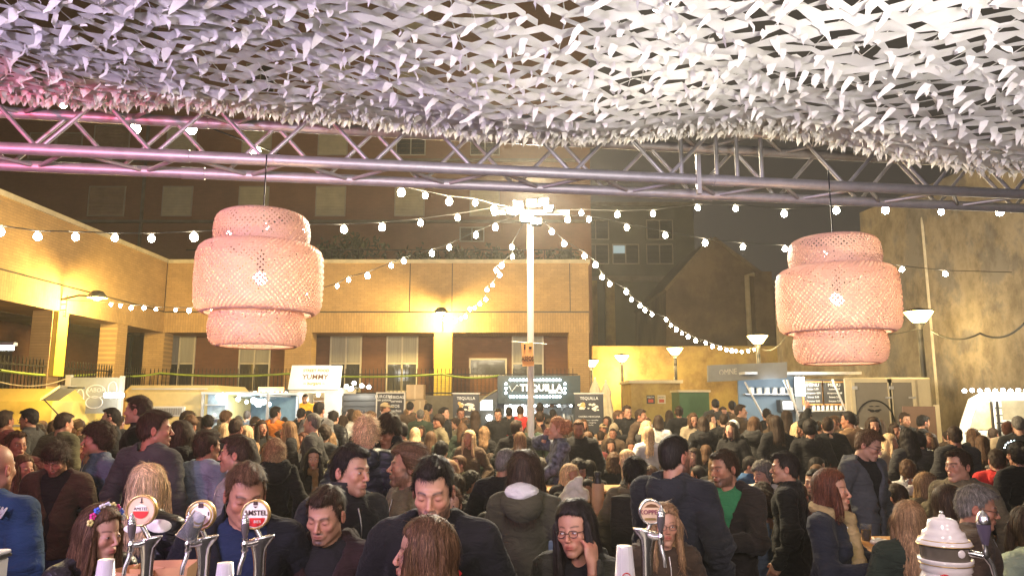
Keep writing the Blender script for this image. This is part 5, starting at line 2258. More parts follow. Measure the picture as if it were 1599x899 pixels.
lamp('sign_light', 'AREA', ((x0 + x1) / 2, Y1 - 1.0, zt + 1.0), 9, (1, .96, .85), t1, .5, ((x0 + x1) / 2, Y1, zt + .3))
lamp('cabin_light', 'POINT', (x0 + .55, Y1 + .7, zt - .25), 26, (1, .88, .62), t1, .12)
led(t1, (x0 + .55, Y1 + .9, zt - .06), .05, E_WHITE, 'ceiling_lamp')
MB().bb((x1 - .72, Y1 + .6, 1.5), (x1 - .5, Y1 + .8, 1.95)).build('till_screen_body', M_DARKPANEL, t1)
solid('till_screen', emis('till_blue', (.12, .35, .9), 2.0), (x1 - .705, Y1 + .59, 1.62), (x1 - .515, Y1 + .598, 1.92), t1)
for k in range(3):
    solid('shelf', M_ALU, (x0 + .15, Y1 + 1.8, 1.5 + .25 * k), (x1 - .45, Y1 + 2.08, 1.52 + .25 * k), t1)
solid('arched_door', M_CARD, (x0 + .14, Y1 + 2.05, .5), (x0 + .5, Y1 + 2.09, 2.1), t1)
for k in (x0 + .35, x1 - .35):
    MB().tube([(k, Y1 + .6, .3), (k, Y1 + .8, .3)], .3, 18).build('wheel', M_IRON, t1)

# dark corrugated stall with lamps to its right
t1b = thing('shutter_stall', 'dark corrugated shutter stall with four bare lamps on top', 'stall')
lo, hi = box_px(535, 592, 617, 640, 20.4, 1.6, 0)
xa, xb = P(535, 617, 20.4).x, P(592, 617, 20.4).x
zc_ = P(560, 616, 20.4).z
for k in range(14):
    solid('slat', M_DARKPANEL, (xa, 20.4 - (.02 if k % 2 else 0), k * zc_ / 14), (xb, 20.5, (k + 1) * zc_ / 14 - .02), t1b)
solid('body', M_IRON, (xa, 20.5, 0), (xb, 22, zc_ + .03), t1b)
for px, py in ((541, 603), (547, 607), (553, 598), (565, 602), (576, 604), (549, 606)):
    c = P(px, py, 20.2)
    led(t1b, (c.x, 20.2, c.z), .055, E_WHITE)
lr_ = MB().tube([P(537, 606, 20.25), P(582, 604, 20.25)], .015, 5).build('lamp_rail', M_IRON, t1b)
lamp('stall_light', 'POINT', P(560, 606, 19.9), 45, (1, .93, .75), t1b, .2)


def board(px0, px1, py0, py1, Y, label, lines, name='menu_board', bottom=0, frame=M_FRAME_W):
    a, b = P(px0, py1, Y), P(px1, py0, Y)
    t = thing(name, label, 'menu board', (0, 0, 0))
    z0 = bottom
    solid('panel', M_DARKPANEL, (a.x, Y, z0), (b.x, Y + .04, b.z), t)
    for lo, hi in (((a.x - .03, Y - .01, b.z), (b.x + .03, Y + .05, b.z + .03)), ((a.x - .03, Y - .01, z0), (a.x, Y + .05, b.z)), ((b.x, Y - .01, z0), (b.x + .03, Y + .05, b.z))):
        solid('frame', frame, lo, hi, t)
    for px, py, s_, sz in lines:
        c = P(px, py, Y)
        text('lettering', s_, sz, (c.x, Y - .004, c.z), M_CHALK, t)
    return t, a, b


board(588, 631, 614, 665, 18.2, 'black menu board with blocks of white print beside the shutter stall',
      [(599, 619, 'BURGERS', .10), (599, 624, 'con patatas', .08), (619, 620, 'BEBIDAS', .10), (619, 626, 'cerveza', .09), (610, 634, 'PERRITOS', .10), (610, 641, 'tacos - nachos', .09), (610, 649, 'CARTA', .12)])

# cardboard boxes stacked by the yellow-lit pillar
rr = random.Random(3)
for k, (px, lb, z0) in enumerate(((642, 'left brown cardboard carton standing against the menu board', 0), (657, 'tall tan cardboard carton beside the yellow-lit pillar', 0), (649, 'top cardboard carton lying across the two lower cartons', 2.05))):
    a = P(px, 640, 21.5)
    t = thing('cardboard_box', lb, 'box', (a.x, 21.5, z0 / 1.0), R(rr.uniform(-6, 6)), 'cardboard cartons by the pillar')
    hgt = (2.0, 2.04, .42)[k]
    MB().box((0, 0, hgt / 2), (.30, .4, hgt) if k < 2 else (.5, .4, hgt), None, .01).build('carton', M_CARD, t)
    MB().box((0, -.2015, hgt / 2), (.05, .003, hgt * .96)).build('tape', mat('parcel_tape', (.5, .36, .2), .3, var=0), t)

# ---- T2: dark arch truck TEQUILLA
Y2 = 21.0
t2 = thing('food_truck', 'dark arched food truck with an illuminated TEQUILLA sign ringed by bulbs', 'food truck')
xa, xb = P(735, 640, Y2).x, P(925, 640, Y2).x
ze, za = P(740, 632, Y2).z, P(830, 596, Y2).z
n = 18
arch = []
for k in range(n + 1):
    t = k / n
    x = xa + (xb - xa) * t
    arch.append((x, ze - .25 + (za - ze + .25) * math.sin(math.pi * t) ** .62))
sx0, sx1 = P(786, 640, Y2).x, P(896, 640, Y2).x
zs0 = P(830, 652, Y2).z
M_NAVY = mat('dark_truck_paint', (.022, .03, .036), .35, var=.15, spec=.6)
tb_ = MB()
outer = [(xa, .35)] + arch[:1] + arch + [(xb, .35)]
# front as three panels leaving the serving opening
zo = zs0 + .0
zop = P(830, 631, Y2).z
f_ = MB()
f_.bb((xa, Y2, .35), (sx0, Y2 + .08, ze - .25))
f_.bb((sx1, Y2, .35), (xb, Y2 + .08, ze - .25))
f_.bb((sx0, Y2, .35), (sx1, Y2 + .08, 1.25))
f_.build('front_panel', M_NAVY, t2)
top_poly = [(xa, ze - .25)] + [(x, z) for x, z in arch[1:-1]] + [(xb, ze - .25)]
ft = MB()
for (x0_, z0_), (x1_, z1_) in zip(top_poly[:-1], top_poly[1:]):
    zb0 = max(zop, ze - .25) if sx0 < (x0_ + x1_) / 2 < sx1 else ze - .25
    if min(z0_, z1_) > zb0 - .001:
        ft.prism([(x0_, zb0), (x1_, zb0), (x1_, z1_), (x0_, z0_)], Y2 + .001, Y2 + .08)
ft.build('front_arch', M_NAVY, t2)
rf_ = MB()
vs = []
for x, z in top_poly: vs += [(x, Y2 - .04, z + .02), (x, Y2 + 2.4, z + .02), (x, Y2 + 2.4, z - .03), (x, Y2 - .04, z - .03)]
rf_.add(vs, [(4 * i + j, 4 * i + 4 + j, 4 * i + 4 + (j + 1) % 4, 4 * i + (j + 1) % 4) for i in range(len(top_poly) - 1) for j in range(4)], None, True)
rf_.build('arched_roof', mat('truck_roof_trim', (.30, .24, .12), .4, metal=.4), t2)
solid('back_wall', M_ALU, (xa, Y2 + 2.3, .35), (xb, Y2 + 2.38, zop + .1), t2)
solid('end_wall', M_NAVY, (xa, Y2 + .08, .35), (xa + .06, Y2 + 2.3, ze - .3), t2)
solid('end_wall', M_NAVY, (xb - .06, Y2 + .08, .35), (xb, Y2 + 2.3, ze - .3), t2)
solid('counter', M_ALU, (sx0 - .05, Y2 - .4, 1.25), (sx1 + .05, Y2 + .3, 1.3), t2)
solid('menu_screen', emis('white_menu_screen', (.95, 1, .95), 5), (sx0 + .02, Y2 + .9, zs0 + .05), (P(822, 640, Y2).x, Y2 + .93, zop - .02), t2)
for k in range(5):
    x = sx0 + 1.1 + k * .2
    MB().lathe([(.05, 1.3), (.055, 1.45), (.03, 1.55 + .05 * (k % 2)), (.02, 1.6 + .05 * (k % 2))], 10, Matrix.Translation((x, Y2 + .1, 0))).build('bottle', M_WHITE if k % 2 else M_GLASSDARK, t2)
for k in range(2):
    solid('shelf', M_ALU, (sx0 + 1.0, Y2 + 2.0, 1.75 + .35 * k), (sx1 - .1, Y2 + 2.3, 1.78 + .35 * k), t2)
lamp('cabin_light', 'POINT', ((sx0 + sx1) / 2 + .3, Y2 + .8, zop - .2), 60, (.85, .97, 1), t2, .15)
for k in range(6):
    led(t2, (sx0 + .2 + k * .34, Y2 + .05, zop - .04), .035, E_COOL)
# sign box
Ys = Y2 - .35
p0, p1 = P(777, 630, Ys), P(906, 586, Ys)
sb = solid('sign_box', mat('teal_black_sign', (.012, .03, .034), .35, var=.1), (p0.x, Ys, p0.z), (p1.x, Ys + .32, p1.z), t2)
c = P(844, 605, Ys)
text('lettering', 'TEQUILLA', .245, (c.x + .02, Ys - .008, c.z - .01), emis('sign_letter_glow', (1, .93, .80), 1.3), sb, bold=.007, sx=1.06)
c2 = P(862, 614, Ys)
text('lettering', 'FOOD TRUCK', .075, (c2.x + .15, Ys - .008, c2.z + .02), emis('sign_letter_glow', (1, .93, .80), 1.3), sb)
# tick-like glass emblem left of the name
cc = P(802, 606, Ys)
MB().tube([(cc.x - .12, Ys - .02, cc.z + .06), (cc.x - .05, Ys - .02, cc.z - .09), (cc.x + .10, Ys - .02, cc.z + .10), (cc.x + .13, Ys - .02, cc.z + .05)], .014, 6).build('emblem', M_CHALK, sb)
sbm = MB().sphere((0, 0, 0), .033, 10, 7).mesh('sign_bulb', E_COOL)
for py in (593, 619):
    for k in range(16):
        px = 797 + k * (874 - 797) / 15
        c = P(px, py, Ys)
        objof('sign_bulb', sbm, sb).location = (c.x, Ys - .045, c.z)
for px in (790, 882):
    for py in (599, 606, 613):
        c = P(px, py, Ys)
        objof('sign_bulb', sbm, sb).location = (c.x, Ys - .045, c.z)
lamp('sign_light', 'POINT', P(838, 640, Ys - .6), 9, (.75, .95, 1), t2, .2)
solid('side_window_screen', emis('small_menu_screen', (.8, .95, 1), 1.6), (P(750, 640, Y2).x, Y2 - .03, P(750, 640, Y2).z), (P(769, 640, Y2).x, Y2 - .01, P(750, 624, Y2).z), t2)
led(t2, P(764, 652, Y2 - .5), .085, E_WHITE)
for x in (xa + .7, xb - .7):
    MB().tube([(x, Y2 + .1, .33), (x, Y2 + .3, .33)], .33, 20).build('wheel', M_IRON, t2)

# roll-up banners either side
for k, (px0, px1, lb) in enumerate(((707, 748, 'left black roll-up banner with a food photo beside the arched truck'), (898, 942, 'right black roll-up banner with a taco photo and menu text'))):
    Yb = 17.5
    a, b = P(px0, 660, Yb), P(px1, 615, Yb)
    t = thing('roll_up_banner', lb, 'banner', (0, 0, 0), 0, 'roll-up banners flanking the arched truck')
    solid('print_sheet', M_DARKPANEL, (a.x, Yb, .05), (b.x, Yb + .006, b.z), t)
    solid('top_rail', M_FRAME_W, (a.x - .02, Yb - .015, b.z), (b.x + .02, Yb + .02, b.z + .03), t)
    solid('base', M_ALU, (a.x - .02, Yb - .1, 0), (b.x + .02, Yb + .12, .07), t)
    cx_ = (a.x + b.x) / 2
    w_ = b.x - a.x
    text('lettering', 'TEQUILLA', .095, (cx_, Yb - .004, b.z - .10), M_CHALK, t)
    text('lettering', 'COCINA MEXICANA', .055, (cx_, Yb - .004, b.z - .52), M_CHALK, t)
    for j, s_ in enumerate(('nachos - tacos - quesadillas', 'burritos - margaritas', 'cerveza fria')):
        text('lettering', s_, .038, (cx_, Yb - .004, b.z - .60 - .055 * j), M_CHALK, t)
    fd = MB()
    r3 = random.Random(k)
    for j in range(16):
        fd.sphere((cx_ + r3.uniform(-.25, .25) * w_ / .66, Yb - .008, b.z - .30 + r3.uniform(-.07, .07)), r3.uniform(.02, .05), 7, 5, (1.3, .12, .8))
    fd.build('food_print', mat('pale_food_print', (.80, .72, .58), .6, var=.25, scale=20), t)
    fd = MB()
    for j in range(7):
        fd.sphere((cx_ - .22 * w_ + r3.uniform(-.04, .04), Yb - .012, b.z - .27 + r3.uniform(-.06, .06)), r3.uniform(.02, .04), 7, 5, (1.2, .12, 1))
    for j in range(8):
        fd.sphere((cx_ + r3.uniform(-.12, .12), Yb - .012, b.z - .95 + r3.uniform(-.05, .05)), r3.uniform(.02, .05), 7, 5, (1.3, .12, .8))
    fd.build('taco_print', mat('taco_print', (.62, .36, .12), .6, var=.35, scale=20), t)
    lamp('banner_light', 'POINT', (cx_, Yb - .8, b.z + .15), 5, (1, .95, .85), t, .1)

# ---- left side: cream caravan, yellow-lit trailer, open lit stalls
def shell(name, label, catg, px0, px1, pytop, Y, depth, m, zlo=.4, rnd_=.18):
    a, b = P(px0, pytop, Y), P(px1, pytop, Y)
    t = thing(name, label, catg)
    MB().bb((a.x, Y, zlo), (b.x, Y + depth, a.z), None, rnd_).build('body', m, t)
    for x in (a.x + .6, b.x - .6):
        MB().tube([(x, Y - .01, .32), (x, Y + .2, .32)], .32, 18).build('wheel', M_IRON, t)
    return t, a, b


cv, a, b = shell('caravan', 'cream caravan with a panelled window strip beside the grey sign board', 'caravan', 186, 345, 601, 17.0, 2.2, mat('caravan_cream_lit_yellow', (.78, .60, .26), .4, var=.08))  # yellow lamplight mixed into the cream paint
solid('roof_strip', M_WHITE, (a.x + .3, 17 - .02, a.z - .10), (b.x - .3, 17.001, a.z - .07), cv)
w0, w1 = P(203, 650, 17), P(290, 634, 17)
MB().bb((w0.x, 17 - .03, w0.z), (w1.x, 17.01, w1.z), None, .02).build('window_frame', M_WHITE, cv)
for k in range(22):
    x = w0.x + .05 + (w1.x - w0.x - .1) * k / 22
    solid('blind_slat', M_CURTAIN, (x, 17 - .045, w0.z + .04), (x + .04, 17 - .03, w1.z - .04), cv)
solid('trim', M_ALU, (a.x, 17 - .012, 1.30), (b.x, 17 - .001, 1.36), cv)
yt, a, b = shell('trailer', 'yellow-lit pale trailer at the left edge under the wall lamp', 'trailer', -60, 104, 606, 14.5, 2.3, mat('trailer_paint_lit_yellow', (.78, .54, .13), .45, var=.08), .4, .25)  # pale trailer; the yellow lamplight is put into its paint colour
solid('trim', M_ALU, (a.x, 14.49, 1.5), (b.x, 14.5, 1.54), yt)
M_GREYHATCH = mat('dull_hatch', (.30, .24, .13), .6, var=.2)
# hatch propped open on the trailer end
q0, q1, q2 = P(108, 604, 14.2), P(76, 636, 14.2), P(106, 634, 14.2)
MB().prism([(q1.x, q1.z + .16), (q1.x + .03, q1.z + .13), (q0.x, q0.z - .02), (q0.x, q0.z + .03)], 13.9, 14.45).build('hatch', M_GREYHATCH, yt)
MB().tube([(q1.x + .05, 13.95, q1.z + .15), (q1.x + .30, 14.4, q1.z - .35)], .012, 5).build('hatch_strut', M_IRON, yt)
MB().tube([(q0.x - .2, 14.2, q0.z - .0), (q0.x + .35, 14.1, q0.z - .02)], .02, 6).build('hatch_arm', M_IRON, yt)
lamp('trailer_light', 'POINT', P(60, 590, 13.6), 70, (1, .74, .26), yt, .2)

gs = thing('sign_board', 'grey sign board with pale oval logos standing between the trailers', 'sign')
Yg = 15.2
a, b = P(106, 645, Yg), P(188, 589, Yg)
solid('panel', mat('grey_sign_panel', (.34, .34, .31), .5, var=.2, scale=1.5), (a.x, Yg, a.z), (b.x, Yg + .06, b.z), gs)
solid('post', M_FRAME_W, (a.x - .1, Yg - .02, 0), (a.x, Yg + .08, b.z + .05), gs)
solid('post', M_FRAME_W, (b.x, Yg - .02, 0), (b.x + .06, Yg + .08, b.z + .03), gs)


def oval(cx_, cz_, rx, rz, Y, m, parent, th=.012):
    MB().tube([(cx_ + rx * math.cos(2 * math.pi * k / 28), Y, cz_ + rz * math.sin(2 * math.pi * k / 28)) for k in range(28)], th, 5, closed=True).build('oval_logo', m, parent)


for px, py, rx, rz in ((125, 620, .075, .16), (150, 611, .19, .13), (176, 607, .09, .15), (147, 628, .17, .12)):
    c = P(px, py, Yg)
    oval(c.x, c.z, rx, rz, Yg - .01, M_CHALK, gs)
c = P(150, 609, Yg)
text('lettering', 'SABOR', .12, (c.x, Yg - .01, c.z), M_CHALK, gs)
for k in range(5):
    c = P(166 + 6 * k, 617, Yg - .4)
    led(gs, c, .05, E_WHITE, 'spot_bulb')
lamp('sign_light', 'POINT', P(180, 617, Yg - .6), 10, (.95, 1, 1), gs, .15)
MB().tube([P(160, 617, Yg - .4), P(196, 617, Yg - .4)], .012, 5).build('lamp_rail', M_IRON, gs)

# open glass-sided stall and its white lamps
st = thing('market_stall', 'open stall with bluish white lamps and a clear canopy right of the caravan', 'stall')
Yo = 18.0
a, b = P(345, 640, Yo), P(445, 616, Yo)
M_CANOPY = mat('pale_canopy', (.55, .62, .66), .4, var=.2, scale=2)
MB().bb((a.x, Yo - 1.2, b.z), (b.x, Yo + 1.2, b.z + .05)).build('canopy', M_CANOPY, st)
solid('back_wall', mat('blue_stall_wall', (.16, .26, .34), .6, var=.2), (a.x, Yo + 1.2, 0), (b.x, Yo + 1.25, b.z), st)
solid('counter', M_WHITE, (a.x, Yo - .3, 0), (b.x, Yo + .2, 1.1), st)
for x in (a.x + .03, b.x - .03):
    for y in (Yo - 1.15, Yo + 1.15):
        solid('post', M_ALU, (x - .025, y - .025, 0), (x + .025, y + .025, b.z), st)
for k in range(3):
    solid('brace', M_ALU, (a.x + .3 + k * .5, Yo - 1.18, b.z - .05), (a.x + .34 + k * .5, Yo + 1.1, b.z - .01), st)
for px, py, rr_ in ((372, 623, .05), (385, 627, .04), (396, 625, .07), (404, 629, .09), (412, 627, .06), (420, 631, .05)):
    led(st, P(px, py, Yo - .6), rr_, E_COOL)
MB().tube([P(365, 620, Yo - .6), P(430, 622, Yo - .6)], .012, 5).build('lamp_rail', M_IRON, st)
lamp('stall_light', 'POINT', P(400, 628, Yo - 1.0), 70, (.80, .95, 1), st, .2)
lamp('stall_light', 'POINT', P(330, 630, Yo - 2.0), 16, (.80, .95, 1), st, .2)
gp_ = thing('glass_screen', 'clear lit display cabinet at the right end of the cream caravan', 'display cabinet')
a, b = P(314, 655, 16.6), P(346, 615, 16.6)
solid('cabinet_frame', M_ALU, (a.x, 16.6, b.z), (b.x, 17.2, b.z + .04), gp_)
solid('cabinet_back', mat('pale_blue_print', (.42, .52, .60), .5, var=.4, scale=6), (a.x, 16.9, .9), (b.x, 16.93, b.z), gp_)
solid('cabinet_base', M_WHITE, (a.x, 16.6, 0), (b.x, 16.89, .95), gp_)
for k in range(3):
    solid('shelf', M_ALU, (a.x + .03, 16.62, 1.3 + .3 * k), (b.x - .03, 16.88, 1.32 + .3 * k), gp_)
    MB().sphere((a.x + .1 + .12 * k, 16.75, 1.38 + .3 * k), .05, 8, 6).build('jar', M_WHITE, gp_)
led(gp_, (b.x - .12, 16.7, b.z - .05), .05, E_COOL)

# blue van body behind with orange sign
bv, a, b = shell('food_van', 'dark blue food van with a small orange and white sign behind the bright lamps', 'van', 398, 448, 606, 21.0, 2.3, mat('blue_van_paint', (.03, .07, .12), .35, var=.1), .4, .3)
c0, c1 = P(403, 611, 20.9), P(443, 604, 20.9)
solid('sign_strip', emis('orange_sign_glow', (1, .42, .08), 2.2), (c0.x, 20.9, c0.z), (c1.x, 20.94, c1.z), bv)
c = P(423, 615, 20.9)
text('lettering', 'TAPAS BAR', .20, (c.x, 20.88, c.z), emis('white_sign_glow', (1, .95, .85), 2.0), bv)
for k in range(6):
    z = 1.0 + .2 * k
    solid('panel_rib', mat('blue_van_paint', (.03, .07, .12)), (a.x + .05, 20.98, z), (b.x - .05, 20.999, z + .03), bv)

# far-left edge lamp arm
e1 = thing('flood_lamp', 'bright strip lamp on a bracket cut off by the left edge', 'lamp')
c = P(2, 543, 9.5)
MB().box((c.x, 9.5, c.z), (.28, .08, .05), Matrix.Identity(4)).build('tube', E_WHITE, e1)
MB().bb((c.x - .18, 9.46, c.z + .03), (c.x + .18, 9.54, c.z + .07)).build('reflector', M_ALU, e1)
MB().tube([(c.x - .05, 9.5, c.z + .05), (c.x - .1, 9.5, 0)], .03, 8).build('stand', M_IRON, e1)

# ---- right side: stall with grey fascia sign
sr = thing('food_truck', 'food stall with a long grey tilted fascia sign, blue-lit kitchen and chalk menus', 'food truck')
Y4, Y5 = 19.0, 17.0
p0, p1 = P(1107, 585, Y4), P(1230, 579, Y4)
sgm = mat('grey_fascia', (.11, .11, .115), .5, var=.25, scale=2)
v = [P(1106, 596, Y4), P(1229, 590, Y5), P(1229, 565, Y5), P(1106, 570, Y4)]
dd = Vector((0, .14, 0))
MB().add([*v, *[q + dd for q in v]], [(0, 1, 2, 3), (7, 6, 5, 4), (0, 4, 5, 1), (1, 5, 6, 2), (2, 6, 7, 3), (3, 7, 4, 0)]).build('fascia_sign', sgm, sr)
ang = math.atan2(v[1].y - v[0].y, v[1].x - v[0].x)
c = P(1136, 581, 18.5)
text('lettering', 'OMNE', .20, (c.x, c.y - .04, c.z), mat('dull_letter', (.32, .29, .24), .5, var=0), sr, rot=(R(90), R(-2), ang))
# interior
Yk = 18.6
i0, i1 = P(1155, 650, Yk), P(1245, 590, Yk)
M_BLUEK = mat('blue_kitchen_wall', (.12, .17, .22), .6, var=.12, scale=2)
M_GREYW = mat('grey_kitchen_wall', (.30, .30, .28), .6, var=.15, scale=2)
solid('kitchen_wall', M_BLUEK, (i0.x, Yk, 0), (i1.x, Yk + .08, i1.z + .05), sr)
m0, m1 = P(1245, 650, Yk - .3), P(1322, 592, Yk - .3)
solid('menu_wall', M_GREYW, (m0.x, Yk - .25, 0), (m1.x, Yk - .2, m1.z), sr)
solid('roof', M_ALU, (i0.x - .1, 17.7, i1.z + .06), (m1.x + .1, Yk + .1, i1.z + .12), sr)
solid('counter', M_ALU, (i0.x, 16.4, 1.15), (m1.x, 16.9, 1.22), sr)
solid('front_panel', M_GREYW, (i0.x, 16.5, .3), (m1.x, 16.6, 1.15), sr)
for j in range(6):
    c = P(1172 + 12 * j, 610, Yk - .05)
    MB().lathe([(.065, 0), (.07, .18), (.0001, .19)], 10, Matrix.Translation((c.x, Yk - .12, c.z - .1))).build('jar', M_WHITE, sr)
solid('shelf', M_ALU, (P(1160, 615, Yk).x, Yk - .25, P(1160, 616, Yk).z), (P(1243, 615, Yk).x, Yk, P(1160, 614.5, Yk).z), sr)
c0, c1 = P(1213, 642, Yk), P(1233, 624, Yk)
solid('microwave', M_DARKPANEL, (c0.x, Yk - .3, c0.z), (c1.x, Yk, c1.z), sr)
solid('microwave_window', emis('pale_display', (.8, .9, 1), .9), (c0.x + .05, Yk - .31, c0.z + .05), (c1.x - .04, Yk - .301, c1.z - .04), sr)
for (a_, b_) in ((1256, 1283), (1287, 1319)):
    q0, q1 = P(a_, 630, 17.95), P(b_, 597, 17.95)
    mo = solid('menu_panel', M_DARKPANEL, (q0.x, 17.95, q0.z), (q1.x, 17.99, q1.z), sr)
    for lo, hi in (((q0.x - .03, 17.94, q0.z - .03), (q0.x, 18.0, q1.z + .03)), ((q1.x, 17.94, q0.z - .03), (q1.x + .03, 18.0, q1.z + .03)), ((q0.x, 17.94, q1.z), (q1.x, 18.0, q1.z + .03)), ((q0.x, 17.94, q0.z - .03), (q1.x, 18.0, q0.z))):
        solid('frame', M_WOOD, lo, hi, mo)
    cx_ = (q0.x + q1.x) / 2
    for j, (s_, z_) in enumerate((('MENU', .11), ('tostas 3,50', .06), ('croquetas 4,00', .06), ('bravas 3,00', .06), ('bocatas 5,00', .06))):
        text('lettering', s_, z_, (cx_, 17.94, q1.z - .06 - .095 * j), M_CHALK, mo)
c = P(1250, 603, 17.6)
MB().bb((c.x - .10, 17.6, c.z - .22), (c.x + .10, 17.66, c.z + .22)).build('lamp_panel', E_WHITE, sr)
for pa_, pb_ in (((1163, 596), (1192, 650)), ((1224, 593), (1248, 650)), ((1229, 593), (1244, 640)), ((1300, 592), (1320, 640))):
    MB().tube([P(*pa_, 16.9), P(*pb_, 16.7)], .022, 6).build('prop', M_ALU, sr)
for j in range(9):
    c = P(1255 + 7 * j, 644, 16.7)
    MB().lathe([(.04, 0), (.045, .12), (.015, .18), (.015, .24)], 8, Matrix.Translation((c.x, 16.7, 1.22))).build('bottle', M_GLASSDARK if j % 3 else M_WHITE, sr)
    c = P(1257 + 7 * j, 638, 18.0)
    MB().lathe([(.035, 0), (.04, .12), (.0001, .12)], 8, Matrix.Translation((c.x, 18.0, P(1257, 640, 18).z))).build('cup', M_WHITE, sr)
solid('shelf', M_ALU, (m0.x, 17.9, P(1257, 640, 18).z - .03), (m1.x, 18.3, P(1257, 640, 18).z), sr)
lamp('kitchen_light', 'POINT', P(1200, 605, 17.4), 24, (.70, .88, 1), sr, .15)
lamp('kitchen_light', 'POINT', P(1285, 600, 17.3), 30, (1, .9, .7), sr, .15)

# white box trailer with framed grey doors
tl = thing('box_trailer', 'white box trailer with grey door panels and a round moustache emblem', 'trailer')
Yt = 16.6
a, b = P(1322, 665, Yt), P(1432, 589, Yt)
SK = Matrix(((1, .46, 0, -.46 * Yt), (0, 1, 0, 0), (0, 0, 1, 0), (0, 0, 0, 1)))
MB().bb((a.x, Yt, .4), (b.x + .3, Yt + 2.4, b.z), SK, .03).build('body', M_CREAM, tl)
M_GP = mat('grey_door_panel', (.22, .19, .15), .55, var=.12, scale=2)
for (u0, u1) in ((1337, 1386), (1394, 1422)):
    c0, c1 = P(u0, 660, Yt), P(u1, 597, Yt)
    d_ = solid('door', M_GP, (c0.x, Yt - .03, .55), (c1.x, Yt - .001, c1.z), tl)
    for lo, hi in (((c0.x - .07, Yt - .05, .5), (c0.x, Yt - .002, c1.z + .08)), ((c1.x, Yt - .05, .5), (c1.x + .07, Yt - .002, c1.z + .08)), ((c0.x, Yt - .05, c1.z), (c1.x, Yt - .002, c1.z + .08))):
        solid('door_frame', M_CREAM, lo, hi, d_)
    solid('hinge', M_ALU, (c0.x - .06, Yt - .07, c1.z - .15), (c0.x + .05, Yt - .051, c1.z - .08), d_)
    solid('latch', M_ALU, (c1.x - .1, Yt - .06, c1.z - .35), (c1.x + .06, Yt - .051, c1.z - .31), d_)
c = P(1366, 662, Yt)
MB().tube([(c.x + .42 * math.cos(t), Yt - .045, c.z + .02 + .50 * math.sin(t)) for t in [math.pi * k / 24 for k in range(25)]], .017, 6).build('emblem_ring', M_IRON, tl)
mo = MB()
cz_ = P(1366, 641, Yt).z
for sd in (-1, 1):
    mo.sphere((c.x + .055 * sd, Yt - .04, cz_), .05, 10, 7, (1.2, .2, .6)).sphere((c.x + .12 * sd, Yt - .04, cz_ + .025), .03, 10, 7, (1.3, .2, .5))
    mo.sphere((c.x + .07 * sd, Yt - .04, cz_ + .10), .035, 10, 7, (1.5, .2, .25))
mo.build('emblem', M_IRON, tl)
for x in (a.x + .5, b.x - .2):
    MB().tube([(x, Yt - .01, .33), (x, Yt + .2, .33)], .33, 18).build('wheel', M_IRON, tl)
# leaning brown board
c0, c1 = P(1412, 665, 15.3), P(1466, 634, 15.3)
lb = thing('plywood_board', 'brown plywood board leaning before the white trailer', 'board')
MB().bb((c0.x, 15.3, 0), (c1.x - .08, 15.34, c1.z), None, .004).build('sheet', mat('plywood', (.22, .13, .09), .7, var=.12, scale=3), lb)
MB().bb((c1.x - .08, 15.28, 0), (c1.x - .0, 15.36, c1.z + .03)).build('edge_batten', M_CREAM, lb)

# far right white van
vn = thing('food_van', 'white food van flooded with light at the right edge', 'van')
Yv = 13.0
a, b = P(1497, 668, Yv), P(1640, 612, Yv)
M_VAN = mat('white_van_paint', (.78, .74, .64), .35, var=.05)
prof = [(a.x, .45), (b.x, .45), (b.x, b.z), (a.x + .45, b.z), (a.x + .22, b.z - .12), (a.x + .02, 1.55)]
SV = Matrix(((1, .60, 0, -.60 * Yv), (0, 1, 0, 0), (0, 0, 1, 0), (0, 0, 0, 1)))
MB().prism(prof, Yv, Yv + 2.1, SV).build('body', M_VAN, vn)
s0, s1 = P(1512, 664, Yv), P(1545, 628, Yv)
MB().prism([(s0.x, 1.5), (s1.x, 1.5), (s1.x, s1.z), (s0.x + .2, s1.z)], Yv - .02, Yv - .001).build('window', mat('lit_van_glass', (.55, .45, .28), .2, var=.3, scale=5), vn)
MB().tube([(s0.x - .05, Yv - .03, 1.45), (s0.x + .14, Yv - .03, s1.z + .05), (s1.x + .04, Yv - .03, s1.z + .05), (s1.x + .04, Yv - .03, 1.45)], .028, 8).build('window_trim', M_WHITE, vn)
s0, s1 = P(1566, 655, Yv), P(1640, 625, Yv)
solid('serving_hatch', mat('hatch_interior', (.30, .26, .18), .5, var=.3, scale=3), (s0.x, Yv - .015, s0.z), (s1.x, Yv - .001, s1.z), vn)
solid('hatch_counter', M_WHITE, (s0.x - .05, Yv - .3, s0.z - .06), (s1.x, Yv, s0.z - .02), vn)
ld = MB()
for k in (0, 1):
    x = P(1549 + 9 * k, 640, Yv - .1).x
    ld.bb((x - .012, Yv - .12, .9), (x + .012, Yv - .08, 1.98))
for k in range(8):
    ld.bb((P(1549, 640, Yv).x, Yv - .115, .95 + k * .13), (P(1558, 640, Yv).x, Yv - .085, .97 + k * .13))
ld.build('ladder', M_IRON, vn)
for k in range(9):
    led(vn, P(1506 + 12 * k, 610 - (k % 2), Yv - .15), .035, E_WHITE)
for x in (a.x + .5, b.x - .5):
    MB().tube([(x, Yv - .01, .33), (x, Yv + .2, .33)], .33, 18).build('wheel', M_IRON, vn)
lamp('van_light', 'POINT', P(1560, 603, Yv - .9), 110, (1, .90, .66), vn, .2)

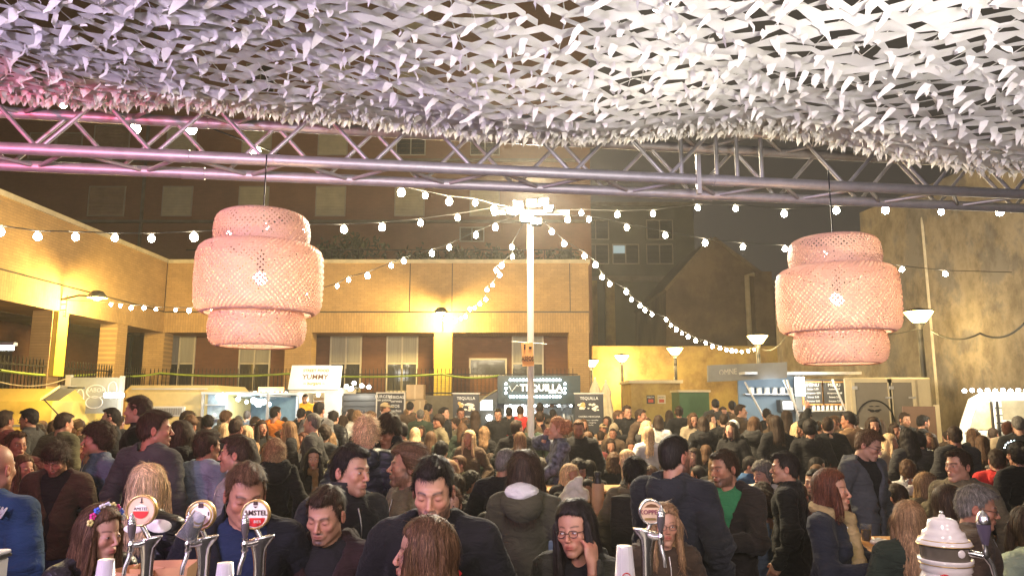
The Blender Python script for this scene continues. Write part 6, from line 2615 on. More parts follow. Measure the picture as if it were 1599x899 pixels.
# ---- yellow utility kiosk, green cabinet, folded parasols
uk = thing('utility_kiosk', 'pale yellow utility kiosk with two small posters on its wall', 'kiosk')
Yu = 24.0
a, b = P(987, 660, Yu), P(1062, 598, Yu)
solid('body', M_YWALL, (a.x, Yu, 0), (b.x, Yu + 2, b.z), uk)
solid('roof_slab', M_COPING, (a.x - .08, Yu - .08, b.z), (b.x + .08, Yu + 2.1, b.z + .1), uk)
for px, m_ in ((1016, M_DARKPANEL), (1033, M_COPING)):
    c = P(px, 623, Yu)
    o = solid('poster', m_, (c.x - .13, Yu - .012, c.z - .14), (c.x + .13, Yu - .001, c.z + .13), uk)
    text('lettering', 'FIESTA' if px == 1016 else 'AVISO', .07, (c.x, Yu - .016, c.z + .06), M_CHALK if px == 1016 else M_DARKPANEL, o)
    solid('print_block', mat('poster_red', (.45, .08, .05), .6, var=.3), (c.x - .08, Yu - .015, c.z - .1), (c.x + .08, Yu - .0125, c.z), o)
gc = thing('metal_cabinet', 'green louvred metal cabinet behind the crowd', 'cabinet')
a, b = P(1062, 650, 22.5), P(1107, 612, 22.5)
M_GREEN = mat('green_enamel', (.05, .12, .06), .45, var=.12)
solid('body', M_GREEN, (a.x, 22.5, 0), (b.x, 23.6, b.z), gc)
for k in range(9):
    z = b.z - .12 - k * .06
    solid('louvre', M_GREEN, (a.x + .3, 22.47, z - .02), (b.x - .1, 22.499, z), gc)
solid('roof_cap', M_COPING, (a.x - .04, 22.44, b.z), (b.x + .04, 23.66, b.z + .06), gc)
for k, (px, pt, lb) in enumerate(((929, 592, 'left folded beige market parasol behind the right banner'), (946, 596, 'right folded beige market parasol, slightly fuller'))):
    Yq = 18.6 + k * .3
    c = P(px, pt, Yq)
    t = thing('folded_parasol', lb, 'parasol', (c.x, Yq, 0), 0, 'folded beige parasols')
    vs, fs = [], []
    H_ = c.z
    prof = [(.025, H_), (.07, H_ - .1), (.13, H_ - .28), (.10, H_ - .36), (.13, H_ - .6), (.17 + .03 * k, H_ - 1.0), (.20 + .03 * k, H_ - 1.35), (.14, H_ - 1.42)]
    n = 32
    for r_, z in prof:
        for j in range(n):
            t_ = 2 * math.pi * j / n
            q_ = r_ * (1 + (.22 if j % 4 == 0 else (-.12 if j % 4 == 2 else 0)) * min(1, (H_ - z) * 2))
            vs.append((q_ * math.cos(t_), q_ * math.sin(t_), z))
    for i in range(len(prof) - 1):
        for j in range(n):
            fs.append((i * n + j, i * n + (j + 1) % n, (i + 1) * n + (j + 1) % n, (i + 1) * n + j))
    MB().add(vs, fs, None, True).build('canopy', M_CANVAS, t)
    MB().tube([(0, 0, 0), (0, 0, H_ + .05)], .025, 8).build('pole', M_ALU, t)
    MB().lathe([(.12, H_ - .35), (.125, H_ - .33), (.12, H_ - .31)], 16).build('tie', M_CANVAS, t)
    MB().lathe([(.3, 0), (.3, .06), (.05, .1)], 16).build('base', M_CONC, t)

# ================================================================== bar counter, taps, cups
bar = thing('bar_counter', 'dark wooden bar counter with a steel drip tray in the foreground', 'counter')
solid('top', mat('dark_bar_top', (.06, .035, .022), .3, var=.3, scale=4, stretch=(1, 10, 1)), (-3.6, 1.72, 1.06), (3.6, 2.32, 1.10), bar)
solid('front', mat('dark_bar_front', (.045, .03, .02), .6, var=.3, scale=3), (-3.6, 2.2, 0), (3.6, 2.26, 1.06), bar)
solid('drip_tray', M_ALU, (-1.6, 1.78, 1.10), (1.0, 2.05, 1.125), bar)
M_CHROME = mat('polished_chrome', (.80, .78, .76), .24, metal=1, var=.04, scale=4)
M_HANDLE = mat('dark_tap_handle', (.10, .085, .085), .25, var=.1, spec=.7)
M_GOLD = mat('gold_rim', (.62, .42, .16), .3, metal=.7, var=.1)
M_BADGE = mat('cream_badge', (.70, .50, .34), .4, var=.08)
M_BADGEW = mat('white_badge', (.80, .74, .68), .35, var=.04)
M_REDP = mat('red_print', (.62, .03, .03), .4, var=0)
M_DARKP = mat('dark_print', (.05, .02, .02), .5, var=0)
M_CLEAR = None
q = NT('clear_plastic')
q.b.inputs['Base Color'].default_value = (.85, .88, .9, 1)
q.b.inputs['Roughness'].default_value = .08
q.b.inputs['Transmission Weight'].default_value = .9
q.b.inputs['IOR'].default_value = 1.06
M_CLEAR = q.m
q = NT('frosted_plastic')
q.b.inputs['Base Color'].default_value = (.80, .78, .80, 1)
q.b.inputs['Roughness'].default_value = .3
q.b.inputs['Transmission Weight'].default_value = .35
M_FROST = q.m


def tap(pxb, Yt, side, pmed, badge, label, rmed=.047, rz=0):
    """side: -1 spout to the left, +1 to the right.  pxb: px of the column top; pmed: px,py of the badge centre"""
    c = P(pxb[0], pxb[1], Yt)
    x, z = c.x, c.z            # top of the column cone
    t = thing('beer_tap', label, 'beer tap', (x, Yt, 1.10), 0, 'chrome beer taps along the bar')
    z -= 1.10
    s = side
    # flared column: elliptical sections with a slanted pointed top
    vs, fs = [], []
    n = 24
    secs = [(0, .04, .04, 0), (.015, .04, .04, 0), (.02, .020, .020, 0), (z - .16, .0165, .0165, 0), (z - .08, .0155, .0155, 0), (z - .05, .0175, .0165, -.001 * s), (z - .03, .0205, .018, -.002 * s), (z - .012, .0245, .019, -.004 * s), (z - .003, .0270, .020, -.005 * s), (z, .0265, .0195, -.005 * s)]
    for (zz, rx, ry, ox) in secs:
        for k in range(n):
            a = 2 * math.pi * k / n
            px_ = math.cos(a)
            ex = 1 + (.55 if (px_ * -s) > .6 and zz > z - .03 else 0) * max(0, (px_ * -s) - .6) / .4
            vs.append((-ox * 1 + rx * px_ * ex, ry * math.sin(a), zz + (-s * px_) * .006 * (zz > z - .06)))
    for i in range(len(secs) - 1):
        for k in range(n):
            fs.append((i * n + k, i * n + (k + 1) % n, (i + 1) * n + (k + 1) % n, (i + 1) * n + k))
    fs.append(tuple((len(secs) - 1) * n + k for k in range(n)))
    MB().add(vs, fs, None, True).build('column', M_CHROME, t)
    # faucet body
    fx = s * .034
    zb = z - .014
    fb = MB()
    fb.tube([(s * .006, -.010, zb + .004), (s * .020, -.020, zb), (fx, -.028, zb)], [.011, .0095, .0085], 12)
    fb.lathe([(.0001, -.02), (.008, -.019), (.0095, -.014), (.007, -.008), (.0098, -.002), (.0098, .004), (.0065, .008), (.0065, .013), (.0075, .015)], 14, Matrix.Translation((fx, -.028, zb)))
    fb.tube([(fx, -.028, zb - .012), (fx + s * .001, -.031, zb - .03), (fx + s * .006, -.040, zb - .055), (fx + s * .007, -.042, zb - .075)], [.0068, .0064, .0058, .0054], 12)
    fb.build('faucet', M_CHROME, t)
    hz = zb + .015
    MH = Matrix.Translation((fx, -.028, hz)) @ Matrix.Rotation(R(3 * s), 4, 'Y') @ Matrix.Scale(.60, 4)
    MB().lathe([(.008, 0), (.011, .008), (.017, .034), (.0185, .055), (.0175, .064)], 18, MH).build('handle', M_HANDLE, t)
    MB().lathe([(.0178, .064), (.0195, .067), (.0195, .071), (.017, .072), (.0195, .075), (.0195, .079), (.017, .080), (.0185, .083), (.0180, .087), (.014, .089), (.0125, .096), (.008, .104), (.0045, .107), (.0055, .112), (.0001, .116)], 18, MH).build('handle_cap', M_CHROME, t)
    # round badge behind, on a short stalk
    m = P(pmed[0], pmed[1], Yt + .02)
    mx, mz = m.x - x, m.z - 1.10
    MB().tube([(-s * .004, .012, z - .02), (mx, .02, mz - rmed * .9)], .006, 8).build('badge_stalk', M_CHROME, t)
    MD = Matrix.Translation((mx, .022, mz)) @ Matrix.Rotation(R(90), 4, 'X') @ Matrix.Rotation(R(rz), 4, 'Y')
    b = MB().lathe([(.0001, 0), (rmed - .003, 0), (rmed - .003, .010), (.0001, .010)], 36, MD, False).build('badge', M_BADGEW if badge in ('star', 'ring') else M_BADGE, t)
    MB().lathe([(rmed - .004, -.002), (rmed, -.002), (rmed, .013), (rmed - .0045, .014), (rmed - .004, .0)], 36, MD).build('badge_rim', M_GOLD if badge != 'house' else M_CHROME, b)
    fy = .022 - .0115
    if badge == 'star':
        text('lettering', 'AMSTEL', .0185, (mx + .001, fy, mz + .004), M_DARKP, b, extrude=.0008, bold=.0004)
        MB().prism([(mx + .028 * math.cos(a), mz - .009 + .024 * math.sin(a)) for a in [math.pi + math.pi * k / 14 for k in range(15)]], fy - .0006, fy + .001).build('red_field', M_REDP, b)
        text('lettering', 'BIER', .011, (mx + .008, fy - .0012, mz - .019), M_BADGEW, b, extrude=.0006)
        MB().box((mx, fy, mz + .030), (.012, .001, .010)).prism([(mx - .006, mz + .022), (mx + .006, mz + .022), (mx, mz + .017)], fy - .0005, fy + .0005).build('crest', M_DARKP, b)
    elif badge == 'plain':
        MB().prism([(mx + .021 * math.cos(a), mz - .002 + .019 * math.sin(a)) for a in [math.pi + math.pi * k / 14 for k in range(15)]], fy - .0006, fy + .001).build('red_field', M_REDP, b)
        MB().prism([(mx - .021, mz + .0), (mx + .021, mz + .0), (mx + .014, mz + .012), (mx, mz + .017), (mx - .014, mz + .012)], fy - .0004, fy + .001).build('print', M_BADGEW, b)
        text('lettering', 'AMSTEL', .011, (mx, fy - .001, mz + .005), M_DARKP, b, extrude=.0006)
        MB().box((mx, fy, mz + .027), (.003, .001, .014)).box((mx, fy, mz + .022), (.009, .0011, .002)).build('crest', M_DARKP, b)
    elif badge == 'ring':
        MB().lathe([(rmed - .013, .0105), (rmed - .008, .0112), (rmed - .0075, .0105)], 32, MD).build('ring_print', M_GOLD, b)
        MB().box((mx, fy, mz + .026), (.014, .001, .013), None).build('crest', M_DARKP, b)
        MB().box((mx + .022, fy, mz + .004), (.003, .001, .010)).build('print', M_DARKP, b)
    else:
        text('lettering', 'KOPPE', .0165, (mx - .008, fy, mz - .001), mat('plum_print', (.25, .06, .09), .5, var=0), b, extrude=.0008, bold=.0005)
        MB().prism([(mx - .018, mz + .012), (mx + .022, mz + .012), (mx + .012, mz + .020), (mx, mz + .022), (mx - .010, mz + .019)], fy - .0005, fy + .001).build('crest', mat('brown_print', (.14, .06, .02)), b)
        MB().box((mx - .003, fy, mz - .019), (.030, .001, .006)).build('print', M_GOLD, b)
    return t


tap((233, 839), 2.10, -1, (222.5, 796), 'plain', 'leftmost chrome beer tap with a cream and red badge', .042)
tap((321, 838), 2.10, -1, (315, 803), 'ring', 'second chrome beer tap with a gold ring badge and a plastic cup over its handle', .040)
tap((408, 838), 2.10, -1, (400, 802), 'star', 'third chrome beer tap, badge reading AMSTEL over a red half circle', .0395)
tap((1009, 827), 2.10, 1, (1016, 798), 'house', 'right-hand chrome beer tap with a clear round badge printed in plum', .034)

# cream bow-shaped leaflet behind the first tap
lf = thing('bow_leaflet', 'pale bow-shaped card tied behind the leftmost tap', 'card')
c = P(233, 823, 2.2)
MB().sphere((c.x - .045, 2.2, c.z - .004), .026, 14, 8, (1.1, .12, .5)).sphere((c.x + .028, 2.2, c.z + .004), .032, 14, 8, (1.15, .12, .6)).build('card', M_BADGEW, lf)

# upturned clear cup hanging over the second handle
cu = thing('plastic_cup', 'clear plastic cup tipped over the handle of the second tap', 'cup')
c = P(300, 823, 2.03)
M = Matrix.Translation((c.x, 2.03, c.z)) @ Matrix.Rotation(R(24), 4, 'Y') @ Matrix.Rotation(R(-14), 4, 'X') @ Matrix.Scale(.66, 4)
MB().lathe([(.0001, .062), (.026, .062), (.027, .06), (.042, -.045), (.044, -.047), (.044, -.050), (.041, -.048), (.025, .059), (.0001, .060)], 28, M).build('shell', M_CLEAR, cu)


def cup_stack(px, pytop, Y, n, label, r0=.020, r1=.029, logo=False):
    c = P(px, pytop, Y)
    t = thing('cup_stack', label, 'cups', (c.x, Y, 1.10), 0, 'stacks of white plastic cups on the bar')
    zt = c.z - 1.10
    hcup = .115
    k = 0
    zz = 0
    step = .012
    n = max(2, int((zt - hcup) / step))
    me = MB().lathe([(.0001, hcup), (r0, hcup), (r1, .004), (r1 + .002, .004), (r1 + .002, 0), (r1 - .002, 0), (r0 - .002, hcup - .003)], 24).mesh('cup', M_FROST)
    for k in range(n + 1):
        o = objof('cup', me, t)
        o.location = (0, 0, zt - hcup - (n - k) * step)
    if logo:
        lz = zt - .075
        rr_ = r0 + (r1 - r0) * .65 + .0015
        a0 = -math.pi / 2
        pts = [(rr_ * math.cos(a0 + .42 * math.cos(b)) , rr_ * math.sin(a0 + .42 * math.cos(b)), lz + .014 * math.sin(b)) for b in [2 * math.pi * k / 20 for k in range(20)]]
        MB().tube(pts, .0013, 5, closed=True).build('logo', M_REDP, t)
        MB().tube([(rr_ * math.cos(a0 + q_), rr_ * math.sin(a0 + q_), lz + w_) for q_, w_ in ((-.15, .006), (.0, .002), (.12, .007), (.16, -.003), (.02, -.007), (-.12, -.004))], .0012, 5).build('logo', M_REDP, t)
    return t


cup_stack(975, 852, 2.0, 6, 'tall stack of white cups with a red round logo left of the right-hand tap', logo=True)
cup_stack(166, 873, 2.05, 4, 'stack of white cups left of the leftmost tap')
cup_stack(352, 878, 2.05, 4, 'short stack of clear cups between the second and third taps')


# takeaway box with fries carton
def tray(px, py, Y, w_, d_, h_, label, m, name='food_box', rz=0, logo=False):
    c = P(px, py, Y)
    t = thing(name, label, 'box', (c.x, Y, c.z), R(rz))
    b = MB()
    for sx_ in (-1, 1):
        b.add([(sx_ * w_ / 2, -d_ / 2, -h_), (sx_ * w_ / 2, d_ / 2, -h_), (sx_ * (w_ / 2 + .012), d_ / 2 + .01, 0), (sx_ * (w_ / 2 + .012), -d_ / 2 - .01, 0)], [(0, 1, 2, 3)])
        b.add([(-w_ / 2, sx_ * d_ / 2, -h_), (w_ / 2, sx_ * d_ / 2, -h_), (w_ / 2 + .012, sx_ * (d_ / 2 + .01), 0), (-w_ / 2 - .012, sx_ * (d_ / 2 + .01), 0)], [(0, 1, 2, 3)])
    b.bb((-w_ / 2, -d_ / 2, -h_), (w_ / 2, d_ / 2, -h_ + .002))
    b.build('tray', m, t)
    return t


M_KRAFT = mat('kraft_card', (.52, .27, .13), .8, var=.1)
M_BOXR = tray(258, 880, 2.35, .14, .10, .12, 'tan kraft food box behind the leftmost tap column', M_KRAFT, rz=8)
tray(212, 888, 2.3, .10, .08, .10, 'small tan kraft tray with a white paper corner behind the left taps', M_KRAFT, rz=-20)
for o_, lx in ((M_BOXR, .02),):
    MB().sphere((lx, -.056, -.045), .016, 12, 8, (1, .12, 1)).build('stamp', mat('red_stamp', (.40, .06, .06), .6, var=0), o_)

# ceramic beer column on the right
c = P(1470, 800, 1.75)
cer = thing('ceramic_beer_column', 'white glazed ceramic beer column with gold lines and a dark middle band', 'beer tap', (c.x, 1.75, 1.10))
M_CER = mat('glazed_ceramic', (.80, .74, .76), .15, var=.03, spec=.7)
pxm = 1 / F * 1.75 * .98


def zc_of(py): return P(1470, py, 1.75).z - 1.10


prof = [(.001, 802), (4, 803), (5, 807), (12, 808), (19, 811), (22, 818), (22, 822), (25, 827), (29, 829), (30, 834), (31, 838), (36, 842), (38, 846), (38, 849)]
MB().lathe([(a * pxm, zc_of(b)) for a, b in prof][::-1], 40).build('lid', M_CER, cer)
MB().lathe([(34 * pxm, zc_of(871)), (34 * pxm, zc_of(849))], 40).build('band', mat('smoked_band', (.13, .11, .09), .2, var=.2, spec=.7), cer)
prof2 = [(35, 848), (38, 849), (34, 850)]
prof3 = [(34, 871), (38, 870), (38, 874), (36, 878), (35, 884), (36, 888), (33, 891), (33, 893), (36, 900), (41, 915), (44, 940), (42, 980), (36, 1010), (44, 1040)]
MB().lathe([(a * pxm, zc_of(b)) for a, b in prof3][::-1] , 40).build('vase', M_CER, cer)
for py, rr_ in ((848, 38.4), (878, 36.6), (841, 35)):
    MB().tube([(rr_ * pxm * math.cos(2 * math.pi * k / 40), rr_ * pxm * math.sin(2 * math.pi * k / 40), zc_of(py)) for k in range(40)], .0012, 5, closed=True).build('gold_line', M_GOLD, cer)
MB().sphere((0, 0, zc_of(800)), .005, 10, 8).build('finial', M_CHROME, cer)
bz_ = zc_of(858)
bx_ = P(1481, 858, 1.75).x - c.x
MB().sphere((bx_, -.049, bz_), .009, 14, 10, (1, .4, 1)).build('button', M_CER, cer)
fb = MB()
fx0 = P(1495, 859, 1.75).x - c.x
fx1 = P(1516, 862, 1.75).x - c.x
fb.tube([(fx0, -.03, bz_), ((fx0 + fx1) / 2, -.045, bz_ - .001), (fx1, -.055, bz_ - .004)], [.008, .007, .007], 10)
fb.tube([(fx1, -.055, bz_ - .004), (fx1 + .008, -.06, bz_ - .02), (fx1 + .010, -.065, bz_ - .045)], [.007, .006, .005], 10)
fb.lathe([(.007, -.008), (.009, 0), (.006, .01), (.006, .022)], 12, Matrix.Translation((fx1, -.055, bz_)))
fb.build('faucet', M_CHROME, cer)
MH = Matrix.Translation((fx1 + .001, -.055, bz_ + .02))
MB().lathe([(.006, 0), (.008, .008), (.0135, .03), (.014, .045)], 16, MH).build('handle', mat('violet_handle', (.10, .08, .13), .25), cer)
MB().lathe([(.0142, .045), (.0155, .047), (.0135, .05), (.015, .053), (.0125, .056), (.013, .06), (.010, .064), (.007, .070), (.0001, .075)], 16, MH).build('handle_cap', M_CHROME, cer)
c = P(1474, 897, 1.70)
MB().sphere((c.x - cer.location.x, -.052, zc_of(897)), .016, 14, 8, (1, .2, .8)).build('red_emblem', M_REDP, cer)

# white paper dispenser at the left corner
c0, c1 = P(-90, 905, 1.78), P(16, 859, 1.78)
db = thing('dispenser_box', 'white dispenser box with black lid edge and printed label at the lower left corner', 'box')
MB().bb((c0.x, 1.62, 1.10), (c1.x, 1.78, c1.z - .012), None, .004).build('case', M_WHITE, db)
MB().bb((c0.x - .003, 1.617, c1.z - .012), (c1.x + .003, 1.783, c1.z - .006)).build('gasket', M_IRON, db)
MB().bb((c0.x - .003, 1.617, c1.z - .006), (c1.x + .003, 1.783, c1.z + .004), None, .003).build('lid', M_FROST, db)
text('lettering', 'MENU', .022, (c1.x - .035, 1.618, c1.z - .035), M_DARKP, db, extrude=.0005)
text('lettering', 'BAR', .024, (c1.x - .035, 1.618, c1.z - .062), M_DARKP, db, extrude=.0005)


# tables out in the crowd
def table(px, py, Y, w_, d_, label, zt=1.05):
    c = P(px, py, Y)
    t = thing('high_table', label, 'table', (c.x, Y, 0), 0, 'orange wooden tables among the crowd')
    for k in range(4):
        MB().box(((k - 1.5) * w_ / 4, 0, zt - .015), (w_ / 4 - .006, d_, .03), None, .004).build('plank', M_WOOD, t)
    for sx_ in (-1, 1):
        for sy_ in (-1, 1):
            MB().box((sx_ * (w_ / 2 - .06), sy_ * (d_ / 2 - .06), (zt - .03) / 2), (.05, .05, zt - .03)).build('leg', M_IRON, t)
    return t


table(925, 790, 6.4, .95, .6, 'orange wooden high table under the brown bottle in the centre')
table(905, 752, 8.2, 1.0, .6, 'second orange high table partly hidden behind the redheaded woman')
table(1385, 820, 5.0, .8, .55, 'orange wooden high table between the dark-haired and blonde women at the right')
c = P(934, 780, 6.25)
bt = thing('bottle', 'tall brown kraft-wrapped bottle with dark stopper on the centre table', 'bottle', (c.x, 6.25, 1.05))
MB().lathe([(.0001, 0), (.055, 0), (.056, .01), (.05, .24), (.045, .25)], 20).build('wrap', mat('kraft_wrap', (.36, .2, .1), .7, var=.15), bt)
MB().lathe([(.03, .25), (.032, .27), (.02, .30), (.028, .31), (.03, .34), (.0001, .345)], 14).build('stopper', M_IRON, bt)
c = P(868, 800, 5.9)
pc_ = thing('paper_cup', 'white paper cup on the table before the redheaded woman', 'cup', (c.x, 5.9, 1.05))
MB().lathe([(.0001, 0), (.032, 0), (.044, .12), (.046, .122), (.042, .122), (.03, .004)], 20).build('shell', M_WHITE, pc_)
tb3 = thing('side_table', 'small serving shelf carrying the white paper cup', 'table', (c.x, 5.9, 0))
MB().box((0, 0, 1.03), (.4, .3, .03), None, .004).build('top', M_WOOD, tb3)
MB().tube([(0, 0, 0), (0, 0, 1.02)], .03, 8).build('leg', M_IRON, tb3)
c = P(905, 770, 6.4)
bg = thing('shopping_bag', 'crumpled pale grey cloth bag on the centre table', 'bag')
V, Q = snet(lambda X, Y, Z: su(ell(X, Y, Z, (0, 0, .10), (.13, .10, .12)), ell(X, Y, Z, (.03, 0, .2), (.06, .05, .09)), .04), (-.2, -.15, -.06), (.2, .16, .36), .016)
V = V + normals(V, Q) * (.02 * vnoise(V * 18, 3) + .008 * vnoise(V * 45, 4))[:, None]
V[:, 2] = np.maximum(V[:, 2], 0)
bo = objof('cloth', npmesh('cloth', V, Q, [mat('grey_cloth', (.42, .40, .34), .9, var=.2, scale=20)]), bg)
bg.location = (c.x - .05, 6.4, 1.05)

for k, (px, py, Yn, lb) in enumerate(((1372, 800, 4.95, 'crumpled white napkin on the right-hand high table'), (915, 787, 6.3, 'white napkin beside the brown bottle on the centre table'))):
    c = P(px, py, Yn)
    t = thing('napkin', lb, 'napkin', (c.x, Yn, 1.052))
    V, Q = snet(lambda X, Y, Z: ell(X, Y, Z, (0, 0, .015), (.07, .05, .022)), (-.1, -.08, -.02), (.1, .08, .06), .010)
    V = V + normals(V, Q) * (.010 * vnoise(V * 45, k))[:, None]
    V[:, 2] = np.maximum(V[:, 2], 0)
    objof('paper', npmesh('paper', V, Q, [M_CHALK], smooth=False), t)
for k, (px, Yn, x_) in enumerate(((1372, 5.1, 2.35), (1395, 4.9, 2.75), (930, 6.55, .98), (890, 8.15, .55), (915, 8.3, .85))):
    t = thing('beer_cup', ['beer cup at the left of the right-hand table', 'beer cup at the right of the right-hand table', 'beer cup behind the brown bottle', 'left beer cup on the far orange table', 'right beer cup on the far orange table'][k], 'cup', (x_, Yn, 1.052))
    MB().lathe([(.0001, 0), (.026, 0), (.036, .10), (.038, .102), (.034, .10), (.025, .004)], 16).build('shell', M_CLEAR, t)
    MB().lathe([(.0001, .003), (.0245, .003), (.031, .07), (.0001, .07)], 14).build('beer', mat('amber_beer', (.65, .32, .04), .1, var=0), t)

# ================================================================== the crowd
def headband(ctx, lights=False):
    pts = []
    for k in range(9):
        a = R(-75 + 150 * k / 8)
        pts.append((math.sin(a) * .096, .0 + .012 * math.cos(a) - .03, .045 + math.cos(a) * .088))
    W = ctx['bend'](pts)
    me_b = MB()
    me_b.tube([tuple(v) for v in W], .003, 6)
    hbnd = me_b.build('headband', M_WHITE, ctx['root'])
    hbnd.location = ctx['dzv']
    cols = [(.9, .8, .3), (.8, .05, .3), (.1, .2, .8), (.9, .85, .8), (.8, .8, .9)]
    for k, v in enumerate(W):
        if lights:
            MB().sphere(tuple(v), .006, 8, 6).build('fairy_light', E_COOL, hbnd)
        else:
            for j in range(5):
                a = j * 1.257
                MB().sphere((v[0] + .010 * math.cos(a), v[1], v[2] + .010 * math.sin(a)), .008, 8, 5).build('petal', mat('petal_%s' % 'abcde'[k % 5], cols[k % 5], .5, var=0), hbnd)


def beanie(col):
    def f(ctx):
        V, Q = snet(lambda X, Y, Z: np.maximum(ell(X, Y, Z, (0, .015, .04), (.092, .112, .105)), .025 - Z - .25 * Y), (-.12, -.13, -.06), (.12, .16, .17), .009)
        V = V + normals(V, Q) * (.004 * np.sin(np.arctan2(V[:, 0], V[:, 1]) * 40))[:, None]
        o = objof('beanie', npmesh('beanie', ctx['bend'](V), Q, [FAB['cloth']]), ctx['root'], col)
        o.location = ctx['dzv']
    return f


def cap_hat(col):
    def f(ctx):
        def sd(X, Y, Z):
            d = np.maximum(ell(X, Y, Z, (0, .015, .045), (.088, .106, .095)), .045 - Z)
            return np.minimum(d, ell(X, Y, Z, (0, -.11, .055), (.065, .07, .009)))
        V, Q = snet(sd, (-.12, -.20, .02), (.12, .16, .17), .008)
        o = objof('cap', npmesh('cap', ctx['bend'](V), Q, [FAB['cloth']]), ctx['root'], col)
        o.location = ctx['dzv']
    return f


def backpack(col, strap=True):
    def f(ctx):
        def sd(X, Y, Z):
            d = ell(X, Y, Z, (0, .20, 1.20), (.15, .105, .24))
            b = np.maximum(np.maximum(abs(X) - .13, abs(Y - .19) - .075), abs(Z - 1.20) - .20) - .01
            d = su(d, b, .03)
            return d
        V, Q = snet(sd, (-.19, .05, .92), (.19, .34, 1.48), .018)
        V = V + normals(V, Q) * (.010 * vnoise(V * 14, 3))[:, None]
        o = objof('backpack', npmesh('backpack', V, Q, [FAB['cloth']]), ctx['root'], col)
        o.location = ctx['dzv']
        m = MB()
        for sd_ in (-1, 1):
            m.tube([(.09 * sd_, .13, 1.38), (.11 * sd_, .04, 1.475), (.115 * sd_, -.09, 1.42), (.12 * sd_, -.155, 1.28), (.15 * sd_, -.10, 1.10), (.14 * sd_, .08, 1.03)], .016, 6)
        m.build('strap', FAB['cloth'], o, col)
    return f


def crossbag(col):
    def f(ctx):
        m = MB().tube([(-.13, .10, 1.46), (-.12, -.05, 1.465), (-.05, .145, 1.36), (.08, .165, 1.18), (.2, .10, 1.02)][:1] + [(-.10, .115, 1.42), (0, .15, 1.28), (.10, .155, 1.14), (.20, .09, 1.0)], .014, 6)
        m.build('bag_strap', FAB['cloth'], ctx['root'], col).location = ctx['dzv']
    return f


def cup_in_hand(side, label, kind='beer', dz_=.05):
    def f(ctx):
        T = ctx['arms'][side][2]
        E = ctx['arms'][side][1]
        sd = 1 if side else -1
        u = Vector(POSE['hold'][1])
        loc = ctx['world'](Vector(T) + Vector((-.045 * sd, -.075, .03)))
        t = thing('beer_cup', label, 'cup', loc)
        MB().lathe([(.0001, -.045), (.026, -.045), (.036, .055), (.038, .057), (.034, .055), (.025, -.040)], 20).build('shell', M_CLEAR, t)
        MB().lathe([(.0001, -.042), (.0245, -.042), (.031, .022), (.0001, .022)], 18).build('beer', mat('amber_beer', (.65, .32, .04), .1, var=0), t)
        MB().lathe([(.0001, .030), (.031, .030), (.031, .0225), (.0001, .0225)], 18).build('foam', M_WHITE, t)
    return f


def phone(side):
    def f(ctx):
        T = ctx['arms'][side][2]
        loc = ctx['world'](Vector(T) + Vector((-.02 if side else .02, -.02, .09)))
        t = thing('mobile_phone', 'black mobile phone held to the ear of the redheaded woman', 'phone', loc, ctx['yaw'])
        MB().box((0, 0, 0), (.010, .055, .11), Matrix.Rotation(R(25), 4, 'X'), .004).build('case', M_DARKPANEL, t)
        MB().box((.0065, 0, 0), (.001, .048, .10), Matrix.Rotation(R(25), 4, 'X')).build('screen', M_GLASSDARK, t)
    return f


def patch(ctx):
    M = Matrix.Translation((.10, -.178, 1.30)) @ Matrix.Rotation(R(30), 4, 'Z') @ Matrix.Rotation(R(45), 4, 'Y')
    o = MB().box((0, 0, 0), (.034, .006, .034), M).build('chest_badge', M_REDP, ctx['root'])
    o.location = ctx['dzv']
    o2 = MB().box((0, -.004, 0), (.022, .002, .006), M).box((0, -.004, -.009), (.018, .002, .003), M).build('badge_print', M_DARKP, o)


def team_text(ctx):
    o = text('lettering', 'TEAM', .075, (.12, .115, 1.41), M_CHALK, ctx['root'], rot=(R(62), 0, R(180 - 28)), extrude=.002, bold=.002)
    o.location = Vector((-.13, .112, 1.395)) + ctx['dzv']


def lining(col):
    def f(ctx):
        V, Q = snet(lambda X, Y, Z: ell(X, Y, Z, (0, .115, 1.485), (.105, .070, .055)), (-.13, .02, 1.40), (.13, .20, 1.56), .012)
        V = V + normals(V, Q) * (.004 * vnoise(V * 40, 3))[:, None]
        objof('hood_lining', npmesh('hood_lining', V, Q, [FAB['cloth']]), ctx['root'], CL[col]).location = ctx['dzv']
    return f


def both(*fs):
    def f(ctx):
        for g_ in fs: g_(ctx)
    return f


def snack(ctx):
    a, b = Vector(ctx['arms'][0][2]), Vector(ctx['arms'][1][2])
    loc = ctx['world']((a + b) / 2 + Vector((0, -.08, .05)))
    t = thing('snack', 'small pale folded snack held by the auburn-haired woman', 'food', loc)
    V, Q = snet(lambda X, Y, Z: ell(X, Y, Z, (0, 0, 0), (.04, .022, .018)), (-.06, -.04, -.03), (.06, .04, .035), .006)
    V = V + normals(V, Q) * (.004 * vnoise(V * 70, 3))[:, None]
    objof('bread', npmesh('bread', V, Q, [mat('pale_bread', (.72, .55, .33), .8, var=.3, scale=40)]), t)


J = 'down'
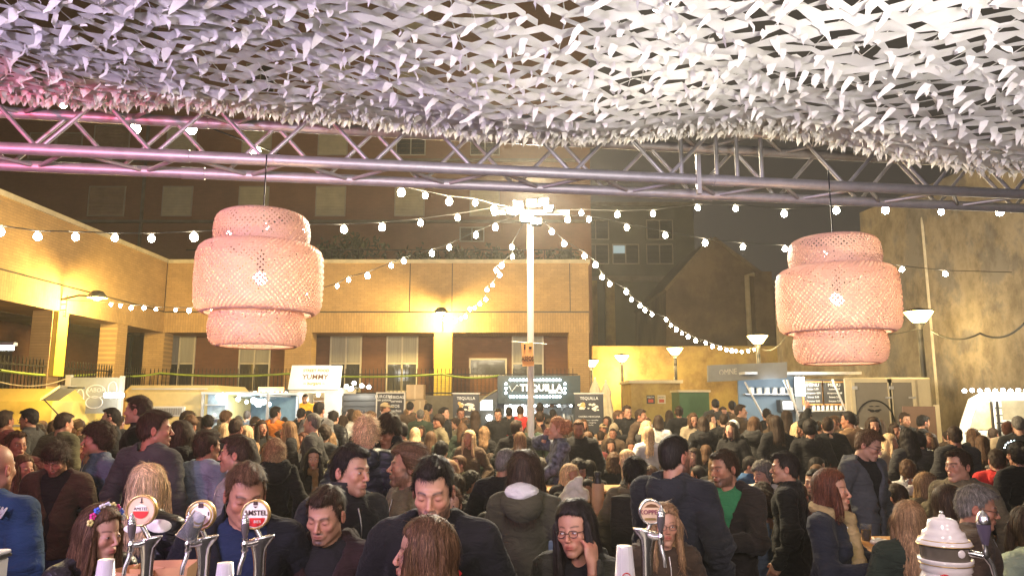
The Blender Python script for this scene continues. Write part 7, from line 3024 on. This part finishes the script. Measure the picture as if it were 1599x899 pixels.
# ---- front rows (closest first)
person(-8, 690, 100, 175, 'm', 'bald', 'darkbrown', 'plain', 'blue', bulk=.02, extra=team_text, tone=0, head=1, label='bald man in a blue top with white shoulder lettering, cut by the left edge')
person(152, 786, 104, 62, 'f', 'straight', 'brown', 'collar', 'charcoal', hyaw=72, pitch=6, tone=4, openw=.03, shirt='black', extra=headband, head=5, fab='leather',
       label='woman in profile wearing a band of coloured flowers across her straight brown hair', hscale=1.0)
person(232, 724, 96, 176, 'f', 'long', 'blond', 'collar', 'black', tone=4, fab='leather', head=6, label='woman seen from behind with long bright blond hair and a black jacket, behind the leftmost tap')
person(384, 716, 106, 20, 'm', 'short', 'brown', 'high', (.014, .015, .018), hyaw=28, pitch=16, closed=True, tone=0, head=3, puffer=False, openw=.012, shirt=(.015, .024, .055), stub=1.6,
       label='man with short brown hair looking down at the third tap, dark jacket with blue collar')
person(337, 742, 70, -50, 'f', 'short', 'grey', 'hood', 'red', hyaw=-60, pitch=15, tone=4, head=7, glasses=1, label='older grey-haired person in a bright red jacket half hidden behind the looking-down man')
person(374, 678, 84, -60, 'm', 'short', 'darkbrown', 'collar', 'light grey', hyaw=-82, tone=2, head=4, stub=2.5, label='man in left profile with dark greying hair and pink-lit face before the denim shirt')
person(322, 670, 66, 150, 'm', 'short', 'darkbrown', 'collar', (.19, .23, .30), tone=1, Y=4.0, label='man from behind in a pale blue denim shirt')
person(515, 752, 104, -4, 'm', 'short', 'darkbrown', 'hood', (.035, .018, .016), hyaw=-10, pitch=17, closed=True, beard=1, tone=2, head=0, zc=.84, openw=.008, shirt='black', roll=3,
       label='man with a goatee looking down, dark maroon hooded jacket with a zip, front row centre-left')
person(543, 692, 100, 50, 'm', 'short', 'black', 'high', 'charcoal', hyaw=62, pitch=4, tone=2, head=4, stub=1.6, label='man turned right with short black hair and violet-lit temple, behind the goateed man')
person(640, 693, 96, -60, 'm', 'swept', 'brown', 'hood', 'khaki', hyaw=-76, pitch=-4, beard=2, tone=0, head=4, arms=('holdhigh', 'down'), Y=3.15, extra=cup_in_hand(0, 'clear cup of beer held up by the swept-haired bearded man'),
       label='bearded man in left profile with swept-back brown hair, holding a beer cup')
person(680, 706, 106, 0, 'm', 'short', 'black', 'collar', 'black', hyaw=-3, pitch=16, closed=True, beard=2, tone=2, head=2, openw=.006, shirt='black', extra=patch,
       label='man with a full dark beard looking down, black jacket with a red diamond badge')
person(672, 806, 112, -110, 'f', 'long', 'brown', 'plain', 'black', hyaw=-96, tone=4, head=5, label='woman turned away with long brown hair at the very front before the bearded man')
person(572, 646, 62, 178, 'm', 'messy', 'blond', 'hood', 'navy', puffer=True, tone=2, Y=4.55, label='blond person from behind in a navy quilted coat with hood')
person(612, 640, 64, -8, 'm', 'mop', 'darkbrown', 'high', 'black', hyaw=-25, pitch=22, closed=True, tone=1, Y=4.9, label='man with a thick dark fringe and black coat leaning towards the blond person in the quilted coat')
person(491, 698, 58, 10, 'f', 'wavy', 'black', 'collar', 'charcoal', tone=2, scarf='tan', head=7, label='woman with dark wavy hair and patterned scarf looking towards the bar, left of centre')
person(430, 680, 66, -155, 'f', 'afro', 'lightbrown', 'furhood', 'black', tone=4, label='woman with frizzy light brown hair turned away in a padded black coat')
person(786, 698, 70, 150, 'm', 'buzz', 'grey', 'collar', 'black', hyaw=130, tone=1, pitch=12, label='older man with cropped grey hair and black jacket bending beside the parka woman')
person(820, 702, 92, 168, 'f', 'wavy', 'darkbrown', 'hood', 'olive', hyaw=150, tone=2, arms=('down', 'hold'), Y=3.25, extra=lining('white'), label='woman from behind with dark wavy hair and an olive parka with a white hood lining')
person(872, 650, 62, -80, 'f', 'puff', 'red', 'collar', 'navy', hyaw=-88, fab='floral', tone=4, arms=('ear', 'table'), Y=4.9, extra=phone(0), label='redheaded woman with hair tied back, phoning, in a dark patterned jacket')
person(904, 778, 104, -20, 'f', 'straight', 'black', 'hood', (.03, .028, .018), hyaw=-28, pitch=4, roll=-6, tone=0, glasses=1, head=8, arms=('down', ((.085, -.10, 1.45), (-.12, .18, .95), (-.7, .4, .2), .75)), look=(-.3, -.1),
       label='woman with long black hair and thin glasses resting a hand by her ear, front row', openw=.02, shirt='black')
person(990, 710, 66, 155, 'm', 'mop', 'black', 'hood', 'khaki', hyaw=140, tone=1, extra=backpack((.03, .028, .022)), Y=4.0, label='dark-haired young man from behind wearing a dark backpack over a khaki coat')
person(1050, 677, 94, 142, 'm', 'buzz', 'black', 'hood', (.026, .027, .032), hyaw=118, beard=2, tone=0, bulk=.02, arms=('down', 'hold'), puffer=False, label='broad man from behind with cropped hair and beard in a navy hooded jacket')
person(1135, 700, 88, -48, 'm', 'short', 'darkbrown', 'collar', (.028, .022, .02), hyaw=-66, beard=2, tone=0, openw=.045, shirt='green', arms=('hold', 'hold'), pitch=6, label='bearded man in a green T-shirt under an open dark jacket, holding something in both hands')
person(1228, 704, 78, -120, 'm', 'short', 'black', 'collar', 'black', hyaw=-108, tone=2, label='man with black hair turned away in a long black coat right of the green T-shirt', zc=.65)
person(1192, 750, 60, -150, 'm', 'mop', 'darkbrown', 'plain', 'charcoal', tone=1, Y=4.1, zt=1.50, seated=False, label='shorter boy with a dark mop of hair between two taller men')
person(1292, 731, 90, 48, 'f', 'bob', 'auburn', 'collar', 'navy', hyaw=52, tone=2, scarf=(.30, .22, .10), arms=('hold', 'hold'), Y=3.2, label='woman with straight auburn hair, navy coat and mustard scarf, looking right', head=7, extra=snack, look=(.2, 0))
person(1418, 781, 92, 168, 'f', 'straight', 'lightbrown', 'collar', 'dark green', tone=4, Y=3.05, label='woman from behind with long straight fair hair left of the ceramic beer column')
person(1512, 755, 92, 66, 'm', 'short', 'grey', 'collar', 'brown', hyaw=62, pitch=10, tone=1, glasses=1, head=1, label='older man with glasses and short grey hair in a brown jacket behind the ceramic column')
person(1497, 700, 74, -60, 'm', 'short', 'darkbrown', 'collar', 'khaki', hyaw=-72, tone=2, label='clean-shaven man in left profile behind the older man with glasses')
person(1444, 737, 56, 70, 'f', 'bob', 'lightbrown', 'hood', 'khaki', hyaw=80, tone=2, glasses=2, label='woman in profile with sunglasses pushed up into her fair hair')
person(1345, 666, 62, 28, 'm', 'short', 'brown', 'hood', (.10, .105, .115), hyaw=42, pitch=24, closed=True, glasses=1, tone=4, Y=4.5, label='man with glasses looking down in a grey-blue hooded top', openw=.02, shirt='black')
person(1036, 784, 88, 8, 'f', 'long', 'lightbrown', 'furhood', 'brown', hyaw=0, tone=2, glasses=1, label='woman with glasses and light brown hair in a fur-hooded coat behind the right-hand tap', Y=3.05)
person(1580, 738, 56, -5, 'm', 'short', 'darkbrown', 'plain', 'black', glasses=1, tone=2, hyaw=-10, pitch=10, arms=('down', ((.10, -.20, 1.40), (-.3, .1, .95), (-.8, .3, 0), .9)), label='man with glasses sitting with a hand to his chin near the right edge', Y=4.5)
person(1588, 688, 58, 178, 'f', 'bun', 'black', 'collar', 'black', Y=4.4, extra=lambda c: headband(c, True), label='woman from behind with a band of tiny fairy lights in her black hair')
person(1556, 700, 50, 160, 'm', 'short', 'darkbrown', 'hood', 'red', Y=5.0, label='person in a bright red hooded top beside the fairy-light headband', zt=1.58)
person(1604, 790, 88, -170, 'f', 'bob', 'darkbrown', 'hood', 'pale green', tone=3, label='woman from behind in a pale green coat cut by the right edge')
person(95, 682, 62, 8, 'm', 'messy', 'darkbrown', 'collar', 'brown', hyaw=10, pitch=30, closed=True, beard=2, tone=0, openw=.02, shirt='black', label='bearded man looking down in a brown checked jacket at the left', Y=4.2)
person(146, 705, 72, 168, 'm', 'bald', 'darkbrown', 'hood', 'black', tone=2, bulk=.03, head=1, Y=3.8, label='heavy bald man from behind in a black hooded top')
person(36, 710, 66, 60, 'f', 'long', 'brown', 'collar', 'brown', hyaw=68, tone=0, fab='floral', Y=4.1, label='smiling woman with long brown hair in right profile next to the blue top')
person(26, 672, 56, 45, 'm', 'short', 'brown', 'collar', 'maroon', hyaw=60, tone=1, label='man with short brown hair turned right near the left edge')
person(158, 658, 58, -45, 'm', 'curly', 'darkbrown', 'collar', 'denim', hyaw=-62, tone=2, beard=0, Y=4.9, label='smiling man with curly dark hair and a denim jacket')
person(240, 640, 66, 160, 'm', 'short', 'darkbrown', 'plain', (.075, .075, .078), hyaw=118, tone=0, Y=4.4, label='tall young man from behind in a grey sweater, head turned right')
person(220, 617, 52, -70, 'm', 'short', 'darkbrown', 'collar', 'black', hyaw=-84, tone=4, beard=1, Y=5.2, label='tallest man in left profile standing above the crowd at the left', )
person(284, 656, 56, 172, 'f', 'wavy', 'darkbrown', 'furhood', 'black', Y=5.0, label='woman from behind with dark wavy hair and a fur-edged vest')
# ---- second rows: x, head top, head height, yaw, head yaw, sex, hair, hair colour, top, colour
TBL = """
8 640 48 180 170 m short darkbrown collar maroon
50 637 46 -80 -85 m short black collar charcoal glasses
98 643 50 165 150 m receding darkbrown collar olive
176 636 44 -60 -70 m short black collar black
124 678 46 20 35 f mop darkbrown collar maroon
186 648 36 175 170 m short darkbrown collar charcoal
64 668 40 150 160 f long darkbrown collar brown
310 650 36 150 140 f wavy darkbrown collar charcoal
326 646 36 -160 -130 m mop black collar charcoal
350 644 26 170 170 m short darkbrown collar brown
372 648 30 180 175 m short grey collar charcoal
296 648 28 160 170 f bun darkbrown collar brown
312 672 36 20 10 f long brown collar black
398 650 30 90 100 f long darkbrown collar black
386 640 26 170 180 m short darkbrown collar charcoal
417 690 44 30 20 m short brown collar brown
430 634 32 165 150 m short black plain orange
444 650 28 178 178 m short black plain orange
408 656 40 40 50 f long darkbrown collar black
454 657 44 -70 -82 f long lightbrown collar black
473 670 32 -5 0 m short darkbrown plain red
470 636 30 175 178 m short black collar black
498 627 36 172 165 m short black plain grey cross
520 640 36 165 170 m short black collar black leather
503 662 30 -40 -60 m short darkbrown collar charcoal
516 674 38 150 160 f wavy lightbrown collar brown
480 683 34 170 170 f bun darkbrown collar black
505 686 34 160 165 m mop black collar black
462 690 32 140 150 m short grey plain light_grey
548 638 28 -80 -90 f bob darkbrown collar beige
558 640 30 -150 -160 f long lightbrown collar white
535 648 30 170 160 f wavy darkbrown collar black
600 628 26 90 90 m short brown plain beige cap
640 626 24 170 175 m short black collar brown
636 637 26 180 180 f bun lightbrown collar brown
668 629 24 165 150 m short black collar charcoal
664 640 28 175 175 f long lightbrown collar black
693 635 28 60 75 m short black hood black
719 635 26 10 20 m short darkbrown collar charcoal
742 641 32 178 180 f long darkbrown collar black
778 637 28 0 -5 m short black plain black
648 667 38 178 178 f straight blond collar brown
671 667 28 0 5 f long darkbrown collar black
690 668 30 170 170 m mop darkbrown collar olive
722 660 34 175 175 f wavy brown collar dark_green
756 665 36 172 170 f wavy lightbrown collar black
728 673 42 178 178 f long darkbrown collar dark_green
774 670 26 -10 0 f bun darkbrown collar black
718 710 46 -50 -62 m receding brown collar olive
688 686 52 165 160 m mop black collar tan
746 706 38 170 165 f wavy darkbrown collar charcoal
766 707 40 165 178 f long darkbrown collar black
806 655 42 165 140 m short darkbrown collar black
812 674 46 176 178 f straight lightbrown collar brown
795 634 24 178 178 m short black collar black
812 632 24 178 165 m short darkbrown plain red
843 628 26 178 178 m short black collar black
843 641 32 178 178 m short darkbrown plain brown
863 638 24 170 170 m short black collar black
842 669 32 -20 -10 f long darkbrown collar charcoal
907 671 30 -40 -50 f long brown collar charcoal
964 640 30 60 75 m short brown plain beige
968 657 28 40 60 m short darkbrown collar black
978 632 30 20 20 m short darkbrown collar black
999 638 32 50 60 m short darkbrown collar brown
941 661 28 10 20 m short darkbrown plain tan cap
957 668 32 -20 -15 m receding darkbrown collar brown
926 681 38 178 178 m buzz grey collar maroon
938 672 30 160 160 m short darkbrown collar black
953 684 34 5 0 f long darkbrown collar charcoal
985 685 34 10 -5 f afro darkbrown collar black
934 708 36 -20 -10 m buzz darkbrown plain black
920 718 48 178 176 f long black collar black
958 703 44 175 175 f afro brown collar black
1000 673 32 20 30 f long black collar charcoal
1012 665 42 178 178 f straight blond collar white
1008 698 40 170 170 m short brown collar brown
1028 648 34 175 175 f bob darkbrown collar white
1045 640 26 165 165 f long darkbrown collar black
1060 633 28 175 178 f bun darkbrown collar black
1081 644 32 5 8 f bob brown collar beige glasses
1098 650 38 170 170 f bob darkbrown furhood black
1110 646 30 15 30 f wavy darkbrown collar black
1130 645 34 160 160 m short darkbrown furhood black
1145 656 40 176 176 f none darkbrown furhood black beanie
1155 631 30 50 70 m short darkbrown collar brown
1117 622 24 175 175 m short black collar charcoal
1143 625 24 175 175 m short black collar brown
1128 634 24 30 10 m short darkbrown plain tan
1176 650 38 150 120 f bob brown furhood charcoal
1197 637 30 175 175 m short black collar black
1212 648 42 178 178 f long darkbrown collar black
1228 640 34 165 165 f long darkbrown collar brown
1168 711 48 40 60 m short black collar blue handmouth
1084 699 44 -40 -50 f long darkbrown collar black
1102 694 40 160 160 f bob brown collar black
1255 643 36 25 30 m short black plain black redsleeve
1292 650 42 178 150 m short darkbrown collar black armup
1304 648 36 -60 -70 m short brown collar brown glasses
1333 645 36 170 175 m short darkbrown plain white
1362 650 42 -30 -10 f wavy darkbrown collar black leather
1396 660 40 0 8 f bob darkbrown collar black
1410 643 34 10 15 m short darkbrown collar charcoal
1438 647 36 80 95 m short black collar black beard
1418 668 50 178 178 f wavy black collar charcoal
1433 670 50 178 178 m mop black high charcoal puffer
1452 673 40 -50 -62 f afro brown collar brown
1478 672 34 170 170 m short darkbrown collar brown
1490 664 52 178 170 m short darkbrown collar charcoal
1520 668 40 175 175 f wavy brown collar black
1533 679 46 170 150 f long brown collar olive
1549 667 36 170 120 m short darkbrown collar charcoal
1574 657 42 150 100 m short auburn plain beige
1585 668 40 178 178 f straight lightbrown collar black
1272 713 46 50 72 f long black collar black
1330 714 62 176 176 f long lightbrown collar brown
1375 745 44 20 30 f wavy lightbrown plain olive
1400 740 40 -70 -60 f wavy brown collar khaki
1468 790 46 175 175 m short brown collar charcoal
1255 735 40 170 170 m short darkbrown collar black
"""
WH = [(0, 130, 'before the yellow-lit trailer'), (130, 200, 'near the grey sign board'), (200, 345, 'before the cream caravan'), (345, 448, 'near the bright open stall'), (448, 535, 'before the white food booth'),
      (535, 640, 'before the dark shutter stall'), (640, 710, 'near the yellow-lit pillar'), (710, 780, 'near the left banner'), (780, 900, 'before the arched truck'), (900, 950, 'near the right banner'),
      (950, 1062, 'near the utility kiosk'), (1062, 1110, 'before the green cabinet'), (1110, 1240, 'below the grey fascia sign'), (1240, 1325, 'before the chalk menus'), (1325, 1420, 'before the box trailer'),
      (1420, 1490, 'by the plywood board'), (1490, 1700, 'before the white van')]


def where_of(px, h):
    for a, b, s_ in WH:
        if a <= px < b: return s_
    return 'at the edge'


ncup = 0
for ln in TBL.strip().split('\n'):
    f = ln.split()
    px, yt_, h, yw_, hy_ = [float(v) for v in f[:5]]
    fl = f[10:] if len(f) > 10 else []
    h = max(17, h * .64)
    kw = {}
    colr = f[9].replace('_', ' ')
    ex_, fab = None, 'cloth'
    armz = rnd.choice([('down', 'down'), ('down', 'down'), ('hold', 'down'), ('down', 'pocket')])
    hair = None if f[6] == 'none' else f[6]
    if 'glasses' in fl: kw['glasses'] = 1
    if 'beard' in fl: kw['beard'] = 2
    elif f[5] == 'm' and rnd.random() < .3: kw['beard'] = rnd.choice([1, 2])
    if 'cap' in fl: ex_ = cap_hat((.45, .33, .18))
    if 'beanie' in fl: ex_ = beanie((.75, .72, .66))
    if 'cross' in fl: ex_ = crossbag((.03, .03, .03))
    if 'leather' in fl: fab = 'leather'
    if 'armup' in fl: armz = ('down', 'up')
    if 'handmouth' in fl: armz = ('down', ((.06, -.20, 1.42), (-.2, .1, .95), (-.3, .9, 0), .9))
    if 'puffer' in fl: kw['puffer'] = True
    if 'redsleeve' in fl:
        armz = ('chest', 'chest')

        def ex_(ctx):
            m = MB()
            for Sh, E, T in ctx['arms']:
                m.tube([Sh + (E - Sh) * .15, E, T - (T - E) * .08], [.078, .068, .052], 12)
            m.build('red_sleeve', FAB['cloth'], ctx['root'], CL['red']).location = ctx['dzv']
    c = person(px, yt_, h, yw_, f[5], hair, f[7], f[8], colr, hyaw=hy_, pitch=rnd.uniform(-4, 12), arms=armz, fab=fab, extra=ex_, where=where_of(px, h), shirt=rnd.choice(['black', 'white', 'grey', 'maroon']) if f[8] == 'collar' and rnd.random() < .5 else None, **kw)
    lb = c['root']['label']
    if armz[0] == 'hold' and h >= 17 and ncup < 14:
        ncup += 1
        cup_in_hand(0, 'plastic cup of beer held by the ' + ' '.join(lb.replace(',', '').split()[:9]))(c)
    if 'cap' in fl: lb = lb.replace('with ', 'in a tan cap with ', 1)
    if 'beanie' in fl: lb = lb.replace('with covered head', 'wearing a white beanie')
    if 'armup' in fl: lb = lb.replace('seen from behind', 'one arm raised')
    if 'redsleeve' in fl: lb = 'man in a black top with bright red-orange sleeves looking at his hands before the stall'
    if 'cross' in fl: lb = lb.replace('sweater', 'sweater and bag strap')
    c['root']['label'] = lb

# the man in the orange shirt serving inside the booth
person(475, 612, 17, 5, 'm', 'short', 'black', 'plain', (.85, .42, .03), Y=20.35, lod=1, arms=('table', 'down'), pitch=15, beard=2, seated=False, zt=1.78, label='man in a bright orange-yellow shirt serving at the white booth counter')
S.objects[-1]
for o in list(COL.objects):
    if o.get('label', '').startswith('man in a bright orange-yellow'):
        o.location.z = P(475, 614, 20.35).z - 1.78
        o.location.y = 20.5
for (px, nm_) in ((862, 'cook in a white cap inside the arched truck, at the pass'), (893, 'cook inside the arched truck at the right end of the counter')):
    c = P(px, 640, 21.6)
    person(px, 636, 17, 0, 'm', 'short', 'black', 'plain', 'light grey', xyz=(c.x, 21.7, 1.74), lod=2, label=nm_)
    for o in list(COL.objects):
        if o.get('label', '') == nm_: o.location.z = .36

# ---- the rest of the crowd, filling the yard behind
blocked = [(P(828, 640, YP).x, YP, .4), (P(925, 790, 6.4).x, 6.4, .6), (P(1385, 820, 5).x, 5, .5)]
VAR = []
tries = 0
nf = 0
ALLP = list(OCC)
while nf < 150 and tries < 6000:
    tries += 1
    Y = rnd.uniform(5.2, 9.5) if rnd.random() < .36 else rnd.uniform(9, 19.5)
    xm = .70 * Y
    x = rnd.uniform(-xm, xm)
    if x < -10.4 or x > 9.4 or (x < -6.2 and Y > 14) or (x > 6.6 and Y > 11.8 and x > 5.2) or (x > 4.7 and Y > 15): continue
    if any((x - a) ** 2 + (Y - b) ** 2 < .40 ** 2 for a, b, _ in ALLP): continue
    if any((x - a) ** 2 + (Y - b) ** 2 < r_ ** 2 for a, b, r_ in blocked): continue
    # keep sight lines to the nearer listed faces: only place where it is not directly in front of one
    px = CX + F * x / Y * .985
    sit = Y < 9.5 or (rnd.random() < .3 and Y < 13)
    sex = rnd.choice('mf')
    zt_ = rnd.uniform(1.18, 1.40) if sit else (rnd.uniform(1.60, 1.84) if sex == 'm' else rnd.uniform(1.50, 1.70))
    h_ = F * .25 / Y
    ang = rnd.choice([180, 180, 170, -165, 150, -140, 90, -90, 60, -60, 20, 0, -30]) + rnd.uniform(-14, 14)
    hy_ = ang + rnd.uniform(-30, 30)
    yy_ = 629 - (zt_ - CAMZ) / Y * F
    bad = False
    for a, b, _ in ALLP[:140]:
        if b > Y + .3:
            pa_ = CX + F * a / b * .985
            if abs(pa_ - px) < h_ * .42 and b < 11: bad = True
    if bad and not sit: continue
    ALLP.append((x, Y, .3))
    nf += 1
    hair = rnd.choice(['short', 'short', 'mop', 'messy', 'buzz', 'receding', 'curly']) if sex == 'm' else rnd.choice(['long', 'wavy', 'straight', 'bob', 'bun', 'afro', 'long', 'ponytail'])
    hcx = rnd.choice(['black', 'darkbrown', 'darkbrown', 'brown', 'brown', 'lightbrown', 'blond', 'auburn'] if sex == 'f' else ['black', 'black', 'darkbrown', 'darkbrown', 'brown', 'grey'])
    topx = rnd.choice(['collar', 'collar', 'hood', 'plain', 'furhood', 'high'])
    tcx = rnd.choice(['black', 'black', 'charcoal', 'navy', 'brown', 'olive', 'dark green', 'charcoal', 'grey', 'maroon', 'khaki', 'denim', 'beige', 'white', 'tan'] if rnd.random() < .6 else ['black', 'charcoal', 'brown', 'black'])
    person(px, yy_, h_, ang, sex, hair, hcx, topx, tcx, hyaw=hy_, pitch=rnd.uniform(-5, 14), xyz=(x, Y, zt_), seated=sit, lod=1 if Y < 9 else 2,
           arms=rnd.choice([('down', 'down'), ('hold', 'down'), ('down', 'pocket')]), beard=rnd.choice([0, 0, 2]) if sex == 'm' else 0,
           where=('sitting ' if sit else '') + where_of(px, h_) + (' far back' if Y > 14 else (' midway' if Y > 9 else ' close by')), shirt=rnd.choice([None, 'white', 'black', 'grey']))

# benches under those who sit
for k, (x, y, a, z) in enumerate(SEATS):
    who = SEATR[k]['label'].replace(', of them', '')
    t = thing('stool', 'wooden stool under the ' + ' '.join(who.split()[:12]).replace(', blue', ', bright blue' if k % 2 else ', blue'), 'stool', (x, y, 0), a, 'stools in the crowd')
    MB().box((0, .02, z - .02), (.34, .30, .035), None, .006).build('seat', M_WOOD, t)
    for sx_ in (-1, 1):
        for sy_ in (-1, 1):
            MB().box((.14 * sx_, .02 + .12 * sy_, (z - .04) / 2), (.03, .03, z - .04)).build('leg', M_IRON, t)

# make labels that would be shared tell people apart by where they stand
seen = {}
for o in COL.objects:
    if o.get('category') == 'person': seen.setdefault(o['label'], []).append(o)
for lb, v in seen.items():
    if len(v) > 1:
        v.sort(key=lambda o: o.location.y)
        for k, o in enumerate(v):
            o['label'] = ' '.join(lb.split()[:12]).rstrip(',') + ', ' + ('nearer one' if len(v) == 2 and k == 0 else 'farther one' if len(v) == 2 else ['nearest', 'second nearest', 'third nearest', 'farthest'][min(k, 3)] + ' one')
for o in COL.objects:
    if o.get('category') == 'person' and len(o['label'].split()) > 16:
        o['label'] = ' '.join(o['label'].split()[:16]).rstrip(',')
for o in COL.objects:
    if o.get('category') in ('person', 'stool', 'cup'):
        ws = o['label'].split()
        while ws[-1].strip(',') in ('the', 'a', 'in', 'of', 'with', 'by', 'near', 'before', 'below', 'and', 'at', 'to', 'seen', 'his', 'her', 'from', 'far', 'white', 'grey', 'dark', 'black', 'brown', 'right', 'left') and len(ws) > 6: ws.pop()
        o['label'] = ' '.join(ws).rstrip(',')
again = {}
for o in COL.objects:
    if o.get('category') in ('person', 'stool', 'cup'): again.setdefault(o['label'], []).append(o)
for lb, v in again.items():
    if len(v) > 1:
        v.sort(key=lambda o: o.matrix_basis.translation.x)
        for k, o in enumerate(v):
            o['label'] = ' '.join(lb.split()[:12]).rstrip(',') + ', ' + (['left', 'right'] if len(v) == 2 else ['leftmost', 'second', 'third', 'rightmost'])[min(k, 3)] + ' one'
print('people', NP[0])
